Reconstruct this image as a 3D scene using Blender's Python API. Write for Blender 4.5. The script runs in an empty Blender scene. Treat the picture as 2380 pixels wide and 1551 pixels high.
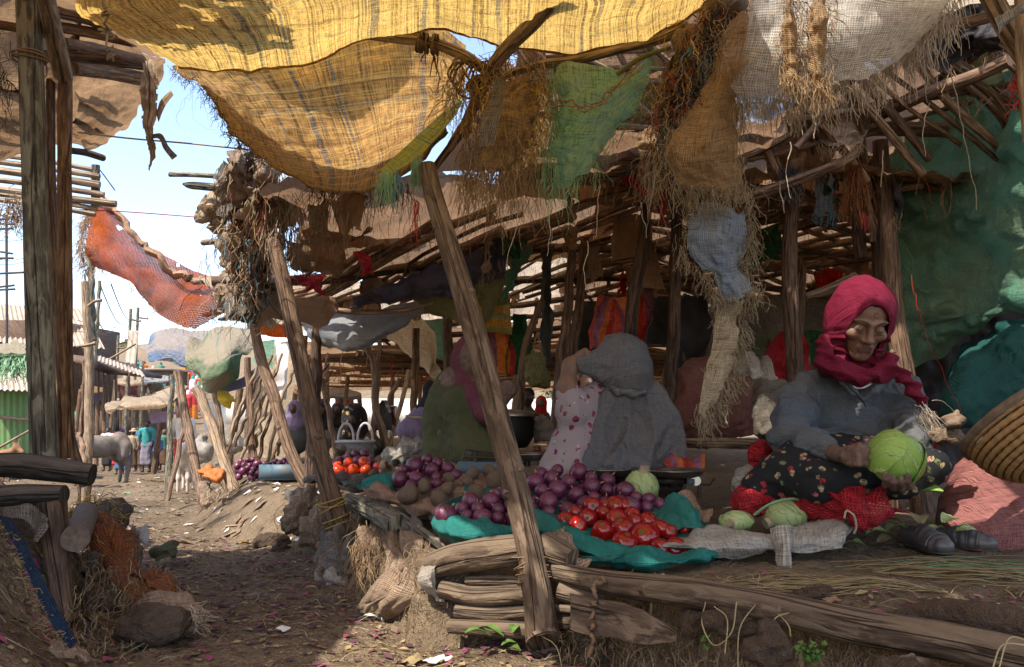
import bpy, math, random
import numpy as np
from math import sin, cos, pi, radians, sqrt
from mathutils import Vector, noise as mnoise

# ---------------------------------------------------------------- camera, light, exposure
S = bpy.context.scene
CZ = 1.40                      # eye height of the photographer above the far market ground
PITCH = radians(5.4)
FOC = 1851.0                   # focal length in units of a 2380 px wide picture
cam_d = bpy.data.cameras.new("camera"); cam = bpy.data.objects.new("camera", cam_d)
S.collection.objects.link(cam); S.camera = cam
cam.location = (0, 0, CZ); cam.rotation_euler = (radians(90) + PITCH, 0, 0)
cam_d.sensor_width = 36; cam_d.lens = 28.0; cam_d.clip_end = 2000; cam_d.clip_start = 0.02

SUN_DIR = Vector((0.36, 0.46, -0.81)).normalized()     # the way the light travels
sun_d = bpy.data.lights.new("sun", 'SUN'); sun = bpy.data.objects.new("sun", sun_d)
S.collection.objects.link(sun); sun_d.energy = 2.6; sun_d.angle = radians(0.6); sun_d.color = (1.0, 0.93, 0.82)
sun.rotation_euler = SUN_DIR.to_track_quat('-Z', 'Y').to_euler()
W = bpy.data.worlds.new("World"); S.world = W; W.use_nodes = True
nt = W.node_tree; bg = nt.nodes['Background']
sky = nt.nodes.new('ShaderNodeTexSky'); sky.sky_type = 'NISHITA'; sky.sun_disc = False
sky.sun_elevation = math.asin(-SUN_DIR.z); sky.sun_rotation = math.atan2(-SUN_DIR.x, -SUN_DIR.y)
sky.air_density = 1.0; sky.dust_density = 2.0; sky.ozone_density = 1.6; sky.altitude = 600
tint = nt.nodes.new('ShaderNodeMix'); tint.data_type = 'RGBA'; tint.blend_type = 'MULTIPLY'; tint.inputs[0].default_value = 1; tint.inputs[7].default_value = (1.04, .96, .90, 1)
nt.links.new(sky.outputs[0], tint.inputs[6]); nt.links.new(tint.outputs[2], bg.inputs[0]); bg.inputs[1].default_value = 0.15
S.view_settings.view_transform = 'Standard'; S.view_settings.look = 'None'
S.view_settings.exposure = 1.66; S.view_settings.gamma = 1.0
S.render.engine = 'CYCLES'
cy = S.cycles
cy.use_denoising = True; cy.max_bounces = 9; cy.diffuse_bounces = 7; cy.transparent_max_bounces = 12
cy.transmission_bounces = 3; cy.glossy_bounces = 2; cy.caustics_reflective = False; cy.caustics_refractive = False
cy.sample_clamp_indirect = 12

RND = random.Random(7)
rs = np.random.RandomState(11)

# ---------------------------------------------------------------- where things stand
def P(u, v, Y):
    """the point at depth Y metres that the picture shows at u, v (2380 x 1551)"""
    s = -(v - 775.5) / FOC
    yy = cos(PITCH) - s * sin(PITCH); zz = sin(PITCH) + s * cos(PITCH)
    return np.array([Y * (u - 1190) / FOC / yy, Y, CZ + Y * zz / yy])
def px(n, Y): return n * Y / FOC
def A(*a): return np.array(a, float)

# ---------------------------------------------------------------- noise
def _h(ix, iy, iz, seed):
    n = (ix * 374761393 + iy * 668265263 + iz * 2147483647 + seed * 1013904223) & 0x7fffffff
    n = ((n ^ (n >> 13)) * 1274126177) & 0x7fffffff
    return ((n ^ (n >> 16)) & 0xffff) / 65535.0 * 2 - 1
def vn(p, seed=0):
    p = np.asarray(p, float); i = np.floor(p).astype(np.int64); f = p - i; f = f * f * (3 - 2 * f)
    x, y, z = i[..., 0], i[..., 1], i[..., 2]; r = 0
    for dx in (0, 1):
        wx = f[..., 0] if dx else 1 - f[..., 0]
        for dy in (0, 1):
            wy = f[..., 1] if dy else 1 - f[..., 1]
            for dz in (0, 1):
                wz = f[..., 2] if dz else 1 - f[..., 2]
                r = r + wx * wy * wz * _h(x + dx, y + dy, z + dz, seed)
    return r
def fbm(p, seed=0, oc=3):
    p = np.asarray(p, float); r = 0; a = 1.0
    for k in range(oc): r = r + a * vn(p * 2 ** k, seed + k * 17); a *= .5
    return r

# ---------------------------------------------------------------- meshes
class MB:
    """collects geometry; build() links it as one mesh object"""
    def __init__(s): s.v = []; s.f = []; s.uv = []; s.mi = []; s.n = 0
    def add(s, V, F, UV=None, mi=0):
        V = np.asarray(V, float); n = len(V)
        if UV is None: UV = V[:, :2]
        s.v.append(V); s.uv.append(np.asarray(UV, float)[:, :2])
        F = [tuple(int(i) + s.n for i in f) for f in F]
        s.f += F; s.mi += [mi] * len(F) if np.isscalar(mi) else list(mi); s.n += n
        return s
    def grid(s, G, UV=None, mi=0, keep=None, flip=False):
        nv, nu = G.shape[:2]; idx = np.arange(nv * nu).reshape(nv, nu)
        q = np.stack([idx[:-1, :-1], idx[:-1, 1:], idx[1:, 1:], idx[1:, :-1]], -1)
        q = q[keep] if keep is not None else q.reshape(-1, 4)
        if flip: q = q[:, ::-1]
        if UV is None:
            a, b = np.meshgrid(np.linspace(0, 1, nu), np.linspace(0, 1, nv)); UV = np.stack([a, b], -1)
        return s.add(G.reshape(-1, 3), q.tolist(), UV.reshape(-1, 2), mi)
    def tube(s, pts, rad, n=8, mi=0, cap=True, rough=0., seed=0, twist=0., uo=None, flat=1.):
        pts = np.asarray(pts, float); k = len(pts)
        rad = np.full(k, rad, float) if np.isscalar(rad) else np.asarray(rad, float)
        t = np.gradient(pts, axis=0); t /= np.linalg.norm(t, axis=1)[:, None] + 1e-9
        up = A(0, 0, 1) if abs(t[:, 2]).mean() < .8 else A(0, 1, 0)
        a = np.cross(t, up); a /= np.linalg.norm(a, axis=1)[:, None] + 1e-9
        b = np.cross(t, a)
        th = np.linspace(0, 2 * pi, n + 1)[None, :] + twist
        L = np.concatenate([[0], np.cumsum(np.linalg.norm(np.diff(pts, axis=0), axis=1))])
        R = rad[:, None] * np.ones_like(th)
        if rough:
            q = np.stack([np.cos(th) * 1.3 + 0 * L[:, None], np.sin(th) * 1.3 + 0 * L[:, None], L[:, None] * 5 + 0 * th], -1)
            R = R * (1 + rough * fbm(q + seed * 7.3, seed, 3))
        G = pts[:, None] + (a[:, None] * np.cos(th)[..., None] * flat + b[:, None] * np.sin(th)[..., None]) * R[..., None]
        G[:, -1] = G[:, 0]
        uo = RND.random() * 20 if uo is None else uo
        UV = np.stack([uo + th * rad.mean() + 0 * L[:, None], L[:, None] + uo * .7 + 0 * th], -1)
        s.grid(G, UV, mi)
        if cap:
            for e, fl in ((0, False), (-1, True)):
                c = pts[e]; ring = G[e, :-1]
                V = np.vstack([ring, c[None]]); m = n
                F = [(i, (i + 1) % m, m) if fl else ((i + 1) % m, i, m) for i in range(m)]
                uv = np.stack([uo + 3 + np.append(np.cos(th[0, :-1]), 0) * rad[e], uo + np.append(np.sin(th[0, :-1]), 0) * rad[e]], -1)
                s.add(V, F, uv, mi if s.capmi is None else s.capmi)
        return s
    capmi = None
    def box(s, c, size, R=None, mi=0):
        x, y, z = [d / 2 for d in size]
        V = np.array([(a, b, d) for a in (-x, x) for b in (-y, y) for d in (-z, z)], float)
        if R is not None: V = V @ np.asarray(R).T
        return s.add(V + np.asarray(c), [(0, 1, 3, 2), (4, 6, 7, 5), (0, 4, 5, 1), (2, 3, 7, 6), (0, 2, 6, 4), (1, 5, 7, 3)],
                     V[:, :2] + V[:, 2:3], mi)
    def arr(s): return np.vstack(s.v)

def clean(name): return name
def mesh_of(mb, name, mats, off, smooth=True):
    V = mb.arr() - off; UV = np.vstack(mb.uv)
    me = bpy.data.meshes.new(name); me.from_pydata(V.tolist(), [], mb.f)
    mats = mats if isinstance(mats, (list, tuple)) else [mats]
    for m in mats: me.materials.append(m)
    me.polygons.foreach_set('use_smooth', [smooth] * len(me.polygons))
    if len(mats) > 1: me.polygons.foreach_set('material_index', mb.mi)
    li = np.empty(len(me.loops), np.int32); me.loops.foreach_get('vertex_index', li)
    uvl = me.uv_layers.new(name='UVMap'); uvl.data.foreach_set('uv', UV[li].astype(np.float32).ravel())
    me.update(); me.validate()
    return me
def props(o, label=None, cat=None, group=None, kind=None):
    if label: o['label'] = label
    if cat: o['category'] = cat
    if group: o['group'] = group
    if kind: o['kind'] = kind
def single(name, mb, mats, label, cat, group=None, kind=None, smooth=True):
    """a thing that is one mesh"""
    V = mb.arr(); off = A(V[:, 0].mean(), V[:, 1].mean(), V[:, 2].min())
    o = bpy.data.objects.new(name, mesh_of(mb, name, mats, off, smooth)); S.collection.objects.link(o)
    o.location = off; props(o, label, cat, group, kind); return o
def thing(name, label, cat, base, group=None):
    o = bpy.data.objects.new(name, None); S.collection.objects.link(o); o.location = tuple(base)
    o.empty_display_size = .1; props(o, label, cat, group); o['_b'] = [float(x) for x in base]; return o
def part(name, mb, mats, parent, label=None, smooth=True, kind=None):
    b = A(*parent['_b'])
    o = bpy.data.objects.new(name, mesh_of(mb, name, mats, b, smooth)); S.collection.objects.link(o)
    o.parent = parent; o['_b'] = parent['_b']; props(o, label, kind=kind); return o
def structure(name, mb, mats, kind='structure', smooth=True):
    o = bpy.data.objects.new(name, mesh_of(mb, name, mats, A(0, 0, 0), smooth)); S.collection.objects.link(o)
    o['kind'] = kind; return o
def bare_thing_part(o):     # lets a single() object carry children
    o['_b'] = [float(x) for x in o.location]; return o

# ---------------------------------------------------------------- implicit bodies -> one continuous surface
def seg(a, b, ra, rb=None):
    a = np.asarray(a, float); b = np.asarray(b, float); rb = ra if rb is None else rb; d = b - a; dd = d @ d + 1e-12
    def f(p):
        h = np.clip(((p - a) @ d) / dd, 0, 1)
        return np.linalg.norm(p - a - h[..., None] * d, axis=-1) - (ra + (rb - ra) * h)
    f.lo = np.minimum(a, b) - max(ra, rb); f.hi = np.maximum(a, b) + max(ra, rb); return f
def ell(c, r, M=None):
    c = np.asarray(c, float); r = np.asarray(r, float); M = np.eye(3) if M is None else np.asarray(M)
    def f(p):
        q = (p - c) @ M
        k0 = np.linalg.norm(q / r, axis=-1); k1 = np.linalg.norm(q / (r * r), axis=-1) + 1e-9
        return k0 * (k0 - 1) / k1
    f.lo = c - r.max(); f.hi = c + r.max(); return f
def rbox(c, half, rad, M=None):
    c = np.asarray(c, float); half = np.asarray(half, float) - rad; M = np.eye(3) if M is None else np.asarray(M)
    def f(p):
        q = np.abs((p - c) @ M) - half
        return np.linalg.norm(np.maximum(q, 0), axis=-1) + np.minimum(q.max(-1), 0) - rad
    f.lo = c - np.linalg.norm(half) - rad; f.hi = c + np.linalg.norm(half) + rad; return f
def smin(a, b, k):
    h = np.clip(.5 + .5 * (b - a) / k, 0, 1); return b + (a - b) * h - k * h * (1 - h)
def smax(a, b, k): return -smin(-a, -b, k)
def U(prims, k=.02):
    def f(p):
        d = prims[0](p)
        for g in prims[1:]: d = smin(d, g(p), k)
        return d
    f.lo = np.min([g.lo for g in prims], 0); f.hi = np.max([g.hi for g in prims], 0); return f
def nets(f, h, lo=None, hi=None, pad=3, near=1.):
    lo = (f.lo if lo is None else np.asarray(lo)) - pad * h; hi = (f.hi if hi is None else np.asarray(hi)) + pad * h
    n = np.ceil((hi - lo) / h).astype(int) + 1
    xs = [lo[i] + h * np.arange(n[i]) for i in range(3)]
    q_ = 4; m_ = (n + q_ - 1) // q_ + 1                      # coarse pass first, then only near the surface
    co = np.meshgrid(*[lo[i] + h * q_ * (np.arange(m_[i])) for i in range(3)], indexing='ij')
    Dc = f(np.stack(co, -1)); D = Dc
    for ax_ in range(3): D = np.repeat(D, q_, axis=ax_)
    D = D[q_ // 2:q_ // 2 + n[0], q_ // 2:q_ // 2 + n[1], q_ // 2:q_ // 2 + n[2]].copy()
    n = np.array(D.shape); I_ = np.argwhere(np.abs(D) < h * q_ * 2.0 * near)
    for k_ in range(0, len(I_), 400000):
        J_ = I_[k_:k_ + 400000]; D[tuple(J_.T)] = f(lo + h * J_)
    c = n - 1; Ssum = np.zeros((*c, 3)); cnt = np.zeros(c)
    quads = []
    ids = np.arange(c.prod()).reshape(c)
    for ax in range(3):
        sl0 = [slice(None)] * 3; sl1 = [slice(None)] * 3; sl0[ax] = slice(0, -1); sl1[ax] = slice(1, None)
        a = D[tuple(sl0)]; b = D[tuple(sl1)]; m = (a < 0) != (b < 0)
        I = np.argwhere(m)
        if len(I) == 0: continue
        va = a[m]; vb = b[m]; t = va / (va - vb)
        pt = I.astype(float); pt[:, ax] += t; pt = lo + pt * h
        o1, o2 = [(1, 2), (2, 0), (0, 1)][ax]
        cells = []
        ok = (I[:, o1] > 0) & (I[:, o2] > 0) & (I[:, o1] < c[o1]) & (I[:, o2] < c[o2])
        for d1, d2 in ((-1, -1), (0, -1), (0, 0), (-1, 0)):
            J = I.copy(); J[:, o1] += d1; J[:, o2] += d2
            inb = ok
            Jc = np.clip(J, 0, c - 1)
            np.add.at(Ssum, tuple(Jc[inb].T), pt[inb]); np.add.at(cnt, tuple(Jc[inb].T), 1)
            cells.append(ids[tuple(Jc.T)])
        q = np.stack(cells, -1)[ok]; inside = (va < 0)[ok]
        q[~inside] = q[~inside][:, ::-1]; quads.append(q)
    q = np.vstack(quads); used = np.unique(q)
    V = Ssum.reshape(-1, 3)[used] / cnt.reshape(-1)[used][:, None]
    mp = np.zeros(c.prod(), np.int64); mp[used] = np.arange(len(used))
    return V, mp[q]
def blob(f, h, lo=None, hi=None, mb=None, mi=0, matfn=None, disp=None):
    V, F = nets(f, h, lo, hi)
    if disp is not None:
        e = h * .7; g = np.stack([f(V + d) - f(V - d) for d in np.eye(3) * e], -1); g /= np.linalg.norm(g, axis=1)[:, None] + 1e-9
        V = V + g * disp(V)[:, None]
    mb = mb or MB(); M = mi
    if matfn is not None: M = matfn(V[F].mean(1)).astype(int).tolist()
    mb.add(V, F.tolist(), V[:, [0, 2]] + V[:, 1:2] * .5, M); return mb
def rot(ax=0, ay=0, az=0):
    cx, sx, cy_, sy, cz_, sz = cos(ax), sin(ax), cos(ay), sin(ay), cos(az), sin(az)
    return np.array([[cz_, -sz, 0], [sz, cz_, 0], [0, 0, 1]]) @ np.array([[cy_, 0, sy], [0, 1, 0], [-sy, 0, cy_]]) @ np.array([[1, 0, 0], [0, cx, -sx], [0, sx, cx]])

# ---------------------------------------------------------------- cloth sheets from a coarse grid of points
def _cr(p, n, axis):
    p = np.moveaxis(p, axis, 0); k = len(p)
    if k == 2: w = np.linspace(0, 1, n).reshape(-1, *[1] * (p.ndim - 1)); r = p[0] * (1 - w) + p[1] * w; return np.moveaxis(r, 0, axis)
    q = np.concatenate([2 * p[:1] - p[1:2], p, 2 * p[-1:] - p[-2:-1]]); t = np.linspace(0, k - 1, n); i = np.minimum(t.astype(int), k - 2)
    f = (t - i).reshape(-1, *[1] * (p.ndim - 1)); a, b, c, d = q[i], q[i + 1], q[i + 2], q[i + 3]
    r = .5 * (2 * b + (c - a) * f + (2 * a - 5 * b + 4 * c - d) * f * f + (3 * b - a - 3 * c + d) * f ** 3)
    return np.moveaxis(r, 0, axis)
def surf(rows, nu, nv, amp=0., sc=4., seed=0, oc=3, fold=0., fs=10., fdir=0, ctl=None, cr=.7):
    """rows of (u,v,Y) control points -> fine grid of world points with wrinkles"""
    C = np.array([[P(*q) for q in r] for r in rows]) if ctl is None else ctl
    G = _cr(_cr(C, nu, 1), nv, 0)
    du = np.gradient(G, axis=1); dv = np.gradient(G, axis=0)
    N = np.cross(du, dv); N /= np.linalg.norm(N, axis=-1, keepdims=True) + 1e-9
    su = np.concatenate([[0], np.cumsum(np.linalg.norm(np.diff(G, axis=1), axis=-1).mean(0))])
    sv = np.concatenate([[0], np.cumsum(np.linalg.norm(np.diff(G, axis=0), axis=-1).mean(1))])
    a, b = np.meshgrid(su, sv); UV = np.stack([a, b], -1)
    if amp:
        n = fbm(G * sc + seed * 3.1, seed, oc)
        n = n - .6 * np.abs(vn(G * sc * 1.7 + seed, seed + 5)); q = G * sc @ np.array([[.8, .5, .1], [-.5, .8, .3], [.2, -.3, 1.]])
        n = n + cr * (.55 * (1 - 2 * np.abs(vn(q * 2.3 + fbm(G * sc, seed, 2)[..., None] * .5, seed + 6))) + .30 * (1 - 2 * np.abs(vn(q * A(5.5, 4.5, 5) + 9, seed + 7))))
        G = G + N * (amp * n)[..., None]
    if fold:
        q = np.stack([(a if fdir == 0 else b) * fs, (b if fdir == 0 else a) * fs * .18, 0 * a + seed], -1)
        r = 1 - 2 * np.abs(vn(q, seed + 3)) + .5 * vn(q * 2.3, seed + 4)
        G = G + N * (fold * r)[..., None]
    return G, UV
def ragmask(G, edge=0., es=12., hole=0., hs=8., seed=0, sides='lrtb', w=.12):
    nv, nu = G.shape[:2]; c = (G[:-1, :-1] + G[1:, 1:]) / 2
    a, b = np.meshgrid((np.arange(nu - 1) + .5) / (nu - 1), (np.arange(nv - 1) + .5) / (nv - 1))
    d = np.full(a.shape, 9.)
    if 'l' in sides: d = np.minimum(d, a)
    if 'r' in sides: d = np.minimum(d, 1 - a)
    if 't' in sides: d = np.minimum(d, b)
    if 'b' in sides: d = np.minimum(d, 1 - b)
    n = fbm(c * es + seed, seed + 9, 3) * .5 + .5
    keep = np.ones(a.shape, bool)
    if edge: keep &= ~(d < w * edge * n * 2)
    if hole: keep &= ~(fbm(c * hs + seed * 2, seed + 21, 3) > 1.15 - hole)
    return keep
def sheet(rows, nu, nv, mb=None, mi=0, edge=0, es=12, hole=0, hs=8, sides='lrtb', w=.12, seed=0, **kw):
    G, UV = surf(rows, nu, nv, seed=seed, **kw)
    mb = mb or MB(); mb.grid(G, UV, mi, ragmask(G, edge, es, hole, hs, seed, sides, w)); mb.G = G; mb.UVg = UV
    return mb
def strand(mb, p, L, r, seed=0, mi=0, drift=.35, seg_n=8, dirv=(0, 0, -1), curl=.5, n=3):
    """one thread hanging from p"""
    k = seg_n; d = A(*dirv); rr = np.random.RandomState(seed & 0x7fffffff)
    v = d + rr.normal(0, drift, 3); q = [np.asarray(p, float)]; st = L / k
    for i in range(k):
        v = v * .75 + d * .3 + rr.normal(0, curl * .45, 3); v /= np.linalg.norm(v) + 1e-9
        q.append(q[-1] + v * st)
    mb.tube(np.array(q), np.linspace(r, r * .6, k + 1), n, mi, cap=False)
def fringe(pts, n, L, r, seed=0, mb=None, mi=0, jit=.01, along=None, **kw):
    """threads hanging from random places on the polyline pts (world)"""
    mb = mb or MB(); pts = np.asarray(pts); rr = np.random.RandomState(seed)
    for i in range(n):
        t = rr.random() * (len(pts) - 1); k = min(int(t), len(pts) - 2); f = t - k
        p = pts[k] * (1 - f) + pts[k + 1] * f + rr.normal(0, jit, 3)
        strand(mb, p, L * (.35 + rr.random() * .9), r * (.7 + .6 * rr.random()), seed * 1000 + i, mi, **kw)
    return mb
# ---------------------------------------------------------------- procedural materials
class N:
    def __init__(s, name):
        s.m = bpy.data.materials.new(name); s.m.use_nodes = True; s.t = s.m.node_tree
        s.p = s.t.nodes['Principled BSDF']; s.out = s.t.nodes['Material Output']; s.p.inputs['Specular IOR Level'].default_value = .25
    def n(s, ty, **kw):
        x = s.t.nodes.new('ShaderNode' + ty)
        for k, v in kw.items():
            if k in x.inputs.keys() if isinstance(k, str) else False: x.inputs[k].default_value = v
            else: setattr(x, k, v)
        return x
    def l(s, a, b): s.t.links.new(a, b)
    def uv(s, sx=1, sy=1, off=0):
        t = s.n('TexCoord'); m = s.n('Mapping'); m.inputs['Scale'].default_value = (sx, sy, 1); m.inputs['Location'].default_value = (off, off * .7, 0)
        s.l(t.outputs['UV'], m.inputs[0]); return m.outputs[0]
    def obj(s, sc=1):
        g = s.n('TexCoord'); m = s.n('Mapping'); m.inputs['Scale'].default_value = (sc,) * 3 if np.isscalar(sc) else sc
        s.l(g.outputs['Object'], m.inputs[0]); return m.outputs[0]
    def noise(s, vec, scale, det=3, rough=.6, dist=0):
        x = s.n('TexNoise'); x.inputs['Scale'].default_value = scale; x.inputs['Detail'].default_value = det
        x.inputs['Roughness'].default_value = rough; x.inputs['Distortion'].default_value = dist; s.l(vec, x.inputs['Vector']); return x.outputs[0]
    def ramp(s, fac, stops, mode='LINEAR'):
        x = s.n('ValToRGB'); r = x.color_ramp; r.interpolation = mode
        while len(r.elements) < len(stops): r.elements.new(.5)
        for e, (p, c) in zip(r.elements, stops):
            e.position = p; e.color = (c, c, c, 1) if np.isscalar(c) else (*c, 1)
        s.l(fac, x.inputs[0]); return x.outputs[0]
    def mix(s, fac, a, b, mode='MIX'):
        x = s.n('Mix', data_type='RGBA', blend_type=mode)
        for i, v in ((0, fac), (6, a), (7, b)):
            if hasattr(v, 'links') or hasattr(v, 'is_linked'): s.l(v, x.inputs[i])
            elif i == 0: x.inputs[0].default_value = v
            else: x.inputs[i].default_value = (*v, 1)
        return x.outputs[2]
    def math(s, op, a, b=0.):
        x = s.n('Math', operation=op)
        for i, v in ((0, a), (1, b)):
            if hasattr(v, 'is_linked'): s.l(v, x.inputs[i])
            else: x.inputs[i].default_value = v
        return x.outputs[0]
    def bump(s, h, strength=.4, dist=.01, to=None):
        x = s.n('Bump'); x.inputs['Strength'].default_value = strength; x.inputs['Distance'].default_value = dist
        s.l(h, x.inputs['Height']); s.l(x.outputs[0], (to or s.p).inputs['Normal']); return x.outputs[0]
    def base(s, c):
        if hasattr(c, 'is_linked'): s.l(c, s.p.inputs['Base Color'])
        else: s.p.inputs['Base Color'].default_value = (*c, 1)
    def rough(s, r): s.p.inputs['Roughness'].default_value = r
    def xyz(s, vec):
        x = s.n('SeparateXYZ'); s.l(vec, x.inputs[0]); return x.outputs
def C(h):       # an sRGB colour as seen -> linear
    c = [int(h[i:i + 2], 16) / 255 for i in (0, 2, 4)]
    return tuple(x / 12.92 if x <= .04045 else ((x + .055) / 1.055) ** 2.4 for x in c)

def wood(name, c1, c2, dust=(.30, .21, .14), dustamt=.5, crack=.6, scale=1., pale=None):
    k = N(name); uv = k.uv(110 * scale, 11 * scale); u2 = k.uv(30, 9)
    st = k.noise(uv, 1, 4, .65, .3); bl = k.noise(u2, 1, 4, .6, .5)
    col = k.mix(k.ramp(st, [(.38, 0), (.62, 1)]), tuple(x * 1.12 for x in c1), tuple(x * .72 for x in c2)); col = k.mix(k.ramp(bl, [(.36, .75), (.5, 0)]), col, c2)
    if pale: col = k.mix(k.ramp(bl, [(.5, 0), (.56, .8)]), col, pale)
    geo = k.n('NewGeometry'); z = k.xyz(geo.outputs['Normal'])[2]
    d = k.math('MULTIPLY', k.ramp(k.math('ADD', z, k.math('MULTIPLY', bl, .8)), [(.55, 0), (1., 1)]), dustamt)
    col = k.mix(d, col, dust)
    cr = k.noise(k.uv(22 * scale, .9 * scale, 3), 1, 3, .5, .2)
    crk = k.ramp(cr, [(.475, 1), (.5, 1 - crack), (.525, 1)])
    col = k.mix(1., col, crk, 'MULTIPLY'); k.base(col); k.rough(.85)
    h = k.math('ADD', k.math('MULTIPLY', st, .5), k.math('ADD', crk, k.math('MULTIPLY', bl, 1.2)))
    k.bump(h, 1., .010); return k.m

WV = 2.9
def cloth(name, col, col2=None, tr=.3, dirt=.4, dcol=(.22, .16, .11), weave=0, hole=0, rough=.9, bump=.4, bs=18., trc=None, stripes=None, plaid=None,
          plastic=False, wn=.0, spec=.2, crease=0, wv=1., thr=.75, dust=0):
    """woven cloth or sheeting: blotches, dirt, threads, light passing through, open weave where hole > 0"""
    k = N(name); col2 = col2 or tuple(x * .6 for x in col); uv = k.uv()
    b = k.noise(k.uv(3, 3, 1), 1, 5, .6, .4); c = k.mix(k.ramp(b, [(.35, 0), (.65, 1)]), col, col2)
    X = k.xyz(uv)
    if stripes:                       # [(period positions, colour) ...] along u
        per, ax, lst = stripes
        f = k.math('FRACT', k.math('MULTIPLY', X[ax], 1 / per)); c0 = k.ramp(f, lst, 'CONSTANT')
        c = k.mix(k.math('MULTIPLY', b, .5), c0, c)
    if plaid:                         # list of (axis, frequency, threshold, colour, strength)
        for ax, fr, th, pc, stg in plaid:
            v = k.n('CombineXYZ'); k.l(k.math('MULTIPLY', X[ax], fr), v.inputs[0]); k.l(k.math('MULTIPLY', X[1 - ax], .35), v.inputs[1])
            nn = k.noise(v.outputs[0], 1, 2, .7)
            c = k.mix(k.math('MULTIPLY', k.ramp(nn, [(th, 0), (th + .04, 1)]), stg), c, pc)
    d = k.noise(k.uv(1.7, 1.7, 5), 1, 6, .7, .6)
    c = k.mix(k.math('MULTIPLY', k.ramp(d, [(.42, 0), (.68, 1)]), dirt), c, dcol)
    t1 = k.noise(k.uv(190, 22, 3), 1, 3, .7, .3); t2 = k.noise(k.uv(22, 190, 6), 1, 3, .7, .3); tt = k.math('MULTIPLY', t1, t2)
    c = k.mix(thr, c, k.ramp(tt, [(.14, .30), (.25, 1), (.42, 1)]), 'MULTIPLY'); c = k.mix(k.math('MULTIPLY', k.ramp(tt, [(.28, 0), (.40, 1)]), thr * .5), c, tuple(min(1, x * 1.55 + .015) for x in col))
    if dust:
        g = k.n('NewGeometry'); z = k.math('ABSOLUTE', k.xyz(g.outputs['Normal'])[2]); c = k.mix(k.math('MULTIPLY', k.ramp(k.math('ADD', z, k.math('MULTIPLY', k.math('SUBTRACT', d, .5), 1.2)), [(.35, 0), (.7, 1)]), dust), c, dcol)
    hh = k.math('ADD', k.noise(k.uv(bs, bs, 2), 1, 4, .6, .8), k.math('MULTIPLY', tt, 1.1))
    if crease:
        w = k.noise(k.uv(11, 7, 9), 1, 2, .5, .3); w = k.math('ABSOLUTE', k.math('SUBTRACT', w, .5)); w = k.ramp(w, [(0, 1), (.16, 0)])
        hh = k.math('ADD', hh, k.math('MULTIPLY', w, crease * .28))
    mask = None
    if weave:
        weave = weave * WV
        wu = k.math('SINE', k.math('ADD', k.math('MULTIPLY', X[0], weave * 6.283), k.math('MULTIPLY', k.noise(k.uv(9, 9), 1, 2), 9 * wn)))
        wv_ = k.math('SINE', k.math('ADD', k.math('MULTIPLY', X[1], weave * 6.283 * wv), k.math('MULTIPLY', k.noise(k.uv(8, 8, 4), 1, 2), 9 * wn)))
        mx = k.math('MAXIMUM', wu, wv_); dark = k.ramp(k.math('MULTIPLY', k.math('ADD', mx, 1), .5), [(.3, .62), (.9, 1)])
        c = k.mix(1., c, dark, 'MULTIPLY'); hh = k.math('ADD', hh, k.math('MULTIPLY', mx, .25)); mask = mx
    k.base(c); k.rough(rough); k.p.inputs['Specular IOR Level'].default_value = spec
    nb = k.bump(hh, bump, .012)
    sh = k.p.outputs[0]
    if tr:
        t = k.n('BsdfTranslucent'); ms = k.n('MixShader'); ms.inputs[0].default_value = tr
        if trc: k.l(k.mix(1., c, trc, 'MULTIPLY'), t.inputs[0])
        else: k.l(c, t.inputs[0])
        k.l(nb, t.inputs['Normal']); k.l(sh, ms.inputs[1]); k.l(t.outputs[0], ms.inputs[2]); sh = ms.outputs[0]
    if hole and mask is not None:
        tp = k.n('BsdfTransparent'); m2 = k.n('MixShader')
        wear = k.noise(k.uv(2.2, 2.2, 8), 1, 4, .6)
        th = k.math('ADD', mask, k.math('MULTIPLY', k.math('SUBTRACT', wear, .5), -2.2))
        k.l(k.ramp(k.math('MULTIPLY', k.math('ADD', th, 1.), .5), [(hole, 1), (hole + .06, 0)]), m2.inputs[0])
        k.l(sh, m2.inputs[1]); k.l(tp.outputs[0], m2.inputs[2]); sh = m2.outputs[0]
    k.l(sh, k.out.inputs[0]); return k.m

def plain(name, c, rough=.6, metal=0, spec=.3, c2=None, ns=20, bump=.2, bd=.004, coat=0, stretch=None, det=4):
    k = N(name); c2 = c2 or tuple(x * .7 for x in c); v = k.obj(stretch or 1)
    n = k.noise(v, ns, det, .6, .2); k.base(k.mix(k.ramp(n, [(.35, 0), (.65, 1)]), c, c2)); k.rough(rough)
    k.p.inputs['Metallic'].default_value = metal; k.p.inputs['Specular IOR Level'].default_value = spec
    if coat: k.p.inputs['Coat Weight'].default_value = coat; k.p.inputs['Coat Roughness'].default_value = .15
    if bump: k.bump(k.noise(v, ns * 2.5, 4), bump, bd)
    return k.m

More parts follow.
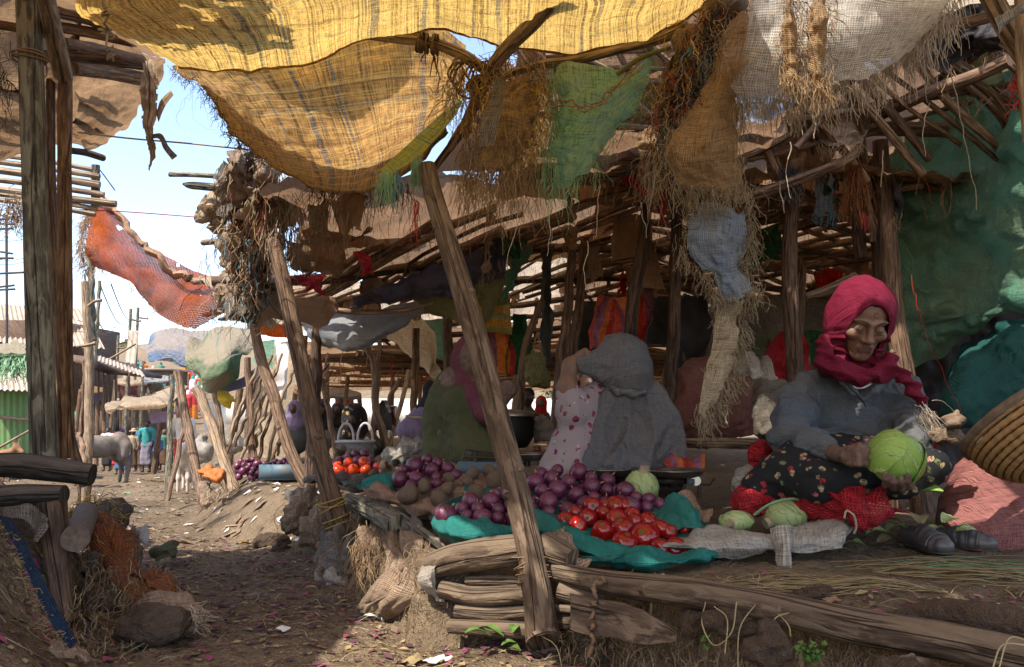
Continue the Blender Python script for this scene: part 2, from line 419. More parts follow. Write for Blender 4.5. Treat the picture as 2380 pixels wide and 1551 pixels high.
def earth(name, c1, c2, c3, sc=1.):
    k = N(name); g = k.n('NewGeometry'); m = k.n('Mapping'); m.inputs['Scale'].default_value = (sc,) * 3; k.l(g.outputs['Position'], m.inputs[0]); v = m.outputs[0]
    a = k.noise(v, 1.3, 6, .65, .3); b = k.noise(v, 14, 5, .7, .4); f = k.noise(v, 90, 3, .7)
    c = k.mix(k.ramp(a, [(.36, 0), (.64, 1)]), c1, c2); c = k.mix(k.math('MULTIPLY', k.ramp(b, [(.5, 0), (.72, 1)]), .8), c, c3)
    c = k.mix(k.ramp(f, [(.3, .35), (.5, 0)]), c, tuple(x * .35 for x in c1)); c = k.mix(k.ramp(f, [(.64, 0), (.74, .5)]), c, (.42, .33, .25))
    k.base(c); k.rough(.95); k.p.inputs['Specular IOR Level'].default_value = .1
    vo = k.n('TexVoronoi'); vo.inputs['Scale'].default_value = 22; k.l(v, vo.inputs['Vector'])
    h = k.math('ADD', k.math('MULTIPLY', b, 1.), k.math('ADD', k.math('MULTIPLY', f, .45), k.math('MULTIPLY', vo.outputs[0], -.35)))
    k.bump(h, 1., .06); return k.m

M = {}
M['earth'] = earth('dry_earth', (.20, .145, .09), (.29, .215, .14), (.10, .068, .044))
M['deck_earth'] = earth('trodden_earth', (.165, .12, .078), (.215, .16, .105), (.095, .066, .042))
M['rock'] = earth('dusty_stone', (.16, .11, .075), (.23, .165, .12), (.10, .068, .048), 3.)
M['greywood'] = wood('weathered_grey_pole', (.18, .16, .115), (.085, .07, .05), dustamt=.1, pale=(.25, .23, .16))
M['brownwood'] = wood('split_brown_pole', (.26, .15, .075), (.11, .06, .035), dustamt=.1)
M['postwood'] = wood('debarked_post', (.13, .085, .055), (.07, .044, .028), dustamt=.2, pale=(.17, .118, .078))
M['darkwood'] = wood('smoked_pole', (.14, .086, .058), (.065, .039, .027), dustamt=.15)
M['midwood'] = wood('brown_pole', (.21, .132, .085), (.10, .06, .038), dustamt=.25)
M['palewood'] = wood('bleached_pole', (.36, .26, .17), (.20, .14, .09), dustamt=.2)
M['logwood'] = wood('dusty_log', (.125, .086, .057), (.07, .046, .03), dust=(.16, .115, .078), dustamt=.8, pale=(.19, .135, .088))
M['blackwood'] = wood('charred_log', (.065, .052, .042), (.022, .018, .015), dustamt=.4, dust=(.2, .16, .13))
M['endwood'] = plain('sawn_end', (.16, .12, .09), .9, c2=(.09, .065, .05), ns=60, bump=.5)
M['stick'] = wood('roof_stick', (.36, .235, .15), (.19, .115, .07), dustamt=.3)
PL = [(0, 60, .57, (.14, .08, .04), .9), (0, 23, .58, (.08, .12, .17), .8), (0, 150, .50, (.20, .12, .05), .6), (1, 48, .58, (.22, .12, .05), .6), (1, 110, .54, (.80, .55, .18), .5), (1, 34, .6, (.25, .30, .22), .4)]
M['yellow'] = cloth('plaid_yellow_sacking', (.84, .58, .22), (.68, .46, .19), tr=.58, dirt=.45, dcol=(.42, .25, .09), weave=120, bump=.35, trc=(1.0, .93, .66), plaid=PL)
M['yellow_shaded'] = cloth('plaid_yellow_sacking_shaded', (.62, .36, .12), (.46, .25, .08), tr=.42, dirt=.4, dcol=(.24, .13, .06), weave=120, bump=.4, trc=(1.0, .86, .55), plaid=PL)  # browner copy of the yellow sacking; the sling's shade is put into the colour
M['limestrip'] = cloth('lime_yellow_sacking', (.75, .72, .12), (.40, .62, .25), tr=.6, dirt=.1, weave=90, bump=.3, plaid=[(0, 50, .58, (.2, .3, .3), .6)])
M['browntarp'] = cloth('brown_tarpaulin', (.38, .24, .13), (.26, .155, .08), tr=.52, dirt=.5, dcol=(.14, .085, .05), bump=.7, bs=9, crease=1., thr=0.45)
M['brownsheet'] = cloth('brown_plastic_sheeting', (.37, .225, .135), (.26, .155, .09), tr=.52, dirt=.5, dcol=(.20, .13, .09), bump=1., bs=9, crease=1.6, rough=.55, spec=.4, thr=0.3)
M['palesheet'] = cloth('pale_crumpled_sheeting', (.40, .245, .14), (.27, .16, .09), tr=.45, dirt=.4, bump=1., bs=8, crease=1.4, rough=.6, thr=0.3)
M['canvas'] = cloth('cream_canvas', (.62, .50, .36), (.50, .39, .27), tr=.55, dirt=.35, dcol=(.28, .2, .13), bump=.5)
M['orange'] = cloth('orange_burlap', (.50, .10, .008), (.34, .055, .006), tr=.35, dirt=.45, dcol=(.17, .06, .02), weave=40, hole=.14, wn=.25, bump=.5)
M['orangehem'] = cloth('faded_hem', (.48, .30, .19), (.34, .20, .12), tr=.2, dirt=.4)
M['rust'] = cloth('rust_blanket', (.36, .13, .045), (.22, .075, .028), tr=.0, dirt=.3, dcol=(.12, .07, .04), weave=45, bump=.8, bs=30)
M['burlap'] = cloth('frayed_burlap', (.56, .38, .21), (.42, .27, .145), tr=.38, dirt=.35, dcol=(.18, .11, .06), weave=75, hole=.03, wn=.2, bump=.6)
M['beigeburlap'] = cloth('beige_burlap', (.68, .57, .40), (.52, .42, .28), tr=.4, dirt=.3, weave=75, hole=.04, wn=.2, bump=.6)
M['gauze'] = cloth('open_white_gauze', (.62, .58, .50), (.50, .45, .36), tr=.45, dirt=.25, weave=58, hole=.20, wn=.30, bump=.3)
M['denim'] = cloth('worn_blue_sacking', (.24, .31, .42), (.40, .38, .34), tr=.25, dirt=.25, dcol=(.35, .30, .24), weave=80, bump=.6)
M['greennet'] = cloth('green_sacking', (.40, .76, .50), (.55, .70, .42), tr=.5, dirt=.15, dcol=(.35, .30, .12), weave=85, wn=.15, bump=.6, bs=10)
M['greentarp'] = cloth('green_sheeting_wall', (.085, .25, .17), (.14, .22, .13), tr=.35, dirt=.5, dcol=(.14, .14, .085), bump=1., bs=9, crease=1.4, rough=.5, spec=.35, thr=0.35)
M['teal'] = cloth('teal_woven_sack', (.03, .24, .20), (.018, .15, .135), tr=.1, dirt=.35, dcol=(.14, .13, .1), weave=110, bump=.5, rough=.6, crease=.6, thr=0.45)
M['darkteal'] = cloth('dark_teal_sack', (.02, .115, .105), (.012, .07, .066), tr=.1, dirt=.25, dcol=(.07, .08, .06), weave=90, bump=.6, rough=.55, crease=.7, thr=0.35)
M['bluetarp'] = cloth('grey_blue_tarpaulin', (.27, .31, .36), (.33, .31, .29), tr=.3, dirt=.45, dcol=(.26, .21, .17), bump=.6, bs=9, crease=.6, thr=0.35)
M['strapblue'] = cloth('blue_strap_weave', (.018, .045, .10), (.012, .028, .06), tr=0, dirt=.3, dcol=(.04, .035, .03), weave=60, bump=.8)
M['skytarp'] = cloth('blue_tarpaulin', (.08, .15, .28), (.17, .21, .27), tr=.1, dirt=.5, dcol=(.28, .23, .18), bump=1., bs=5, crease=3., dust=.8, thr=0.35)
M['indigo'] = cloth('indigo_tarpaulin', (.085, .085, .14), (.12, .11, .15), tr=.25, dirt=.3, dcol=(.16, .12, .1), bump=.7, bs=8, crease=.9, rough=.55, thr=0.3)
M['olivetarp'] = cloth('olive_tarpaulin', (.16, .18, .075), (.22, .20, .10), tr=.3, dirt=.3, bump=.5, bs=8, crease=.4, thr=0.4)
M['greentarp2'] = cloth('dusty_green_tarpaulin', (.05, .14, .065), (.10, .17, .09), tr=.1, dirt=.6, dcol=(.27, .22, .155), bump=1., bs=5, crease=3., thr=.4, dust=.9)
M['yellowtarp'] = cloth('yellow_tarpaulin', (.75, .52, .06), tr=.3, dirt=.2, bump=.5, crease=.6)
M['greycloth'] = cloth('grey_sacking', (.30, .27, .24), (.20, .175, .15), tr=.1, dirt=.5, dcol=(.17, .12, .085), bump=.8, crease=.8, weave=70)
M['dustrag'] = cloth('dust_covered_rag', (.29, .215, .155), (.20, .145, .10), tr=.05, dirt=.6, dcol=(.24, .165, .11), bump=.9, crease=1.)
M['tanrag'] = cloth('tan_sacking', (.45, .32, .22), (.34, .235, .16), tr=.1, dirt=.4, bump=.7, crease=.7, weave=80)
M['wadcanvas'] = cloth('stiff_canvas', (.48, .37, .24), (.34, .25, .16), tr=.2, dirt=.4, bump=.8, crease=2.)
M['peachsack'] = cloth('peach_sacking', (.50, .31, .21), (.40, .25, .18), tr=.15, dirt=.35, bump=.6, crease=.8, weave=90)
M['whitesack'] = cloth('white_woven_sack', (.66, .61, .54), (.50, .45, .38), tr=.15, dirt=.3, dcol=(.3, .24, .18), weave=90, bump=.7, crease=1.)
M['plasticbag'] = cloth('clear_grey_plastic', (.5, .45, .38), (.38, .33, .28), tr=.3, dirt=.2, bump=1., crease=1.5, rough=.3, spec=.5, thr=0.2)
M['redmesh'] = cloth('red_net_sack', (.52, .025, .035), (.36, .015, .03), tr=.2, dirt=.05, weave=45, hole=.10, wn=.3, bump=.7, rough=.45)
M['redrag'] = cloth('red_rag', (.55, .02, .02), (.38, .012, .012), tr=.35, dirt=.1, weave=60, hole=.06, wn=.2, bump=.5)
M['orangerag'] = cloth('bright_orange_rag', (.85, .16, .02), tr=.4, dirt=.1, bump=.5)
M['maroonsack'] = cloth('dark_red_mesh_sack', (.33, .13, .10), (.24, .095, .08), tr=.05, dirt=.2, dcol=(.1, .06, .05), weave=120, bump=.6, rough=.5, spec=.4, thr=0.4)
M['pinksack'] = cloth('dusty_pink_mesh_sack', (.47, .18, .16), (.36, .14, .13), tr=.05, dirt=.25, dcol=(.22, .12, .10), weave=85, wn=.15, bump=.7, rough=.55)
M['greysack'] = cloth('grey_jute_sack', (.22, .19, .16), (.15, .13, .105), tr=.05, dirt=.3, weave=80, bump=.5)
M['jacket'] = cloth('faded_blue_grey_jacket', (.095, .118, .148), (.13, .135, .135), tr=0, dirt=.3, dcol=(.10, .085, .07), bump=.9, bs=30, crease=3.5, thr=0.3)
M['magenta'] = cloth('magenta_headscarf', (.165, .006, .030), (.12, .005, .022), tr=.03, dirt=.25, dcol=(.15, .02, .03), bump=.7, bs=15, crease=3, rough=.8, thr=0.2)
M['shawl'] = cloth('checked_grey_shawl', (.15, .15, .165), (.185, .18, .185), tr=.08, dirt=.15, dcol=(.12, .105, .09), bump=.9, bs=25, crease=3.5,
                   plaid=[(0, 42, .68, (.07, .065, .065), .7), (1, 42, .68, (.07, .065, .065), .7)], thr=0.45)
M['olivecloth'] = cloth('dark_olive_wrap', (.075, .08, .036), (.05, .055, .026), tr=0, dirt=.2, bump=.3, thr=0.3)
M['lavender'] = cloth('lavender_wrap', (.22, .165, .26), (.16, .12, .19), tr=.05, dirt=.2, bump=.3, thr=0.3)
M['maroon'] = cloth('maroon_scarf', (.16, .045, .06), (.10, .03, .045), tr=.05, dirt=.1, bump=.3, thr=0.3)
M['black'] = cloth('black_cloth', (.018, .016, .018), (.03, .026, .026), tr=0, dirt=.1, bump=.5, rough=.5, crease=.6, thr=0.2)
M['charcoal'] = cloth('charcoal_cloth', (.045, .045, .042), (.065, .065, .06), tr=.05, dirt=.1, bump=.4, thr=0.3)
M['greencloth'] = cloth('dark_green_cloth', (.02, .10, .03), (.015, .06, .02), tr=.2, dirt=.1, bump=.4)
M['white'] = cloth('white_wrap', (.68, .66, .66), (.55, .52, .52), tr=.2, dirt=.15, bump=.3, thr=0.3)
M['hotpink'] = cloth('hot_pink_cloth', (.60, .02, .14), tr=.1, dirt=.05)
M['stripe1'] = cloth('red_orange_striped_cloth', (.5, .12, .03), tr=.25, dirt=.1, stripes=(.22, 0, [(0, (.5, .02, .02)), (.3, (.10, .05, .11)), (.5, (.55, .16, .02)), (.75, (.42, .015, .03))]))
M['stripe2'] = cloth('red_purple_striped_cloth', (.6, .12, .08), tr=.3, dirt=.1, stripes=(.10, 0, [(0, (.62, .10, .07)), (.28, (.26, .16, .30)), (.5, (.68, .2, .05)), (.75, (.50, .03, .03))]))
M['stripe3'] = cloth('green_orange_striped_sack', (.4, .25, .08), tr=.3, dirt=.2, stripes=(.16, 1, [(0, (.42, .2, .03)), (.3, (.14, .2, .06)), (.55, (.5, .28, .06)), (.8, (.22, .24, .1))]))
M['orangeheap'] = cloth('orange_cloth', (.62, .20, .06), (.48, .14, .04), tr=.1, dirt=.2)
M['bagcloth'] = cloth('brown_green_plaid_bag', (.17, .14, .05), (.10, .13, .05), tr=.15, dirt=.4, dcol=(.14, .08, .04), plaid=[(0, 40, .6, (.25, .12, .03), .6), (1, 40, .6, (.05, .1, .03), .6)])
def floral(name, ground, cols, sc):
    k = N(name); v = k.obj(1); n = k.noise(v, 3, 3)
    vo = k.n('TexVoronoi'); vo.inputs['Scale'].default_value = sc; vo.inputs['Randomness'].default_value = .9; wp = k.n('VectorMath', operation='ADD'); nz = k.n('TexNoise'); nz.inputs['Scale'].default_value = sc * 1.5
    k.l(v, nz.inputs[0]); sc_ = k.n('VectorMath', operation='SCALE'); k.l(nz.outputs[1], sc_.inputs[0]); sc_.inputs['Scale'].default_value = .5 / sc
    k.l(v, wp.inputs[0]); k.l(sc_.outputs[0], wp.inputs[1]); k.l(wp.outputs[0], vo.inputs['Vector'])
    blob_ = k.ramp(vo.outputs['Distance'], [(.30, 1), (.34, 0)]); ch = k.xyz(vo.outputs['Color'])[0]
    pc = k.ramp(ch, [(i / len(cols), c) for i, c in enumerate(cols)], 'CONSTANT')
    petal = k.ramp(k.noise(v, sc * 3.2, 2), [(.42, .25), (.55, 1)])
    k.base(k.mix(blob_, ground, k.mix(1., pc, petal, 'MULTIPLY'))); k.rough(.85); k.bump(k.noise(v, 30, 3), .3, .006); return k.m
M['skirt'] = floral('black_floral_skirt', (.012, .013, .015), [(.38, .29, .16), (.30, .03, .04), (.33, .25, .13), (.12, .15, .06), (.42, .12, .12)], 34)
M['pinkfloral'] = floral('pale_pink_floral_dress', (.28, .235, .25), [(.32, .05, .10), (.40, .34, .36), (.24, .04, .09), (.46, .30, .34)], 30)
M['goldblack'] = floral('black_scarf_with_gold', (.015, .012, .012), [(.35, .22, .09), (.02, .02, .02), (.28, .17, .07)], 22)
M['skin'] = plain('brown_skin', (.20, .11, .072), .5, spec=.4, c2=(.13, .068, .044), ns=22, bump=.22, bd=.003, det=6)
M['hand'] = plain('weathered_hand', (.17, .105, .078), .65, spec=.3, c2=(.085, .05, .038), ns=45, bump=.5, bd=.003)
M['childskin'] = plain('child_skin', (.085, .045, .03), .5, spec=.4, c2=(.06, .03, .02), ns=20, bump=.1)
M['hair'] = plain('black_hair', (.012, .01, .009), .8, c2=(.022, .018, .016), ns=120, bump=.8, bd=.006)
M['lips'] = plain('lips', (.115, .055, .048), .5, c2=(.09, .04, .036))
M['tattoo'] = plain('brow_line', (.03, .02, .017), .8)
M['eyewhite'] = plain('eye_white', (.55, .5, .45), .3)
M['bead'] = plain('white_bead', (.72, .72, .75), .35, c2=(.6, .6, .64))
M['steel'] = plain('worn_steel', (.36, .34, .31), .32, metal=.9, c2=(.22, .19, .16), ns=14)
M['iron'] = plain('dark_iron', (.05, .048, .046), .5, metal=.5, c2=(.09, .065, .045), ns=30)
M['bluepaint'] = plain('blue_painted_metal', (.06, .14, .20), .5, c2=(.12, .13, .13), ns=18)
M['blackpot'] = plain('sooty_pot', (.012, .011, .011), .6)
M['rubber'] = plain('grey_rubber', (.050, .048, .056), .42, spec=.5, c2=(.10, .085, .075), ns=16)
M['cord'] = plain('pale_cord', (.42, .35, .26), .9)
M['cordtan'] = plain('tan_fibre', (.33, .22, .12), .9, c2=(.22, .14, .075))
M['cordbrown'] = plain('brown_fibre', (.20, .12, .07), .9)
M['cordblack'] = plain('black_fibre', (.03, .028, .03), .9)
M['cordgreen'] = plain('green_fibre', (.15, .30, .17), .8, c2=(.22, .34, .18))
M['cordblue'] = plain('blue_fibre', (.08, .22, .28), .8)
M['cordred'] = plain('red_fibre', (.36, .04, .035), .8)
M['cordyellow'] = plain('yellow_fibre', (.62, .42, .10), .8)
M['straw'] = plain('dry_straw', (.36, .29, .16), .8, c2=(.24, .20, .10))
M['basket'] = plain('coiled_straw', (.42, .25, .10), .7, c2=(.28, .16, .07), ns=70, bump=.8)
M['basketrim'] = plain('basket_rim', (.20, .14, .09), .9, c2=(.12, .08, .06), ns=40, bump=.8)
M['beam'] = M['darkwood']
# produce
def onion_mat(name, c1, c2, c3, light):
    k = N(name); o = k.n('TexCoord'); x = k.xyz(o.outputs['Object']); ang = k.math('ARCTAN2', x[1], x[0])
    v = k.n('CombineXYZ'); k.l(k.math('MULTIPLY', ang, 6), v.inputs[0]); k.l(k.math('MULTIPLY', x[2], 12), v.inputs[1])
    s1 = k.noise(v.outputs[0], 1.6, 4, .6); c = k.mix(k.ramp(s1, [(.35, 0), (.65, 1)]), c1, c2)
    n2 = k.noise(o.outputs['Object'], 26, 3, .6, .6); c = k.mix(k.math('MULTIPLY', k.ramp(n2, [(.55, 0), (.66, 1)]), light), c, c3)
    info = k.n('ObjectInfo'); c = k.mix(k.math('MULTIPLY', info.outputs['Random'], .55), c, c2)
    k.base(c); k.rough(.24); k.p.inputs['Specular IOR Level'].default_value = .6; k.bump(s1, .35, .004); return k.m
M['onion'] = onion_mat('red_onion_skin', (.17, .020, .068), (.06, .008, .028), (.34, .15, .20), .7)
M['oniontip'] = plain('onion_tip', (.38, .24, .14), .9, c2=(.22, .13, .09), ns=60)
def produce(name, c1, c2, rough, ns, c3=None, spec=.4, bump=.3, rv=.4):
    k = N(name); v = k.obj(1); n = k.noise(v, ns, 4, .65, .3); c = k.mix(k.ramp(n, [(.35, 0), (.65, 1)]), c1, c2)
    if c3: c = k.mix(k.ramp(k.noise(v, ns * 3, 3), [(.6, 0), (.68, .8)]), c, c3)
    i = k.n('ObjectInfo'); c = k.mix(k.math('MULTIPLY', i.outputs['Random'], rv), c, c2)
    k.base(c); k.rough(rough); k.p.inputs['Specular IOR Level'].default_value = spec; k.bump(k.noise(v, ns * 4, 3), bump, .002); return k.m
M['tomato'] = produce('tomato_skin', (.29, .006, .004), (.20, .005, .004), .13, 9, spec=.6, bump=.03)
M['tomato2'] = produce('orange_tomato_skin', (.70, .09, .01), (.55, .03, .006), .15, 9, spec=.6, bump=.03, rv=.9)
M['potato'] = produce('potato_skin', (.16, .115, .078), (.095, .066, .045), .85, 16, c3=(.22, .17, .12), spec=.15, bump=.6)
M['stemgreen'] = plain('tomato_scar', (.13, .09, .025), .8)
def cabbage_mat(name, c1, c2):
    k = N(name); v = k.obj(1); wv = k.n('TexWave', wave_type='BANDS', bands_direction='DIAGONAL'); wv.inputs['Scale'].default_value = 15; wv.inputs['Distortion'].default_value = 9; wv.inputs['Detail'].default_value = 3
    k.l(v, wv.inputs[0]); vein = k.ramp(wv.outputs['Fac'], [(.75, 0), (.95, 1)]); n = k.noise(v, 12, 4)
    c = k.mix(k.ramp(n, [(.35, 0), (.65, 1)]), c1, c2); c = k.mix(k.math('MULTIPLY', vein, .35), c, (.42, .50, .24))
    k.base(c); k.rough(.45); k.bump(k.math('ADD', vein, n), .6, .008)
    return k.m
M['cabbage'] = cabbage_mat('cabbage_leaf', (.26, .40, .085), (.17, .28, .05))
M['palecabbage'] = cabbage_mat('pale_cabbage_leaf', (.36, .42, .19), (.25, .33, .12))
M['cabbagestem'] = plain('cabbage_stem', (.42, .34, .22), .8, c2=(.26, .19, .12), ns=40, bump=.6)
M['leaf'] = plain('green_leaf', (.10, .19, .035), .6, c2=(.05, .10, .02), ns=30)
M['dryleaf'] = plain('dry_leaf', (.34, .27, .13), .8, c2=(.22, .16, .08), ns=30)
M['onionskin'] = plain('papery_onion_skin', (.30, .06, .12), .6, c2=(.20, .05, .08), ns=8)
M['purplelitter'] = plain('dry_purple_skin', (.12, .04, .065), .8, c2=(.07, .035, .04), ns=8)
M['paper'] = plain('paper_scrap', (.62, .60, .56), .8)
M['litterbrown'] = plain('brown_chaff', (.20, .14, .09), .9, c2=(.13, .085, .055), ns=9)
# far things
M['galv'] = plain('rusty_corrugated_iron', (.40, .32, .25), .7, c2=(.30, .22, .165), ns=4, bump=.1)
M['greenwall'] = plain('green_painted_iron', (.10, .22, .075), .7, c2=(.13, .17, .07), ns=5)
M['donkeygrey'] = plain('grey_donkey_coat', (.20, .175, .155), .9, c2=(.13, .11, .095), ns=9, bump=.5)
M['donkeybrown'] = plain('brown_donkey_coat', (.25, .13, .07), .9, c2=(.18, .09, .05), ns=9, bump=.5)
M['cowwhite'] = plain('white_coat', (.58, .52, .45), .9, c2=(.45, .36, .28), ns=6)
M['plaster'] = plain('sunlit_wall', (.62, .60, .55), .9, c2=(.52, .49, .44), ns=3)
M['treeleaf'] = plain('tree_leaf', (.09, .13, .03), .8, c2=(.05, .08, .02), ns=3)
M['wire'] = plain('wire', (.05, .05, .055), .6)
M['ceramic'] = plain('insulator', (.10, .06, .045), .4)
for nm, c in dict(far_red=(.50, .04, .04), far_blue=(.08, .15, .32), far_white=(.62, .6, .58), far_green=(.06, .24, .16), far_teal=(.05, .28, .26), far_brown=(.14, .08, .05), far_dark=(.03, .028, .03),
                  far_yellow=(.65, .42, .04), far_orange=(.65, .2, .03), far_purple=(.16, .07, .2), far_pink=(.5, .12, .2), far_plaid=(.24, .22, .27), far_tan=(.4, .3, .2)).items():
    M[nm] = plain(nm.replace('far_', '') + '_garment', c, .9, ns=8)
# ---------------------------------------------------------------- the ground
def smooth(a, b, x): t = np.clip((x - a) / (b - a), 0, 1); return t * t * (3 - 2 * t)
PROF = np.array([(-8, -.50), (0, -.53), (1.75, -.57), (2.5, -.61), (3.65, -.66), (5.5, -.78), (8, -.93), (12.7, -1.12), (18, -1.38), (30, -1.45), (45, -.6), (80, 3.2), (160, 12), (300, 24), (900, 60)])
# the front edge of the raised trading floor on the right: x as a function of depth, and how far left the floor reaches
EDGE = np.array([(-3, 3.3), (0.2, 1.9), (.9, 1.24), (1.4, .80), (1.5, .70), (1.6, .57), (1.72, .42), (1.86, .27), (1.97, .16), (2.06, .06), (2.12, -.26), (2.45, -.40), (2.9, -.62), (3.5, -.84), (4.1, -1.15), (4.6, -1.75), (5.2, -2.15), (6.5, -2.6), (9, -3.5), (12, -4.6), (16, -6.5), (24, -9), (300, -30)])
LEDGE = np.array([(-3, -.9), (1.0, -1.02), (1.75, -1.05), (2.1, -1.12), (2.6, -1.35), (3.2, -1.75), (4.0, -2.3), (5.5, -3.5), (8, -5.2), (14, -9.5), (30, -26), (900, -300)])
def path_z(Y): return np.interp(Y, PROF[:, 0], PROF[:, 1])
def ground_z(X, Y):
    """height of the ground above the far market level"""
    X = np.asarray(X, float); Y = np.asarray(Y, float)
    p3 = np.stack([X, Y, 0 * X], -1)
    base = path_z(Y); ex = np.interp(Y, EDGE[:, 0], EDGE[:, 1]) + .04 * fbm(p3 * 3, 2, 2) * smooth(2.2, 3.2, Y)
    deck = np.interp(Y, [0, 2.4, 3.2, 5, 8, 12, 20, 40], [-.40, -.40, -.40, -.47, -.52, -.55, -.75, -1.35])
    wdt = np.interp(Y, [0, 2.2, 3.2, 4.4, 9, 20], [.04, .05, .14, .5, .9, 2.])
    t = smooth(0, 1, (X - ex) / wdt + .0)
    z = base + np.maximum(deck - base, 0) * t
    lx = np.interp(Y, LEDGE[:, 0], LEDGE[:, 1]); lw = np.interp(Y, [0, 2, 4, 10], [.45, .42, .6, 1.5])
    lh = np.interp(Y, [0, 1.6, 2.2, 3.4, 8, 20], [.20, .16, .34, .40, .45, .4])
    z = z + lh * smooth(0, 1, (lx + .15 - X + .08 * fbm(p3 * 2, 8, 2)) / lw)
    amp = np.interp(Y, [0, 2, 6, 20, 60], [.010, .012, .03, .05, .3])
    z = z + amp * fbm(p3 * np.interp(Y, [0, 6, 20, 60], [6, 3, 1.5, .3])[..., None], 1, 4) * (1 - .4 * t) + .006 * vn(p3 * 22, 5)
    return CZ + z
def gnd(X, Y): return float(ground_z(np.array([X]), np.array([Y]))[0])
ys = np.concatenate([np.arange(-6, .4, .3), np.arange(.4, 4.2, .022), np.arange(4.2, 9, .06), np.arange(9, 20, .2), np.geomspace(20, 900, 60)])
us = np.concatenate([-np.geomspace(.62, 2.5, 14)[::-1] - .3, np.linspace(-.9, 1.1, 250), np.geomspace(.62, 2.5, 14) + .5])
G = np.zeros((len(ys), len(us), 3))
for j, y in enumerate(ys):
    s = max(y, 1.6) if y < 4 else y
    x = us * (s * .95 + .4); G[j, :, 0] = x; G[j, :, 1] = y
G[..., 2] = ground_z(G[..., 0], G[..., 1])
mb = MB().grid(G, G[..., :2]); structure('ground', mb, M['earth'])

def scatter(name, n, region, size, mats, seed, lift=.004, curl=.4, asp=.5, kind='stuff', accept=None):
    """little flat scraps lying on the ground, one mesh"""
    rr = np.random.RandomState(seed); mb = MB()
    X = []; 
    while len(X) < n:
        a = region(rr); 
        if accept is None or accept(*a): X.append(a)
    X = np.array(X); Z = ground_z(X[:, 0], X[:, 1]) + lift
    e = .02; gx = (ground_z(X[:, 0] + e, X[:, 1]) - ground_z(X[:, 0] - e, X[:, 1])) / (2 * e); gy = (ground_z(X[:, 0], X[:, 1] + e) - ground_z(X[:, 0], X[:, 1] - e)) / (2 * e)
    for i in range(n):
        s = size * (.4 + 1.2 * rr.random() ** 2); a = rr.random() * 6.28; w = s * asp * (.5 + rr.random())
        t = A(cos(a), sin(a), 0); t[2] = gx[i] * t[0] + gy[i] * t[1]; b = A(-sin(a), cos(a), 0); b[2] = gx[i] * b[0] + gy[i] * b[1]
        c = A(X[i, 0], X[i, 1], Z[i]); k = curl * s; j1, j2, j3 = rr.random(3)
        V = [c - t * s - b * w * .3 * j1, c - b * w + A(0, 0, k * j2), c + t * s * .9 + A(0, 0, k * j3 * .7), c + b * w + A(0, 0, k * j1), c + A(0, 0, k * .15)]
        mb.add(V, [(0, 1, 4), (1, 2, 4), (2, 3, 4), (3, 0, 4)], None, rr.randint(len(mats)))
    return structure(name, mb, mats, kind, smooth=False)
def near_path(rr):
    y = 1.55 + 2.9 * rr.random() ** 1.3; lx = np.interp(y, LEDGE[:, 0], LEDGE[:, 1]); ex = np.interp(y, EDGE[:, 0], EDGE[:, 1]) if y > 1.95 else 1.2
    return lx - .2 + (ex - lx + .2) * rr.random(), y
def far_path(rr):
    y = 4 + 14 * rr.random() ** 1.5; lx = np.interp(y, LEDGE[:, 0], LEDGE[:, 1]); ex = np.interp(y, EDGE[:, 0], EDGE[:, 1])
    return lx - .5 + (ex - lx + 1.2) * rr.random(), y
def deck_front(rr):
    y = 1.1 + 1.7 * rr.random(); ex = np.interp(y, EDGE[:, 0], EDGE[:, 1]); return ex + .05 + (1.75 - ex) * rr.random(), y
scatter('onion_skin_litter', 4200, near_path, .013, [M['onionskin'], M['purplelitter'], M['purplelitter'], M['litterbrown'], M['dryleaf']], 1)
scatter('chaff', 5200, near_path, .006, [M['litterbrown'], M['dryleaf'], M['purplelitter'], M['straw'], M['palewood']], 2, asp=.4)
scatter('path_litter', 1500, far_path, .035, [M['paper'], M['litterbrown'], M['dustrag'], M['palewood'], M['litterbrown']], 3)
scatter('floor_chaff', 1300, deck_front, .006, [M['litterbrown'], M['dryleaf'], M['straw'], M['onionskin']], 4, asp=.3)
def straws(name, n, region, L, r, mat, seed, dir0=None, spread=3.14, lift=.006, bow=.15, kind='stuff'):
    rr = np.random.RandomState(seed); mb = MB()
    for i in range(n):
        x, y = region(rr); a = rr.random() * 6.28 if dir0 is None else dir0 + rr.normal(0, spread)
        l = L * (.4 + rr.random()); k = 5; t = np.linspace(-.5, .5, k); c = rr.normal(0, bow) * l
        xs = x + cos(a) * t * l - sin(a) * c * (t * t * 4 - 1); yy = y + sin(a) * t * l + cos(a) * c * (t * t * 4 - 1)
        z = ground_z(xs, yy) + lift + .012 * rr.random() * (1 - 4 * t * t)
        mb.tube(np.stack([xs, yy, z], -1), r * (.6 + .8 * rr.random()), 3, rr.randint(len(mat)) if isinstance(mat, list) else 0, cap=False)
    return structure(name, mb, mat, kind)
straws('loose_straw', 420, near_path, .07, .0010, [M['straw'], M['dryleaf'], M['cord']], 5)
straws('floor_straw', 150, deck_front, .10, .0010, [M['straw'], M['dryleaf']], 6)
def hay(rr): return P(1985 + 420 * rr.random(), 1293 + 30 * rr.random(), 2.15)[:2] * 1 + A(0, rr.normal(0, .05))
straws('straw_strewn_by_the_shoes', 110, lambda rr: (1.0 + .55 * rr.random(), 1.98 + rr.normal(0, .06)), .32, .0013, [M['straw'], M['cordgreen'], M['straw']], 7, dir0=-.25, spread=.16)
straws('straw_wisp_on_the_floor', 40, lambda rr: (.62 + .2 * rr.random(), 1.83 + rr.normal(0, .012)), .30, .0013, M['straw'], 8, dir0=-.12, spread=.07)
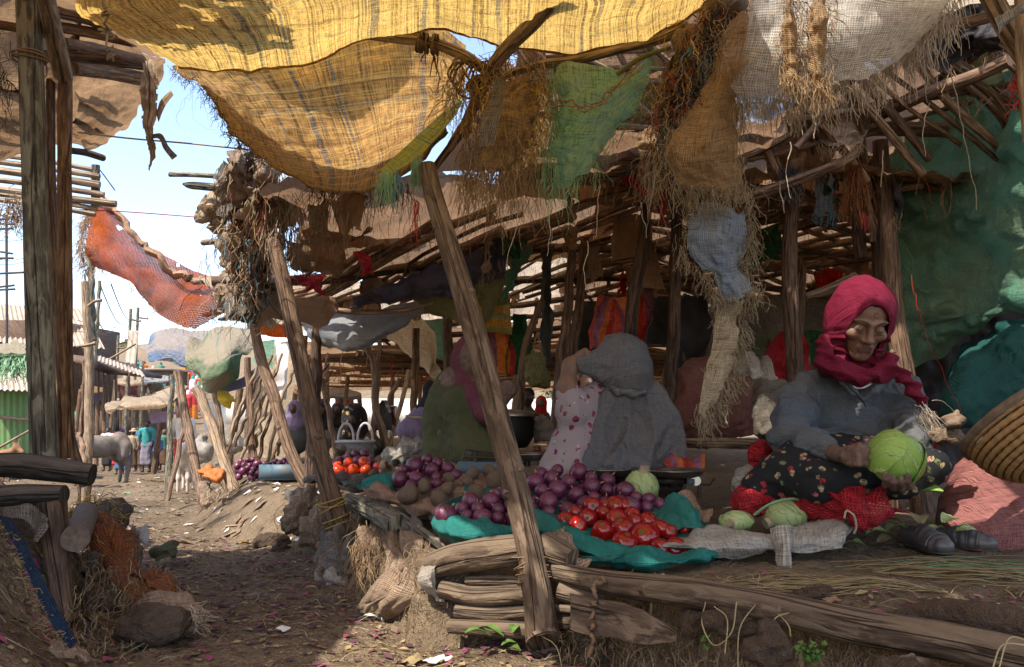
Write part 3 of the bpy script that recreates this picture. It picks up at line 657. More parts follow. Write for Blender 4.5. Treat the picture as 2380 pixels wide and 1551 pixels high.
# ---------------------------------------------------------------- poles, posts, logs
def pole_mb(pts, d, n=12, rough=.07, seed=0, kn=26, flat=1., mb=None, world=False, wob=.0, knots=0):
    W_ = np.array(pts, float) if world else np.array([P(*q) for q in pts]); Y = W_[:, 1].mean() if world else None
    if np.isscalar(d): d = [d] * len(pts)
    r = np.array([(q * .5 if world else px(q, W_[i, 1]) * .5) for i, q in enumerate(d)])
    G = _cr(W_, kn, 0); R = np.interp(np.linspace(0, 1, kn), np.linspace(0, 1, len(r)), r)
    if wob: G = G + np.stack([vn(np.stack([np.arange(kn) * .45, 0 * G[:, 0] + k * 9, 0 * G[:, 0] + seed], -1), seed + k) for k in range(3)], -1) * wob
    rr = np.random.RandomState(seed)
    mb = mb or MB(); mb.tube(G, R, n, rough=rough, seed=seed, flat=flat)
    for q in range(knots):
        i = rr.randint(2, kn - 2); a = rr.random() * 6.28
        nn = A(cos(a), -abs(sin(a)) - .2, 0); nn /= np.linalg.norm(nn); c = G[i] + nn * R[i] * .9
        mb.tube([c - nn * R[i] * .4, c + nn * R[i] * .16, c + nn * R[i] * .2], [R[i] * .55, R[i] * .42, R[i] * .1], 8, rough=.1, seed=q)
    return mb
def pole(name, label, cat, pts, d, mat, group=None, toground=False, **kw):
    if toground:
        a = P(*pts[-1]); z = gnd(a[0], a[1]) - .05
        if a[2] > z + .02:
            b = P(*pts[-2]); t = (z - a[2]) / (a[2] - b[2]) if abs(a[2] - b[2]) > 1e-6 else 0; c = a + (a - b) * t; c[2] = z
            W_ = [P(*q) for q in pts] + [c]; dd = [d] * len(pts) if np.isscalar(d) else list(d); dd = [px(x, w[1]) for x, w in zip(dd, W_)]; dd.append(dd[-1])
            return single(name, pole_mb(W_, dd, world=True, seed=len(bpy.data.objects), **kw), mat, label, cat, group)
    return single(name, pole_mb(pts, d, seed=len(bpy.data.objects), **kw), mat, label, cat, group)
def lashing(pts, n, r, wraps_r, mat, parent, name='binding', seed=0, axis=None, h=.03):
    """cord wound round a pole near world point pts"""
    mb = MB(); rr = np.random.RandomState(seed); c = np.asarray(pts, float); ax = A(0, 0, 1) if axis is None else A(*axis) / np.linalg.norm(axis)
    a = np.cross(ax, A(0, 1, .1)); a /= np.linalg.norm(a); b = np.cross(ax, a)
    for i in range(n):
        t = np.linspace(0, 2 * pi, 20); o = rr.uniform(-h, h); tl = rr.uniform(-.35, .35); R = wraps_r * (1.03 + .08 * rr.random())
        q = c + ax * o + np.outer(np.cos(t), a) * R + np.outer(np.sin(t), b) * R + np.outer(np.cos(t + rr.random()), ax) * R * tl
        mb.tube(q, r, 4, cap=False)
    for i in range(3): strand(mb, c + a * wraps_r * rr.uniform(-1, 1) - b * wraps_r + ax * rr.uniform(-h, h), .05 + .09 * rr.random(), r * .8, seed * 7 + i)
    return part(name, mb, mat, parent)

o = pole('support_post', 'stout pale leaning post in front of the onion heap, bound with cord near its foot', 'post',
     [(992, 385, 2.30), (1012, 470, 2.27), (1052, 600, 2.2), (1100, 760, 2.13), (1160, 985, 2.05), (1205, 1160, 2.0), (1243, 1340, 1.93), (1260, 1470, 1.90), (1264, 1490, 1.89)],
     [40, 46, 51, 55, 57, 60, 63, 76, 84], M['postwood'], n=20, rough=.035, kn=48, knots=4)
bare_thing_part(o); lashing(P(1236, 1322, 1.95), 6, .0016, .040, M['cordbrown'], o, seed=3, axis=P(1160, 985, 2.05) - P(1243, 1340, 1.93))
o = pole('support_post', 'dark leaning post tied with a yellow string above the rag bank', 'post',
     [(636, 560, 3.2), (655, 640, 3.15), (690, 800, 3.1), (728, 980, 3.1), (757, 1110, 3.1), (790, 1215, 3.1), (822, 1295, 3.1)], [32, 36, 38, 41, 44, 50, 56], M['midwood'], toground=True, n=16, rough=.06, kn=40, knots=3)
bare_thing_part(o); lashing(P(778, 1190, 3.1), 5, .002, .052, M['cordyellow'], o, seed=4, axis=P(757, 1110, 3.1) - P(790, 1215, 3.1), h=.05)

# the two tall poles and the timber frame of the stall on the left
o = pole('corner_pole', 'thick grey weathered pole standing on the dark log ends, roped near the top', 'post', [(60, -120, 2.2), (66, 0, 2.2), (74, 200, 2.22), (84, 560, 2.25), (93, 800, 2.28), (104, 1066, 2.32)],
     [57, 57, 54, 54, 56, 60], M['greywood'], n=22, rough=.035, kn=50, knots=2)
bare_thing_part(o); lashing(P(70, 132, 2.22), 3, .003, .043, M['cordtan'], o, seed=5, axis=(0, 0, 1), h=.008)
pole('roof_pole_end', 'smooth tan pole with a sawn end resting on the split brown pole', 'pole', [(92, -60, 1.9), (112, 20, 2.1), (128, 90, 2.3), (146, 172, 2.45)], [42, 43, 44, 44], M['palewood'], n=16)
pole('corner_pole', 'split brown pole standing just right of the thick grey one', 'post', [(152, 176, 2.5), (150, 400, 2.45), (151, 700, 2.45), (153, 1066, 2.45)], [31, 31, 33, 38], M['brownwood'], n=14, rough=.10, kn=36, knots=1)
pole('brace_pole', 'thin curved pole hidden behind the two tall poles', 'post', [(118, 170, 2.7), (118, 420, 2.7), (128, 640, 2.7), (140, 820, 2.7), (160, 1000, 2.7), (200, 1130, 2.7)], [20, 22, 22, 24, 22, 20], M['midwood'], n=10, rough=.1)
pole('brace_pole', 'pale thin pole leaning behind the split brown pole', 'post', [(100, 480, 3.2), (118, 640, 3.2), (130, 800, 3.2), (138, 1000, 3.2), (142, 1100, 3.2)], [18, 20, 22, 22, 22], M['palewood'], n=10, rough=.08)
pole('sill_log', 'upper dark split log under the tall poles', 'log', [(-120, 1082, 2.15), (60, 1085, 2.2), (215, 1105, 2.22)], [50, 56, 50], M['blackwood'], n=16, rough=.12, kn=40)
pole('sill_log', 'lower dark squared log under the split log', 'log', [(-120, 1165, 2.1), (40, 1152, 2.15), (150, 1150, 2.15)], [50, 50, 44], M['blackwood'], n=14, rough=.10, kn=30)
pole('stall_stake', 'dark upright leg under the log ends', 'post', [(120, 1165, 2.15), (135, 1300, 2.15), (158, 1450, 2.1)], [62, 56, 40], M['darkwood'], n=12, rough=.14, kn=30)
pole('stall_stake', 'short dark stake beside the round log end', 'post', [(180, 1370, 2.25), (188, 1460, 2.2)], [30, 24], M['darkwood'], n=10, rough=.15)
o = pole('jutting_log', 'round log end jutting towards the camera from the left bank', 'log', [(200, 1195, 2.8), (188, 1222, 2.4), (175, 1252, 2.1)], [52, 56, 60], M['endwood'], n=18, rough=.05)
# low log and the log wall in the centre
LW = [('thick dusty log directly under the teal sack', [(1005, 1318, 2.12), (1060, 1300, 2.08), (1140, 1285, 2.02), (1215, 1275, 1.99)], [60, 68, 74, 70]),
      ('rounded log stub behind the foot of the leaning post', [(1262, 1268, 2.0), (1290, 1282, 1.98), (1330, 1300, 1.95)], [68, 66, 50]),
      ('short split log under the thick one', [(1085, 1352, 2.06), (1150, 1350, 2.03), (1222, 1352, 2.0)], [22, 26, 22]),
      ('long cracked log in the middle of the log wall', [(1025, 1370, 2.08), (1110, 1385, 2.04), (1240, 1380, 1.98)], [38, 42, 44]),
      ('lower flaking log of the wall', [(1060, 1420, 2.06), (1150, 1428, 2.02), (1250, 1420, 1.97)], [30, 36, 34]),
      ('bottom mud covered log of the wall', [(1045, 1455, 2.06), (1150, 1462, 2.0), (1262, 1466, 1.95)], [32, 36, 36]),
      ('short log right of the leaning post', [(1300, 1372, 1.95), (1350, 1385, 1.93), (1395, 1392, 1.9)], [44, 44, 42]),
      ('second short log right of the post', [(1280, 1412, 1.96), (1340, 1418, 1.92), (1405, 1425, 1.9)], [18, 20, 14]),
      ('lowest short log right of the post', [(1300, 1448, 1.96), (1350, 1450, 1.92), (1420, 1458, 1.88)], [34, 36, 26])]
for lb, pts, d in LW: pole('wall_log', lb, 'log', pts, d, M['logwood'], group='logs stacked in the low retaining wall', n=18, rough=.09, kn=34)
pole('edge_log', 'long log edging the raised floor, running to the lower right corner', 'log',
     [(1290, 1330, 1.97), (1420, 1356, 1.86), (1600, 1378, 1.72), (1800, 1412, 1.6), (2000, 1455, 1.5), (2200, 1490, 1.4), (2480, 1550, 1.28)], [44, 56, 66, 72, 80, 82, 88], M['logwood'], n=22, rough=.07, kn=70, knots=3)
pole('edge_log', 'thin split pole lying along the floor edge above the long log', 'log', [(1640, 1380, 1.80), (1750, 1392, 1.73), (1900, 1415, 1.62), (2060, 1452, 1.53)], [16, 22, 24, 14], M['logwood'], n=10, rough=.1)
pole('edge_log', 'thick curved root bulging along the floor at the right edge', 'log', [(2050, 1440, 1.55), (2180, 1425, 1.5), (2300, 1440, 1.42), (2460, 1465, 1.36)], [22, 60, 72, 74], M['rock'], n=16, rough=.08, kn=30)
# flat board
mbx = MB(); a, b = P(1325, 1418, 1.84), P(1568, 1470, 1.72); t = np.linspace(0, 1, 12)
cs = a + np.outer(t, b - a); wd = np.interp(t, [0, .7, 1], [36, 36, 12]) * 1.78 / FOC
for k in range(12):
    q = cs[k]
Gb = np.stack([np.stack([cs + np.outer(wd, A(0, s1 * .25, s1)) + A(0, -s2 * .018, 0) for s1, s2 in ((-1, 0), (-1, 1), (1, 1), (1, 0), (-1, 0))], 0)], 0)[0]
Gb = Gb + .003 * fbm(Gb * 25, 3)[..., None]
mbx.grid(Gb, np.stack([np.broadcast_to(np.arange(5)[:, None] * .05, Gb.shape[:2]), np.broadcast_to(t * .3, Gb.shape[:2])], -1))
mbx.add(Gb[:4, 0], [(0, 1, 2, 3)]); mbx.add(Gb[:4, -1], [(3, 2, 1, 0)])
single('split_board', mbx, M['logwood'], 'broad split board wedged slanting under the long edge log', 'board', smooth=False)
pole('bank_log', 'grey round log end lying on the rag bank behind the yellow string', 'log', [(812, 1165, 3.3), (850, 1180, 3.0), (925, 1222, 2.6)], [38, 44, 50], M['greywood'], n=16, rough=.07)
pole('bank_pole', 'thin grey pole slanting down in front of the peach sack', 'pole', [(880, 1165, 2.9), (960, 1220, 2.55), (1050, 1288, 2.25)], [16, 20, 24], M['greywood'], n=10, rough=.14)
pole('back_log', 'pale log lying on the floor behind the grey shawl woman', 'log', [(1560, 1030, 3.4), (1660, 1030, 3.35), (1790, 1034, 3.3)], [22, 24, 26], M['palewood'], n=12, rough=.08)
pole('propped_stick', 'short pale stick jutting out beside the dark olive wrap', 'stick', [(945, 968, 3.6), (985, 972, 3.5), (1022, 976, 3.4)], [7, 8, 9], M['palewood'], n=8)
pole('thrown_stick', 'thin peeled stick lying on the sunlit bank', 'stick', [(525, 1286 - 62, 4.6), (590, 1280 - 62, 4.5), (665, 1274 - 62, 4.3)], [5, 5, 5], M['palewood'], n=6)

# posts of the shed: label, points (the last is carried to the ground), diameters, wood
PO = [('dark post standing between the rag bundle and the blue grey tarpaulin', [(738, 735, 4.6), (733, 900, 4.6), (725, 1040, 4.5)], [25, 26, 28], 'darkwood'),
      ('bent post leaning away below the rag bundle', [(588, 745, 4.9), (605, 830, 4.9), (640, 930, 4.8), (672, 1040, 4.7), (722, 1140, 4.6)], [20, 26, 27, 28, 28], 'midwood'),
      ('slim post by the cream canvas beside the seated lavender figure', [(966, 765, 4.6), (964, 900, 4.6), (960, 1010, 4.6)], [17, 18, 18], 'brownwood'),
      ('curved post bowing outwards beneath the blue grey tarpaulin', [(852, 806, 5.2), (868, 850, 5.2), (875, 950, 5.1), (890, 1010, 5.0)], [14, 16, 18, 20], 'midwood'),
      ('thin upright post just behind the curved one', [(882, 780, 6.2), (878, 900, 6.2), (866, 990, 6.2)], [11, 12, 12], 'midwood'),
      ('short slanting post left of the white veiled figure', [(930, 880, 7.0), (905, 930, 7.0), (898, 985, 7.0)], [10, 11, 12], 'midwood'),
      ('short slanting post right of the white veiled figure', [(950, 860, 6.8), (938, 920, 6.8), (918, 985, 6.8)], [10, 11, 12], 'palewood'),
      ('slanting post behind the black and gold scarf', [(745, 880, 5.4), (762, 950, 5.4), (778, 1030, 5.3)], [12, 13, 14], 'midwood'),
      ('thin leaning post behind the black and gold scarf', [(712, 780, 6), (700, 880, 6), (690, 1010, 6)], [10, 11, 12], 'midwood'),
      ('thin curved post behind the raised hand of the olive figure', [(1278, 600, 4.2), (1262, 690, 4.2), (1225, 800, 4.1), (1205, 960, 4.0)], [13, 15, 17, 20], 'midwood'),
      ('left of the two close posts behind the child', [(1330, 540, 3.9), (1322, 700, 3.9), (1308, 800, 3.8), (1295, 930, 3.8)], [20, 22, 24, 26], 'midwood'),
      ('right of the two close posts behind the child', [(1358, 540, 4.1), (1348, 700, 4.1), (1330, 810, 4.0), (1320, 940, 4.0)], [20, 22, 24, 24], 'midwood'),
      ('post passing in front of the striped red cloth', [(1505, 470, 3.5), (1490, 600, 3.5), (1468, 720, 3.5), (1455, 900, 3.5), (1450, 1010, 3.5)], [26, 30, 32, 30, 28], 'darkwood'),
      ('straight dark post beside the black plastic', [(1573, 440, 3.5), (1570, 600, 3.5), (1566, 760, 3.5), (1556, 950, 3.5)], [26, 28, 30, 30], 'darkwood'),
      ('slim post right behind the straight dark one', [(1556, 780, 4.6), (1548, 860, 4.6), (1532, 960, 4.6)], [12, 13, 14], 'midwood'),
      ('dark round post left of the magenta headscarf', [(1845, 392, 3.1), (1838, 560, 3.1), (1838, 720, 3.1), (1848, 880, 3.1), (1850, 950, 3.1)], [32, 36, 38, 44, 44], 'darkwood'),
      ('slim pole behind the dark round post', [(1868, 620, 3.9), (1862, 760, 3.9), (1860, 900, 3.9)], [15, 15, 16], 'midwood'),
      ('leftmost trunk of the bound post cluster', [(1985, 320, 3.2), (1988, 450, 3.2), (2003, 600, 3.2)], [38, 36, 28], 'darkwood'),
      ('middle trunk of the bound post cluster', [(2020, 330, 3.25), (2034, 500, 3.25), (2046, 700, 3.25), (2060, 880, 3.25)], [30, 30, 30, 32], 'darkwood'),
      ('thickest trunk of the bound post cluster, in front of the green sheeting', [(2048, 330, 3.1), (2062, 500, 3.1), (2078, 700, 3.1), (2098, 850, 3.1), (2112, 960, 3.1)], [34, 40, 44, 46, 50], 'midwood'),
      ('slender stem beside the bound post cluster', [(2008, 350, 3.1), (2018, 450, 3.1), (2028, 560, 3.1)], [12, 14, 14], 'midwood'),
      ('faint far post behind the hanging green cloth', [(1200, 860, 5.4), (1198, 900, 5.4), (1194, 960, 5.4)], [11, 12, 13], 'palewood'),
      ('dark post behind the hanging olive tarpaulin', [(1040, 740, 5.2), (1042, 840, 5.2)], [22, 24], 'darkwood')]
for lb, pts, d, m in PO:
    pole('shed_post', lb, 'post', pts, d, M[m], group='posts holding up the market shed', toground=lb.split()[0] not in ('leftmost', 'slender'), n=12, rough=.08, kn=26, knots=1, wob=.006)
# props and stakes of the stalls beyond the path
ST = [('leaning stake in front of the white goat', [(412, 865, 7.5), (430, 960, 7.3), (452, 1070, 7.0)], [18, 20, 22], 'midwood'),
      ('thick leaning stake with the orange cloth at its foot', [(455, 900, 6.2), (490, 990, 6.1), (532, 1105, 5.9)], [22, 24, 28], 'palewood'),
      ('upright grey stake right of the orange cloth', [(576, 830, 6.2), (582, 960, 6.1), (592, 1110, 6.0)], [16, 17, 22], 'midwood'),
      ('twin stake just behind the thick leaning one', [(498, 905, 7.0), (508, 960, 7.0), (520, 1060, 7.0)], [14, 15, 16], 'palewood'),
      ('slender crooked stake with a forked foot on the path side', [(432, 930, 8.5), (425, 1000, 8.4), (405, 1090, 8.2)], [10, 11, 12], 'midwood'),
      ('stake carrying the left end of the tan canopy', [(402, 870, 9), (396, 960, 9), (390, 1095, 8.8)], [10, 11, 14], 'greywood')]
for lb, pts, d, m in ST: pole('stall_stake', lb, 'stake', pts, d, M[m], group='stakes holding up the stalls beyond the path', toground=True, n=9, rough=.09, wob=.01)
rr = np.random.RandomState(5)
for i in range(14):
    u0 = 520 + i * 13 + rr.uniform(-6, 6); v1 = 1050 + rr.uniform(-25, 45); Y = 6.2 + .25 * rr.randn(); sl = rr.uniform(60, 120)
    pts = [(u0 + sl, 830 + rr.uniform(-20, 40), Y), (u0 + sl * .5, 940, Y), (u0, v1, Y)]
    single('leaning_stick', pole_mb(pts, [6, 8, 9], n=6, rough=.1, seed=i, wob=.015), M['palewood' if i % 2 else 'midwood'], 'thin stick in the slanting fan of sticks leaning against the pale sacking', 'stick', 'sticks leaning together beyond the rag bundle')
# ---------------------------------------------------------------- the shed roof: sheeting laid over a mat of sticks
roof = thing('shed_roof', 'low roof of brown plastic sheeting over crooked sticks, above the seated sellers', 'roof', (0, 3.5, CZ + .85), None)
def zroof(X, Y): return CZ + .86 + .10 * np.sin(X * 1.3 + .4) * smooth(2.9, 3.6, Y) - .025 * (Y - 3) + .05 * vn(np.stack([X * 1.1, Y * 1.1, 0 * X], -1), 4)
def roof_sheet(x0, x1, y0, y1, seed, mat, amp=.046, hole=.0, dz=.035):
    nx, ny = max(int((x1 - x0) / .035), 8), max(int((y1 - y0) / .035), 8)
    X, Y = np.meshgrid(np.linspace(x0, x1, nx), np.linspace(y0, y1, ny)); Y = Y + .12 * vn(np.stack([X * 2, 0 * X, 0 * X + seed], -1), seed)
    p = np.stack([X * 1.4 + Y * 1.1, (X - Y) * 4.2, 0 * X + seed], -1)
    Z = zroof(X, Y) + dz + amp * (vn(p, seed) - .9 * np.abs(vn(p * 2.1, seed + 2)) + .35 * fbm(np.stack([X, Y, 0 * X], -1) * 14, seed + 4, 2) - .7 * np.abs(vn(p * A(2.2, 2.6, 1) + 7, seed + 8)))
    G = np.stack([X, Y, Z], -1); mb = MB().grid(G, np.stack([X, Y], -1), 0, ragmask(G, .5, 10, hole, 4, seed, 'lrtb', .03)); return mb
for x0, x1, y0, y1, m, hl, s in ((-.05, .9, 2.47, 3.5, 'brownsheet', .06, 17), (.7, 3.4, 3.0, 3.8, 'browntarp', .10, 19), (1.9, 4.2, 3.3, 5.4, 'browntarp', .10, 23), (-1.0, .55, 3.0, 4.7, 'palesheet', .10, 3), (.35, 2.1, 3.05, 4.9, 'palesheet', .12, 5), (-1.9, .5, 4.5, 7.0, 'canvas', .22, 8), (.3, 3.6, 4.7, 7.4, 'palesheet', .2, 11), (-1.5, 3.8, 6.9, 10.5, 'palesheet', .28, 14)):
    part('sheeting', roof_sheet(x0, x1, y0, y1, s, m, hole=hl), M[m], roof)
rr = np.random.RandomState(21)
def roof_stick(a, b, r, k, mat):
    n = 10; t = np.linspace(0, 1, n); q = np.outer(1 - t, [*a, 0]) + np.outer(t, [*b, 0]); q[:, 2] = zroof(q[:, 0], q[:, 1]) - .01 - r - .02 * rr.random()
    q += rr.normal(0, .008, q.shape); part('roof_stick', MB().tube(q, np.linspace(r, r * .7, n), 8, rough=.12, seed=k), M[mat], roof)
for k in range(40):                                     # left panel: sticks run from back left to front right
    c = -1.6 + k * .085 + rr.normal(0, .025); y = 3.25 + .9 * rr.random()
    roof_stick((c + .95, y - .35 + .2 * rr.random()), (c - .55 + rr.normal(0, .08), y + 1.75), .011 + .010 * rr.random(), k, 'stick' if k % 4 else 'midwood')
for k in range(24):
    roof_stick((.55 + .02 * k + rr.normal(0, .05), 2.8 + k * .17), (2.1 + .05 * k, 3.9 + k * .2 + rr.normal(0, .06)), .014 + .010 * rr.random(), 60 + k, 'stick' if k % 2 else 'midwood')
for k in range(22): roof_stick((-1.8 + .22 * k, 4.9 + rr.random()), (-2.0 + .25 * k + rr.normal(0, .4), 7.2 + 2 * rr.random()), .012 + .008 * rr.random(), 100 + k, 'midwood')
for k in range(8): roof_stick((-1.6, 4.2 + k * .75 + rr.random() * .1), (3.4, 4.4 + k * .8), .028, 130 + k, 'darkwood')
mbf = MB()
for i in range(900):
    x, y = rr.uniform(-1.1, 2.4), 3.0 + 2.8 * rr.random() ** 1.6; L = .05 + .16 * rr.random()
    strand(mbf, A(x, y, zroof(x, y)), L, .0014, i, [0, 0, 1, 2, 3][rr.randint(5)], n=3, seg_n=6)
part('loose_fibre', mbf, [M['cordtan'], M['cordbrown'], M['cordred'], M['cordgreen']], roof, kind='stuff')

# the raised front of the roof behind the curtain of rags
for rows_, m_, s_ in (([[(1180, 60, 2.75), (1500, 10, 2.6), (1800, -40, 2.5), (2150, -60, 2.45), (2500, -80, 2.4)], [(1160, 220, 2.9), (1500, 190, 2.8), (1800, 150, 2.8), (2150, 110, 2.8), (2500, 60, 2.8)], [(1150, 360, 3.0), (1500, 340, 3.0), (1800, 330, 3.05), (2150, 270, 3.15), (2500, 220, 3.2)], [(1150, 430, 3.05), (1500, 440, 3.1), (1800, 425, 3.2), (2150, 400, 3.5), (2500, 380, 3.6)]], 'brownsheet', 4),
                      ([[(1150, 90, 2.8), (1350, 70, 2.75), (1560, 40, 2.7)], [(1080, 250, 2.9), (1350, 250, 2.86), (1560, 230, 2.85)], [(1000, 400, 3.0), (1300, 400, 3.0), (1560, 400, 3.0)]], 'brownsheet', 6)):
    part('sheeting', sheet(rows_, 130, 60, amp=.06, sc=4, seed=s_, fold=.04, fs=3.5, fdir=1, edge=.3, hole=.24, hs=6, w=.05), M[m_], roof)
for k in range(26): part('roof_stick', pole_mb([(1150 + 48 * k + rr.normal(0, 40), 30 + 60 * rr.random(), 2.6), (1280 + 50 * k + rr.normal(0, 30), 230, 2.75), (1360 + 52 * k + rr.normal(0, 70), 330 + 100 * rr.random(), 2.95)], 9 + 13 * rr.random(), n=8, rough=.12, seed=k), M['midwood' if k % 2 else 'stick'], roof)
for k in range(12): part('roof_stick', pole_mb([(1130 + 300 * rr.random(), 130 + 27 * k, 2.65 + .025 * k), (1700, 120 + 27 * k + rr.normal(0, 22), 2.65 + .025 * k), (1850 + 600 * rr.random(), 30 + 27 * k + rr.normal(0, 30), 2.6 + .025 * k)], 10 + 12 * rr.random(), n=8, rough=.12, seed=k + 30), M['midwood'], roof)

# second, lower shed further back on the left
r2 = thing('shed_roof', 'farther low roof of sticks and green and brown sheeting behind the blue grey tarpaulin', 'roof', (-1.8, 9, CZ + .5))
X, Y = np.meshgrid(np.linspace(-1.9, 2.2, 110), np.linspace(6.9, 24, 110)); X = X * (1 + (Y - 6.9) * .13); p = np.stack([X * 3, Y * .8, 0 * X], -1)
G = np.stack([X, Y, CZ + .55 + .05 * fbm(p, 3, 3)], -1)
part('sheeting', MB().grid(G, G[..., :2], 0, ragmask(G, .3, 4, .25, 2, 3, 'lrtb', .03)), M['browntarp'], r2)
mbf = MB()
for i in range(420): strand(mbf, A(rr.uniform(-2.4, 2.2), rr.uniform(7, 13), CZ + .53), .1 + .25 * rr.random(), .004, i, [0, 1, 1, 2][rr.randint(4)])
part('loose_fibre', mbf, [M['cordtan'], M['cordbrown'], M['cordred']], r2, kind='stuff')
for k in range(88):
    y = 6.9 + 12 * rr.random() ** 1.6; x = (-1.9 + 2.9 * rr.random()) * (1 + (y - 6.9) * .13); a = rr.normal(.35, .15); L = 1.5 + 1.6 * rr.random()
    q = np.stack([np.linspace(x, x + L * cos(a), 8), np.linspace(y, y + L * sin(a), 8), CZ + .50 + rr.normal(0, .015, 8)], -1)
    part('roof_stick', MB().tube(q, .02 + .015 * rr.random(), 6, rough=.1, seed=k), M['stick' if k % 3 else 'midwood'], r2)
for k, (x, y, m) in enumerate(((-1.7, 8, 'greentarp2'), (-.9, 8.4, 'greentarp2'), (-.4, 9.5, 'greentarp2'), (-1.7, 9.6, 'skytarp'))):
    X, Y = np.meshgrid(np.linspace(x, x + .8, 14), np.linspace(y, y + .5, 10)); G = np.stack([X, Y, CZ + .47 + .02 * fbm(np.stack([X, Y, X], -1) * 3, k)], -1); part('patch', MB().grid(G), M[m], r2)
for k in range(9): pole('shed_post', 'thin far post under the farther low roof', 'post', [(u := 700 + k * 55 + rr.uniform(-15, 15), 845, 9 + (k % 3) * 1.6), (u + rr.uniform(-12, 12), 960, 9 + (k % 3) * 1.6)], 9, M['midwood'], group='far posts under the farther low roof', toground=True, n=7)

# ---------------------------------------------------------------- yellow awnings overhead
aw = thing('overhead_awning', 'large yellow plaid sacking stretched overhead, glowing where the sun strikes it', 'awning', P(800, 120, 2.3))
rows = [[(415, 158, 2.62), (560, 165, 2.66), (700, 142, 2.6), (850, 100, 2.5), (1010, 62, 2.42), (1160, 100, 2.4), (1330, 118, 2.38), (1520, 78, 2.3), (1650, 10, 2.2)],
        [(330, 110, 2.4), (540, 110, 2.4), (690, 95, 2.36), (850, 62, 2.3), (1010, 32, 2.24), (1160, 60, 2.2), (1330, 70, 2.18), (1520, 30, 2.12), (1690, -50, 2.05)],
        [(235, 60, 2.15), (480, 40, 2.12), (680, 30, 2.1), (850, 5, 2.05), (1010, -10, 2.0), (1160, 0, 1.98), (1340, 5, 1.95), (1540, -30, 1.9), (1730, -110, 1.85)],
        [(175, -10, 1.9), (420, -50, 1.85), (660, -60, 1.8), (850, -90, 1.78), (1010, -110, 1.75), (1170, -110, 1.72), (1350, -110, 1.7), (1560, -140, 1.66), (1800, -200, 1.62)]]
ctl = np.array([[P(*q) for q in r] for r in rows]); last = ctl[-1].copy(); xr = []
for y, xl, xx in ((1.45, -.72, 1.25), (1.0, -.62, 1.5), (.5, -.62, 1.7), (.15, -.55, 1.7)):  # unseen rear of the awning, outline shaped for shade and a sun gap
    r = last.copy(); r[:, 0] = np.linspace(xl, xx, 9); r[:, 1] = y; r[:, 2] = CZ + .98 + .05 * np.cos(np.linspace(0, 9, 9)); xr.append(r)
ctl = np.concatenate([ctl, np.array(xr)])
G, UV = surf(None, 230, 190, amp=.012, sc=6, seed=2, fold=.010, fs=5, fdir=0, ctl=ctl)
keep = ragmask(G, .0, 10, .0, 5, 2)
cc = (G[:-1, :-1] + G[1:, 1:]) / 2
keep &= ~((cc[..., 1] < 1.75) & (fbm(cc * 5, 31, 3) > .62))                    # holes added out of view so that sun spots fall below
part('sacking', MB().grid(G, UV, 0, keep), M['yellow'], aw)
hem = G[0]; mbh = MB().tube(hem[::2], .006, 6, rough=.3, seed=1); part('rolled_hem', mbh, M['yellow'], aw)
part('loose_thread', fringe(hem, 90, .03, .0008, 3), M['cordyellow'], aw, kind='stuff')
# a second layer added above it to cast shade on the left part of the sacking
rows = [[(215, 90, 2.25), (420, 165, 2.5), (620, 150, 2.5), (720, 105, 2.45)], [(130, -40, 1.95), (380, 20, 2.05), (560, 40, 2.15), (690, 10, 2.15)], [(60, -200, 1.5), (340, -160, 1.6), (500, -120, 1.7), (620, -100, 1.7)]]
Gq, UVq = surf(rows, 50, 40, amp=.02, sc=5, seed=6, ctl=np.array([[P(*q) + A(-.10, -.12, .15) for q in r] for r in rows]))
single('shade_tarpaulin', MB().grid(Gq, UVq, 0, ragmask(Gq, .6, 9, .36, 9, 6)), M['browntarp'], 'tattered brown tarpaulin added above the left corner of the yellow awning to shade it', 'tarpaulin')

sc_ = thing('sagging_awning', 'deep sagging sling of tan and yellow plaid sacking in the upper middle', 'awning', P(800, 430, 2.7))
rows = [[(398, 150, 2.72), (500, 150, 2.8), (640, 130, 2.85), (780, 80, 2.85), (900, 40, 2.8), (1000, 45, 2.75), (1085, 110, 2.7)],
        [(470, 215, 2.66), (570, 225, 2.82), (690, 220, 2.95), (800, 205, 2.98), (910, 190, 2.92), (1000, 185, 2.8), (1080, 190, 2.68)],
        [(520, 285, 2.6), (620, 305, 2.78), (730, 310, 2.92), (830, 300, 2.95), (920, 275, 2.9), (1000, 255, 2.76), (1072, 228, 2.64)],
        [(560, 335, 2.56), (660, 372, 2.68), (760, 388, 2.8), (850, 378, 2.82), (925, 345, 2.78), (992, 310, 2.68), (1055, 262, 2.6)],
        [(625, 388, 2.52), (695, 415, 2.56), (770, 432, 2.6), (830, 436, 2.6), (880, 418, 2.58), (935, 385, 2.56), (1035, 300, 2.54)]]
mb = sheet(rows, 190, 130, amp=.012, sc=7, seed=4, fold=.012, fs=6, fdir=1); Gs = mb.G
part('sacking', mb, M['yellow_shaded'], sc_)
part('hem', MB().tube(Gs[-1, ::3], .006, 6, rough=.3), M['yellow'], sc_)
rows = [[(1068, 232, 2.58), (1030, 262, 2.56), (980, 305, 2.54), (930, 350, 2.52), (885, 395, 2.5)], [(1092, 205, 2.55), (1062, 262, 2.52), (1015, 320, 2.5), (965, 368, 2.49), (898, 412, 2.48)]]
part('turned_back_edge', sheet(rows, 60, 16, amp=.006, seed=3), M['limestrip'], sc_)
part('fringe', fringe(Gs[:, 0], 240, .045, .0011, 12, curl=1.2, drift=.8, jit=.006, seg_n=6), M['cordblack'], sc_, kind='stuff')
mb = MB()
for i in range(7): strand(mb, P(455 + rr.uniform(-12, 12), 175 + 20 * rr.random(), 2.6), .18 + .08 * rr.random(), .0004, 900 + i, curl=1.0, seg_n=16)
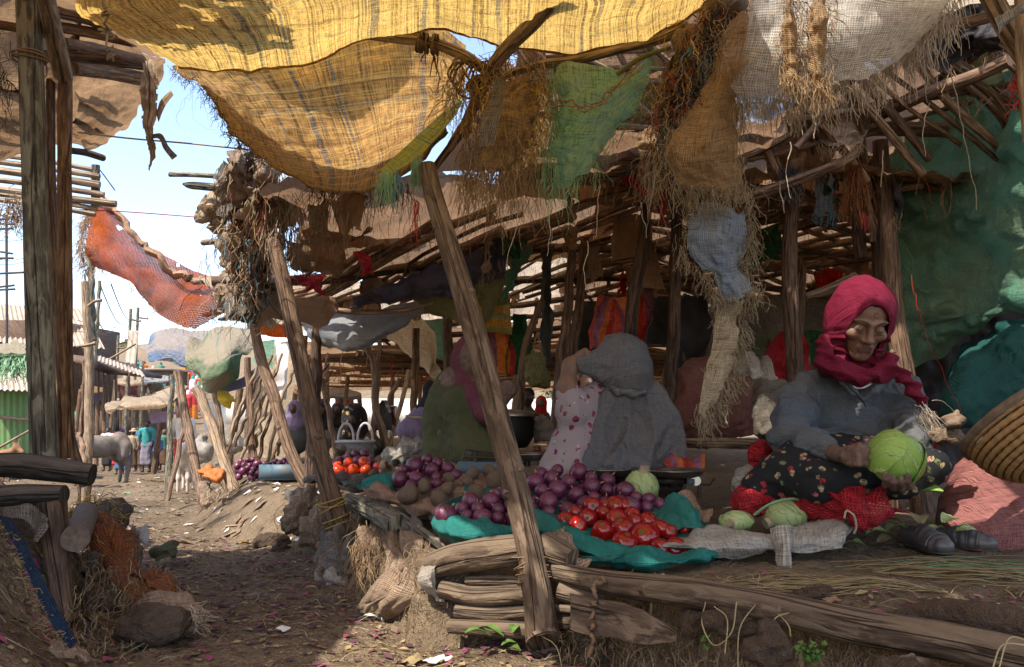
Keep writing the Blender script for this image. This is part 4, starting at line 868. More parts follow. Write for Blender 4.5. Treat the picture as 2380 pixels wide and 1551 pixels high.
part('thread_tangle', mb, M['cordblack'], sc_, kind='stuff')

mb = sheet(None, 60, 60, amp=.05, sc=3, seed=5, hole=.12, hs=5, ctl=np.array([[[x, y, CZ + 1.22 + .08 * sin(3 * x + y)] for x in (.82, 1.4, 2.6)] for y in (.3, 1.2, 2.36)])); part('sheeting', mb, M['canvas'], roof)  # unseen sheet added to keep direct sun off the woman and pass soft fill
single('sky_block_tarpaulin', sheet(None, 30, 20, amp=.08, ctl=np.array([[[-2.5, y, z] for y in (-2.6, -1, .8, 2.2)] for z in (3.1, 2., .9)])), M['browntarp'], 'unseen brown tarpaulin wall added to keep sky light off the left bank', 'tarpaulin')  # unseen wall added to block sky light from the left bank

# roof poles under the awnings
pole('awning_pole', 'thick honey coloured pole rising out of the picture at the top centre', 'pole', [(1310, -40, 1.95), (1250, 40, 2.1), (1165, 128, 2.3), (1110, 215, 2.42)], [42, 40, 36, 30], M['palewood'], n=16, rough=.07, knots=1)
pole('awning_pole', 'split pole carrying the front hem of the yellow awning', 'pole', [(848, 82, 2.5), (920, 88, 2.47), (1000, 100, 2.44), (1080, 130, 2.42), (1130, 165, 2.4)], [18, 26, 30, 28, 22], M['palewood'], n=12, rough=.16, kn=30)
pole('awning_pole', 'crooked bare branch running under the awning hem to the right', 'branch', [(1135, 190, 2.42), (1250, 152, 2.4), (1340, 140, 2.38), (1430, 118, 2.34), (1530, 92, 2.3), (1600, 60, 2.25)], [14, 20, 24, 22, 26, 24], M['palewood'], n=10, rough=.22, kn=40)
pole('awning_pole', 'thin twisted creeper slanting over the green rag', 'branch', [(1385, 198, 2.3), (1430, 175, 2.3), (1490, 135, 2.28), (1560, 110, 2.25)], [6, 12, 13, 9], M['olivetarp'], n=8, rough=.2)
pole('awning_pole', 'sloping pole tucked behind the knotted ropes at the awning corner', 'pole', [(1125, 190, 2.5), (1075, 300, 2.6), (1010, 390, 2.65)], [30, 24, 18], M['midwood'], n=10, rough=.1)
kn = thing('rope_knots', 'brown bark rope wound and knotted where the poles meet under the awning', 'rope', P(1010, 120, 2.4))
for (u, v, n, r, R, ax) in ((985, 100, 5, .004, .028, (1, 0, -.2)), (1010, 104, 4, .004, .028, (1, 0, -.2)), (1172, 130, 6, .004, .034, (-.6, -.3, .7)), (1110, 200, 6, .004, .03, (-.5, .2, .8)), (1078, 300, 5, .003, .022, (-.5, .2, .8))):
    lashing(P(u, v, 2.4), n, r, R, M['midwood'], kn, 'rope_turn', seed=u, axis=ax, h=.014)
mb = MB()
for k in range(6):
    t = np.linspace(0, 6.28, 22); c = P(1060 + 14 * k, 170 + 8 * (k % 3), 2.38); R = px(20 + 8 * (k % 3), 2.38)
    mb.tube(np.stack([c[0] + R * np.cos(t), c[1] + .01 * np.sin(3 * t), c[2] + R * 1.2 * np.sin(t)], -1), .0035, 6, cap=False)
part('rope_loop', mb, M['midwood'], kn)
# ---------------------------------------------------------------- cloth, nets and rags hanging from the roofs
def cloth_thing(name, label, cat, rows, nu, nv, mat, fr=None, group=None, extra=None, **kw):
    """fr: list of (border, count, length, radius, material, options)"""
    mb = sheet(rows, nu, nv, **kw)
    V = mb.arr(); t = thing(name, label, cat, (V[:, 0].mean(), V[:, 1].mean(), V[:, 2].min()), group)
    part('weave', mb, mat, t)
    G = mb.G
    for bd, n, L, r, fm, op in fr or []:
        e = {'l': G[:, 0], 'r': G[:, -1], 't': G[0], 'b': G[-1], 'L': G[:, max(1, nu // 12)], 'R': G[:, -max(2, nu // 12)], 'B': G[-max(2, nv // 12)], 'm': G[nv // 2]}[bd]
        part('fringe', fringe(e, n, L, r, int(G.sum() * 10) % 997 + n, **op), fm, t, kind='stuff')
    return t
F_ = M['cordtan']
# stall roof in the upper left: brown tarpaulin over poles
rows = [[(-1100, -60, 2.42), (60, -20, 2.46), (200, 10, 2.53), (260, 60, 2.69), (330, 120, 2.87), (392, 150, 3.00)], [(-1100, 100, 2.50), (60, 120, 2.60), (190, 140, 2.69), (260, 150, 2.82), (330, 175, 2.96), (385, 175, 3.05)],
        [(-1100, 220, 2.69), (40, 240, 2.77), (160, 240, 2.87), (240, 235, 2.96), (300, 245, 3.05), (345, 240, 3.10)], [(-1100, 330, 2.82), (0, 335, 2.91), (110, 310, 2.98), (200, 315, 3.05), (260, 310, 3.15), (305, 290, 3.20)],
        [(-1100, 385, 2.91), (-20, 370, 2.98), (60, 335, 3.10), (150, 350, 3.15), (205, 372, 3.20), (262, 348, 3.25)]]
lt = thing('stall_roof', 'brown tarpaulin roof over split poles at the upper left, bulging down at its edge', 'roof', P(200, 340, 2.9))
mb = sheet(rows, 120, 110, amp=.035, sc=5, seed=9, fold=.018, fs=4, fdir=1, edge=.15, w=.05); part('tarpaulin', mb, M['browntarp'], lt)
ctl = np.array([[P(*q) for q in r] for r in rows[:1]]); r0 = ctl[0]; r1 = r0.copy(); r1[:, 1] = [1.2, 1.2, 1.2, 1.25, 1.3, 1.4]; r1[:, 0] = np.linspace(-3.4, -1.2, 6); r1[:, 2] = CZ + 1.12
r2_ = r1.copy(); r2_[:, 1] -= .9; r2_[:, 0] = np.linspace(-3.8, -1.25, 6)
part('tarpaulin', MB().grid(surf(None, 40, 30, amp=.02, ctl=np.array([r2_, r1, r0]))[0]), M['browntarp'], lt)  # roof extension out of view, added to shade the left bank
for k, (a, b, d, m) in enumerate([((110, 60, 2.43), (300, 95, 2.78), 26, 'brownwood'), ((150, 100, 2.43), (330, 140, 2.83), 24, 'midwood'), ((90, 130, 2.48), (335, 150, 2.93), 30, 'midwood'), ((170, 160, 2.53), (340, 185, 2.93), 34, 'brownwood'), ((-60, 50, 2.33), (110, 80, 2.43), 22, 'brownwood'),
        ((-60, 190, 2.63), (60, 212, 2.73), 18, 'darkwood'), ((-60, 240, 2.73), (60, 258, 2.83), 20, 'darkwood'), ((-60, 280, 2.83), (60, 296, 2.93), 16, 'darkwood'), ((170, 235, 2.88), (262, 262, 3.13), 18, 'darkwood'), ((170, 280, 2.93), (228, 296, 3.13), 16, 'darkwood'),
        ((165, 300, 3.08), (248, 320, 3.28), 7, 'darkwood'), ((165, 350, 3.13), (240, 368, 3.33), 16, 'darkwood'), ((60, 20, 2.23), (250, 60, 2.63), 20, 'darkwood'), ((150, 190, 2.83), (245, 215, 3.03), 15, 'darkwood')]):
    part('rafter', pole_mb([a, ((a[0] + b[0]) / 2, (a[1] + b[1]) / 2 - 3, (a[2] + b[2]) / 2), b], d, n=10, rough=.14, seed=k), M[m], lt)
mb = MB()
for i in range(60): strand(mb, P(-10 + rr.normal(0, 18), 60 + rr.uniform(0, 200), 2.2), .12, .0012, i, curl=1.1)
part('loose_fibre', mb, M['cordblack'], lt, kind='stuff')
o = cloth_thing('torn_strip', 'stiff brown and white torn strip dangling against the sky below the stall roof', 'rag', [[(308, 105, 2.6), (362, 130, 2.6)], [(318, 200, 2.6), (368, 205, 2.6)], [(325, 260, 2.6), (366, 255, 2.6)], [(332, 300, 2.6), (362, 300, 2.6)], [(344, 372, 2.6), (360, 330, 2.6)], [(350, 415, 2.6), (359, 400, 2.6)]],
                14, 60, M['palewood'], amp=.012, sc=14, seed=3, edge=.5, es=22, w=.2)
cloth_thing('torn_strip', 'small split tongue sticking up right of the stiff torn strip', 'rag', [[(398, 210, 2.62), (404, 222, 2.62)], [(372, 235, 2.62), (382, 250, 2.62)], [(362, 262, 2.62), (368, 285, 2.62)]], 6, 18, M['palewood'], amp=.006, sc=14)
cloth_thing('torn_strip', 'grey ribbon bent over the string against the sky', 'rag', [[(352, 312, 2.58), (350, 322, 2.58)], [(376, 312, 2.58), (370, 324, 2.58)], [(392, 340, 2.58), (380, 346, 2.58)], [(412, 362, 2.58), (400, 372, 2.58)]], 6, 26, M['greycloth'], amp=.004, sc=14)
def cord(name, label, pts, r, mat, cat='string', sag=0, wob=.0, group=None, world=False):
    W_ = np.array(pts) if world else np.array([P(*q) for q in pts]); G = _cr(W_, 40, 0)
    G[:, 2] -= sag * np.sin(np.linspace(0, pi, 40)); 
    if wob: G += wob * np.stack([vn(np.stack([np.arange(40) * .7, np.full(40, k * 5.), np.full(40, len(label) * 1.)], -1), k) for k in range(3)], -1)
    return single(name, MB().tube(G, r, 5, rough=.15), mat, label, cat, group)
cord('string', 'grey string stretched across the sky from the stall roof to the sagging sling', [(180, 308, 2.8), (300, 322, 2.8), (440, 334, 2.8), (590, 350, 2.8)], .0032, M['cord'])
cord('string', 'double red string stretched across the sky above the orange burlap', [(170, 487, 4.2), (300, 493, 4.2), (470, 506, 4.2)], .003, M['cordred'])
cord('string', 'black loop of wire hanging beside the pole ends of the left rack', [(232, 395, 3.9), (262, 435, 3.9), (265, 440, 3.9), (240, 405, 3.9)], .003, M['wire'], 'wire')
cord('string', 'white ragged string dangling from the top edge left of the awning', [(246, -10, 2.0), (242, 45, 2.0), (252, 95, 2.0), (243, 132, 2.0)], .003, M['cord'], wob=.02)
# rack of short poles behind the tall poles
rk = thing('pole_rack', 'ladder of short pale pole ends stacked behind the tall grey pole', 'pole rack', P(200, 490, 4.2))
for k, (v, u1, d) in enumerate(((408, 232, 14), (428, 232, 18), (450, 242, 14), (472, 270, 17), (483, 225, 12), (496, 222, 12), (392, 215, 12))):
    part('rail', pole_mb([(-60, v - 38, 4.1), (100, v - 18, 4.15), (u1, v + 3, 4.2)], d, n=9, rough=.1, seed=k), M['palewood'], rk)
part('upright', pole_mb([(222, 385, 4.25), (222, 480, 4.25)], 20, n=10), M['greywood'], rk)
mb = MB()
for i in range(90): strand(mb, P(30 + rr.normal(0, 22), 478 + rr.normal(0, 16), 3.9), .16, .0022, i, [0, 1][i % 2], curl=1.2)
part('loose_fibre', mb, [M['cordbrown'], M['cordtan']], rk, kind='stuff')
# orange burlap flag
rows = [[(226, 455, 4.9), (262, 490, 4.9), (320, 545, 4.95), (380, 590, 5.0), (440, 620, 5.0), (500, 640, 5.0), (545, 650, 5.0)], [(208, 500, 4.85), (250, 545, 4.8), (310, 590, 4.85), (370, 632, 4.9), (430, 658, 4.95), (485, 668, 4.95), (540, 672, 5.0)],
        [(198, 560, 4.8), (245, 592, 4.75), (305, 632, 4.75), (355, 672, 4.8), (410, 700, 4.85), (470, 705, 4.9), (536, 700, 5.0)], [(190, 625, 4.8), (238, 635, 4.75), (305, 655, 4.7), (345, 705, 4.75), (395, 745, 4.8), (460, 762, 4.85), (525, 735, 5.0)]]
cloth_thing('orange_cloth', 'torn orange burlap slung across the sky on the left', 'awning', rows, 110, 70, M['orange'], [('l', 150, .14, .0018, M['orangehem'], dict(curl=.9, drift=.6, dirv=(-.5, 0, -1))), ('B', 90, .09, .0016, M['orangehem'], dict(curl=.8)), ('l', 60, .2, .0018, F_, dict(curl=.9))],
            amp=.02, sc=3, seed=5, fold=.05, fs=3.5, fdir=1, edge=.5, es=7, hole=.42, hs=9, sides='lb', w=.08)
mb = MB(); q = np.array([P(*a) for a in [(232, 452, 4.9), (290, 520, 4.88), (350, 585, 4.88), (420, 640, 4.9), (480, 655, 4.95), (545, 652, 5.0)]]); q = _cr(q, 40, 0)
mb.tube(q + .012 * rs.randn(40, 3), .022, 8, rough=.5, seed=3); single('rolled_hem', mb, M['orangehem'], 'faded rolled hem along the top of the orange burlap', 'cloth')
# rag bundle at the corner of the shed
rb = thing('rag_bundle', 'great matted bundle of rags, nets and strings hanging at the left corner of the shed', 'rag bundle', P(610, 740, 4.0))
for k in range(16):
    t = (k + .5) / 16; u, v, Y = 545 + 60 * rr.random() + 25 * sin(k * 2.1), 385 + 330 * t, 3.2 + 1.0 * t; w, h = 26 + 26 * rr.random(), 40 + 34 * rr.random()
    part('rag', sheet([[(u + i * w + rr.normal(0, 7), v + j * h + rr.normal(0, 7), Y + .08 * rr.randn()) for i in (-1, -.3, .4, 1)] for j in (-1, -.3, .4, 1)], 34, 40, amp=.035, sc=9, seed=k + 40, fold=.03, fs=12, edge=.6, es=12, w=.14), M[['dustrag', 'tanrag', 'greycloth', 'canvas', 'rust', 'burlap'][k % 6]], rb)
for k, (a, b, c_, m) in enumerate([((560, 380, 3.4), (40, 60), 70, 'greycloth'), ((620, 400, 3.3), (45, 90), 60, 'dustrag'), ((575, 470, 3.6), (50, 80), 60, 'dustrag'), ((650, 480, 3.3), (35, 120), 50, 'redrag' if 0 else 'greycloth'),
        ((540, 560, 3.9), (30, 90), 50, 'tanrag'), ((600, 590, 3.9), (45, 80), 60, 'greycloth'), ((555, 665, 4.2), (40, 60), 50, 'dustrag'), ((610, 690, 4.2), (40, 50), 50, 'tanrag'), ((520, 690, 4.3), (30, 35), 36, 'canvas'), ((500, 480, 3.7), (36, 60), 40, 'canvas')]):
    u, v, Y = a; w, h = b
    rows = [[(u + i * w * .5 + rr.normal(0, 8), v + j * h * .5 + rr.normal(0, 8), Y + .10 * rr.randn() - .05 * (1 - i * i)) for i in (-1, -.3, .4, 1)] for j in (-1, -.3, .4, 1)]
    part('rag', sheet(rows, 34, 40, amp=.03, sc=9, seed=k, fold=.02, fs=9, edge=.7, es=12, w=.16), M[m], rb)
part('ball_of_rags', blob(U([ell(P(565, 440, 3.75), (.10, .09, .13)), ell(P(590, 560, 4.0), (.13, .1, .2)), ell(P(575, 680, 4.25), (.16, .12, .14)), ell(P(625, 470, 3.6), (.12, .09, .12))], .05), .018, disp=lambda V: .045 * fbm(V * 9, 3, 4) + .03 * vn(V * 26, 4)), M['dustrag'], rb)
mb = MB(); mats = [M['cordtan'], M['cordbrown'], M['cord'], M['orangehem'], M['cordblue'], M['cordblack'], M['cordyellow']]
for i in range(300):
    t = rr.random(); u = 560 + rr.normal(0, 42) + 30 * (t < .5); v = 370 + 350 * t
    Y = 3.25 + .9 * t + rr.normal(0, .06) - .1; m = [0, 0, 1, 1, 2, 3, 5][rr.randint(7)]
    if .45 < t < .65 and rr.random() < .3: m = 4
    if t > .9 and rr.random() < .45: m = 4
    strand(mb, P(u, v, Y), .08 + .22 * rr.random(), .0014 + .0014 * rr.random(), i, m, curl=.75)
for i in range(150): strand(mb, P(690 * rr.random() * 0 + 600 + 95 * rr.random(), 400 + 60 * rr.random(), 3.2 + .1 * rr.random()), 0.2 + .2 * rr.random(), .0017, 5000 + i, [0, 1, 3, 2][rr.randint(4)], curl=.35, drift=.2)
part('strings', mb, mats, rb, kind='stuff')
mb = MB()
for i in range(150): strand(mb, P(720 + 230 * rr.random(), 418 + 15 * rr.random(), 3.0 + .1 * rr.random()), .06 + .12 * rr.random(), .0018, 7000 + i, i % 4, curl=.6)
single('roof_edge_strings', mb, [M['cordtan'], M['cordbrown'], M['cord'], M['cordblack']], 'thin strings hanging along the shed roof edge below the sagging sling', 'fringe', kind='stuff')
pole('roof_pole_end', 'upper straight pole end poking left out of the shed roof into the sky', 'pole', [(395, 406, 3.6), (450, 407, 3.55), (540, 412, 3.5)], 12, M['greywood'], n=9)
pole('roof_pole_end', 'lower ragged pole end poking left out of the shed roof into the sky', 'pole', [(426, 428, 3.6), (450, 432, 3.58), (545, 440, 3.5)], [6, 18, 18], M['greywood'], n=9, rough=.2)
pole('roof_pole_end', 'stubby pole end poking out of the rag bundle', 'pole', [(470, 564, 4.0), (520, 560, 3.95), (600, 555, 3.9)], [14, 14, 14], M['greywood'], n=9, rough=.2)
cs_ = thing('canvas_scrap', 'stiff cream canvas flap folded out left of the rag bundle', 'rag', P(490, 520, 3.7))
part('flap', sheet([[(478, 452, 3.7), (505, 448, 3.75), (540, 455, 3.7)], [(452, 482, 3.65), (490, 470, 3.6), (535, 480, 3.65)], [(448, 512, 3.68), (480, 505, 3.6), (520, 500, 3.66)], [(470, 522, 3.7), (500, 528, 3.66), (530, 515, 3.7)]], 36, 36, amp=.02, sc=9, seed=4, fold=.02, fs=9), M['wadcanvas'], cs_)
part('flap', sheet([[(500, 500, 3.66), (530, 490, 3.7)], [(478, 528, 3.6), (522, 520, 3.64)], [(498, 548, 3.66), (530, 545, 3.7)]], 24, 24, amp=.02, sc=9, seed=9, fold=.02, fs=12), M['wadcanvas'], cs_)
# sheeting under the shed edge left of the leaning post
cloth_thing('hanging_sheet', 'crumpled pale plastic sheet with a sunlit patch behind the dark leaning post', 'sheeting', [[(690, 480, 3.6), (780, 500, 3.7), (900, 470, 3.8), (1010, 440, 3.9)], [(680, 560, 3.6), (770, 560, 3.65), (860, 540, 3.8), (980, 490, 4.0)], [(690, 625, 3.7), (770, 640, 3.7), (830, 590, 3.9), (960, 530, 4.1)]], 70, 50, M['palesheet'], amp=.05, sc=5, seed=2, fold=.03, fs=5, edge=.3, w=.08)
cloth_thing('hanging_sheet', 'beige cloth scrap drooping behind the dark leaning post', 'sheeting', [[(640, 700, 3.9), (700, 690, 4.0), (760, 685, 4.1), (800, 700, 4.1)], [(600, 735, 3.9), (690, 735, 4.0), (750, 720, 4.1), (790, 720, 4.1)], [(655, 760, 4.0), (690, 748, 4.0), (745, 765, 4.1), (775, 740, 4.1)]], 40, 24, M['palesheet'], amp=.03, sc=7, seed=3, edge=.3)
for lb, c_, w, h, s in (('red net rag bunched by the dark leaning post', (720, 662, 3.6), 50, 26, 3), ('small red net rag hanging in the roof beyond the dark leaning post', (850, 610, 3.5), 34, 34, 5), ('strip of red net by the rag bundle', (665, 660, 3.8), 30, 18, 7)):
    u, v, Y = c_; cloth_thing('red_rag', lb, 'rag', [[(u - w, v - h, Y), (u - w * .2, v - h * 1.1, Y - .05), (u + w, v - h * .9, Y)], [(u - w * .6, v, Y), (u, v + h * .2, Y - .08), (u + w * .7, v, Y)], [(u - w * .3, v + h, Y), (u + w * .1, v + h * .9, Y - .03), (u + w * .9, v + h * 1.1, Y)]], 26, 26, M['redmesh'], amp=.03, sc=12, seed=s, fold=.02, fs=14, edge=.7)
cloth_thing('orange_rag', 'bright orange torn cloth glowing behind the dark leaning post', 'rag', [[(600, 742, 5.0), (650, 750, 5.0), (700, 752, 5.0)], [(595, 765, 5.0), (650, 772, 5.0), (700, 775, 5.0)], [(590, 778, 5.0), (650, 785, 5.0), (700, 785, 5.0)]], 24, 16, M['orangerag'], amp=.03, sc=7, edge=.3)
cloth_thing('indigo_tarpaulin', 'long indigo tarpaulin slung under the roof sticks right of centre', 'tarpaulin', [[(820, 690, 4.2), (930, 650, 4.0), (1040, 610, 3.9), (1190, 560, 3.8)], [(830, 715, 4.3), (940, 680, 4.1), (1050, 650, 4.0), (1180, 600, 3.9)], [(790, 722, 4.4), (920, 712, 4.3), (1060, 680, 4.1), (1170, 650, 4.0)]], 80, 34, M['indigo'], amp=.035, sc=6, seed=3, fold=.02, fs=6)
cloth_thing('blue_tarpaulin', 'grey blue tarpaulin sagging in a wide belly behind the curved post', 'tarpaulin', [[(700, 745, 4.8), (780, 722, 4.6), (880, 712, 4.5), (960, 700, 4.5), (1030, 678, 4.4)], [(715, 775, 4.7), (790, 762, 4.4), (880, 750, 4.35), (950, 735, 4.4), (1000, 715, 4.4)], [(735, 800, 4.7), (800, 810, 4.4), (860, 800, 4.35), (905, 775, 4.4), (980, 728, 4.4)], [(755, 808, 4.75), (800, 818, 4.6), (850, 812, 4.55), (890, 790, 4.6), (955, 740, 4.5)]], 80, 46, M['bluetarp'], amp=.02, sc=5, seed=8)
pole('tarpaulin_pole', 'thin bent pole across the top of the grey blue tarpaulin', 'pole', [(720, 712, 4.3), (820, 725, 4.25), (930, 722, 4.2), (1010, 705, 4.15)], [14, 13, 11, 7], M['stick'], n=8)
cloth_thing('olive_tarpaulin', 'olive tarpaulin hanging in a point behind the stout leaning post', 'tarpaulin', [[(930, 700, 4.3), (1030, 655, 4.1), (1110, 620, 4.0), (1178, 568, 3.9)], [(990, 730, 4.4), (1050, 700, 4.2), (1110, 680, 4.1), (1172, 640, 4.0)], [(1040, 748, 4.4), (1070, 760, 4.25), (1110, 765, 4.15), (1140, 735, 4.1)]], 50, 40, M['olivetarp'], amp=.03, sc=4, seed=4, fold=.02, fs=4)
cloth_thing('cream_canvas', 'cream canvas cone stretched down to a point left of the olive wrap', 'canvas', [[(890, 760, 5.6), (950, 735, 5.5), (1010, 770, 5.4)], [(920, 800, 5.6), (985, 800, 5.3), (1020, 830, 5.3)], [(970, 850, 5.4), (1000, 850, 5.2), (1030, 870, 5.2)], [(1005, 895, 5.3), (1025, 895, 5.15), (1046, 895, 5.1)]], 50, 50, M['canvas'], amp=.03, sc=4, fold=.04, fs=6, seed=6)
cloth_thing('green_cloth', 'shiny dark green sheet hanging behind the cream canvas', 'sheeting', [[(975, 745, 5.9), (1020, 740, 5.9), (1050, 735, 5.9)], [(985, 790, 5.9), (1020, 790, 5.9), (1045, 790, 5.9)], [(1000, 820, 5.9), (1020, 835, 5.9), (1042, 842, 5.9)]], 30, 30, M['greentarp'], amp=.04, sc=5)
cloth_thing('green_cloth', 'dark green knotted cloth hanging at the top behind the stout post', 'sheeting', [[(1190, 570, 3.9), (1210, 560, 3.9), (1240, 580, 3.9)], [(1170, 640, 3.95), (1195, 640, 3.9), (1205, 650, 3.95)], [(1165, 700, 4.0), (1180, 700, 4.0), (1190, 690, 4.0)]], 20, 30, M['greentarp'], amp=.03, sc=9, fold=.02, fs=14)
# clothes and bags hung in the shed
def hung(label, name, cat, u0, u1, v0, v1, Y, mat, fold=.03, fs=9, seed=1, pin=.55, tilt=0, amp=.02, edge=0, fr=None, **kw):
    um = (u0 + u1) / 2; rows = []
    for t in (0, .15, .5, 1):
        w = (pin + (1 - pin) * min(1, t * 3)) * (u1 - u0) / 2
        rows.append([(um + tilt * t + a * w, v0 + (v1 - v0) * t + (6 if abs(a) == 1 and t == 1 else 0), Y + .03 * (abs(a) < .5)) for a in (-1, -.4, .3, 1)])
    return cloth_thing(name, label, cat, rows, 46, 40, M[mat], fr, seed=seed, amp=amp, sc=7, fold=fold, fs=fs, edge=edge, **kw)
hung('striped red, purple and orange cloth hanging behind the stout leaning post', 'hanging_cloth', 'cloth', 1105, 1192, 768, 868, 4.3, 'stripe1', seed=2)
hung('green and orange striped sack hanging over the red striped cloth', 'hanging_sack', 'sack', 1100, 1186, 672, 772, 4.1, 'stripe3', seed=3, fold=.02)
hung('dark green garment hanging beside the striped cloths', 'hanging_garment', 'garment', 1188, 1240, 730, 872, 4.3, 'greencloth', seed=4, tilt=-8)
hung('charcoal jacket hanging behind the two close posts', 'hanging_garment', 'garment', 1335, 1405, 700, 840, 4.6, 'charcoal', seed=5)
hung('red and purple striped cloth folded over a line above the grey shawl', 'hanging_cloth', 'cloth', 1385, 1472, 690, 806, 4.0, 'stripe2', seed=6, fold=.05, fs=14, tilt=-10)
hung('red cloth bundle hung right of the striped cloth', 'hanging_cloth', 'cloth', 1475, 1510, 680, 805, 4.1, 'stripe1', seed=7, fold=.05, fs=20)
hung('grey shirt with dark stripes hanging beside the dark post', 'hanging_garment', 'garment', 1505, 1550, 690, 800, 4.2, 'charcoal', seed=8, fold=.05)
hung('shiny black plastic sheet bunched on a red string', 'black_plastic', 'plastic bag', 1592, 1645, 680, 858, 3.9, 'black', seed=9, fold=.05, fs=12, edge=.5)
hung('grey white crumpled cloth tied up under the roof between the posts', 'hanging_cloth', 'cloth', 1428, 1512, 500, 600, 3.6, 'palesheet', seed=10, fold=.05, pin=.8)
hung('beige gathered cloth hanging below the tied grey white one', 'hanging_cloth', 'cloth', 1490, 1530, 560, 668, 3.6, 'palesheet', seed=11, fold=.05)
hung('mottled brown cloth hanging at the back left of the black plastic', 'hanging_cloth', 'cloth', 1560, 1620, 760, 860, 5.2, 'charcoal', seed=12, fold=.05)
hung('blue ragged strip hanging from the roof beside the dark round post', 'torn_strip', 'rag', 1905, 1942, 400, 500, 3.0, 'denim', seed=13, fold=.02, edge=.6, fr=[('B', 40, .06, .001, M['cordblue'], {})], pin=.2)
hung('long dark twisted rag hanging in front of the thin curved post', 'torn_strip', 'rag', 1318, 1334, 560, 830, 3.6, 'charcoal', seed=14, fold=.015, fs=30, edge=.5) if False else None
hung('long grey twisted rag hanging right of the thin curved post', 'torn_strip', 'rag', 1262, 1278, 580, 840, 3.8, 'charcoal', seed=14, fold=.015, fs=30)
hung('dark clothes on the far line above the market crowd', 'hanging_garment', 'garment', 870, 905, 930, 1000, 6.4, 'charcoal', seed=15)
hung('dark red cloth beside the dark clothes on the far line', 'hanging_cloth', 'cloth', 900, 925, 945, 990, 6.5, 'maroon', seed=16)
bagt = thing('hanging_bag', 'drawstring bag of brown and green plaid hanging from the thin curved post', 'bag', P(1245, 900, 3.7))
part('bag_body', blob(U([rbox(P(1246, 862, 3.7), (.056, .035, .07), .03), ell(P(1250, 885, 3.7), (.05, .045, .04)), ell(P(1240, 835, 3.7), (.03, .03, .03))], .03), .006, disp=lambda V: .012 * fbm(V * 18, 3, 3) - .016 * np.abs(vn(A(34, 34, 9) * V, 2))), M['bagcloth'], bagt)
part('drawstring', MB().tube([P(1232, 838, 3.7), P(1242, 800, 3.7), P(1250, 770, 3.7)], .004, 6).tube([P(1262, 838, 3.7), P(1254, 800, 3.7), P(1250, 770, 3.7)], .004, 6), M['cordbrown'], bagt)
# curtain of rags in the middle and right of the front edge
FB = lambda n, L, m='cordtan', b='B', **k: (b, n, L, .0011, M[m], dict(curl=.55, **k))
cloth_thing('hanging_rag', 'gold brown burlap with tattered sides hanging under the rope knots', 'burlap', [[(1140, 150, 2.35), (1180, 140, 2.35), (1235, 150, 2.35), (1262, 170, 2.35)], [(1105, 240, 2.35), (1150, 235, 2.3), (1220, 250, 2.3), (1262, 260, 2.33)], [(1090, 330, 2.37), (1150, 335, 2.32), (1205, 340, 2.32), (1250, 320, 2.35)], [(1060, 395, 2.38), (1110, 410, 2.36), (1160, 420, 2.36), (1215, 380, 2.38)]], 60, 80, M['burlap'],
            [FB(200, .14), ('l', 120, .10, .0011, F_, dict(curl=1.)), ('r', 130, .09, .0011, M['cordyellow'], dict(curl=1.)), ('m', 120, .14, .001, F_, dict(curl=.9))], amp=.03, sc=8, seed=2, fold=.02, fs=9, edge=.7, es=14, hole=.12, w=.14)
cloth_thing('hanging_rag', 'stiff grey brown flap hanging under the knot of the thick honey pole', 'rag', [[(1150, 175, 2.2), (1178, 165, 2.2)], [(1135, 235, 2.18), (1172, 235, 2.18)], [(1115, 290, 2.18), (1162, 285, 2.18)], [(1108, 345, 2.2), (1150, 342, 2.2)]], 20, 36, M['greycloth'], amp=.01, sc=10, seed=3, edge=.4, es=18)
mb = MB()
for i in range(420):
    t = rr.random(); strand(mb, P(1030 + 240 * rr.random(), 120 + 90 * rr.random() + (60 if t < .4 else 0), 2.33 + .05 * rr.random()), .05 + .14 * rr.random(), .0010 + .0008 * rr.random(), 11000 + i, [0, 0, 1, 2][rr.randint(4)], curl=.9)
for i in range(300): strand(mb, P(1060 + 190 * rr.random(), 300 + 130 * rr.random(), 2.38), .08 + .16 * rr.random(), .0010, 12000 + i, [0, 2, 0][rr.randint(3)], curl=.6)
single('fibre_tangle', mb, [M['cordtan'], M['cordyellow'], M['cordbrown']], 'tangle of gold fibres spilling over the burlap at the awning corner', 'fringe', kind='stuff')
for lb, u, v, w, m, L, n in (('pale green tassel of threads beside the stout leaning post', 900, 405, 16, 'cordgreen', .09, 60), ('dense green tassel at the top of the stout leaning post', 972, 375, 12, 'greennet', .08, 110), ('thin blue tassel between the two green ones', 925, 410, 4, 'cordblue', .09, 18), ('pink red string tangle hanging at the stout leaning post', 968, 470, 10, 'cordred', .13, 14),
                             ('rust coloured tassel hanging on the bound post cluster', 1985, 380, 16, 'rust', .22, 110), ('red string knot below the rust coloured tassel', 2010, 500, 8, 'cordred', .06, 20), ('dark fibre clump on top of the dark round post', 1835, 395, 22, 'cordblack', .12, 90), ('green threads hanging below the white gauze', 1836, 232, 9, 'cordgreen', .07, 40)):
    mb = MB()
    for i in range(n): strand(mb, P(u + rr.normal(0, w * .6), v + rr.normal(0, 5), 2.36 if u < 1100 else 2.9), L * (.6 + .6 * rr.random()), .0012, int(u * 10 + i), curl=.35, drift=.25)
    single('tassel', mb, M[m], lb, 'tassel')
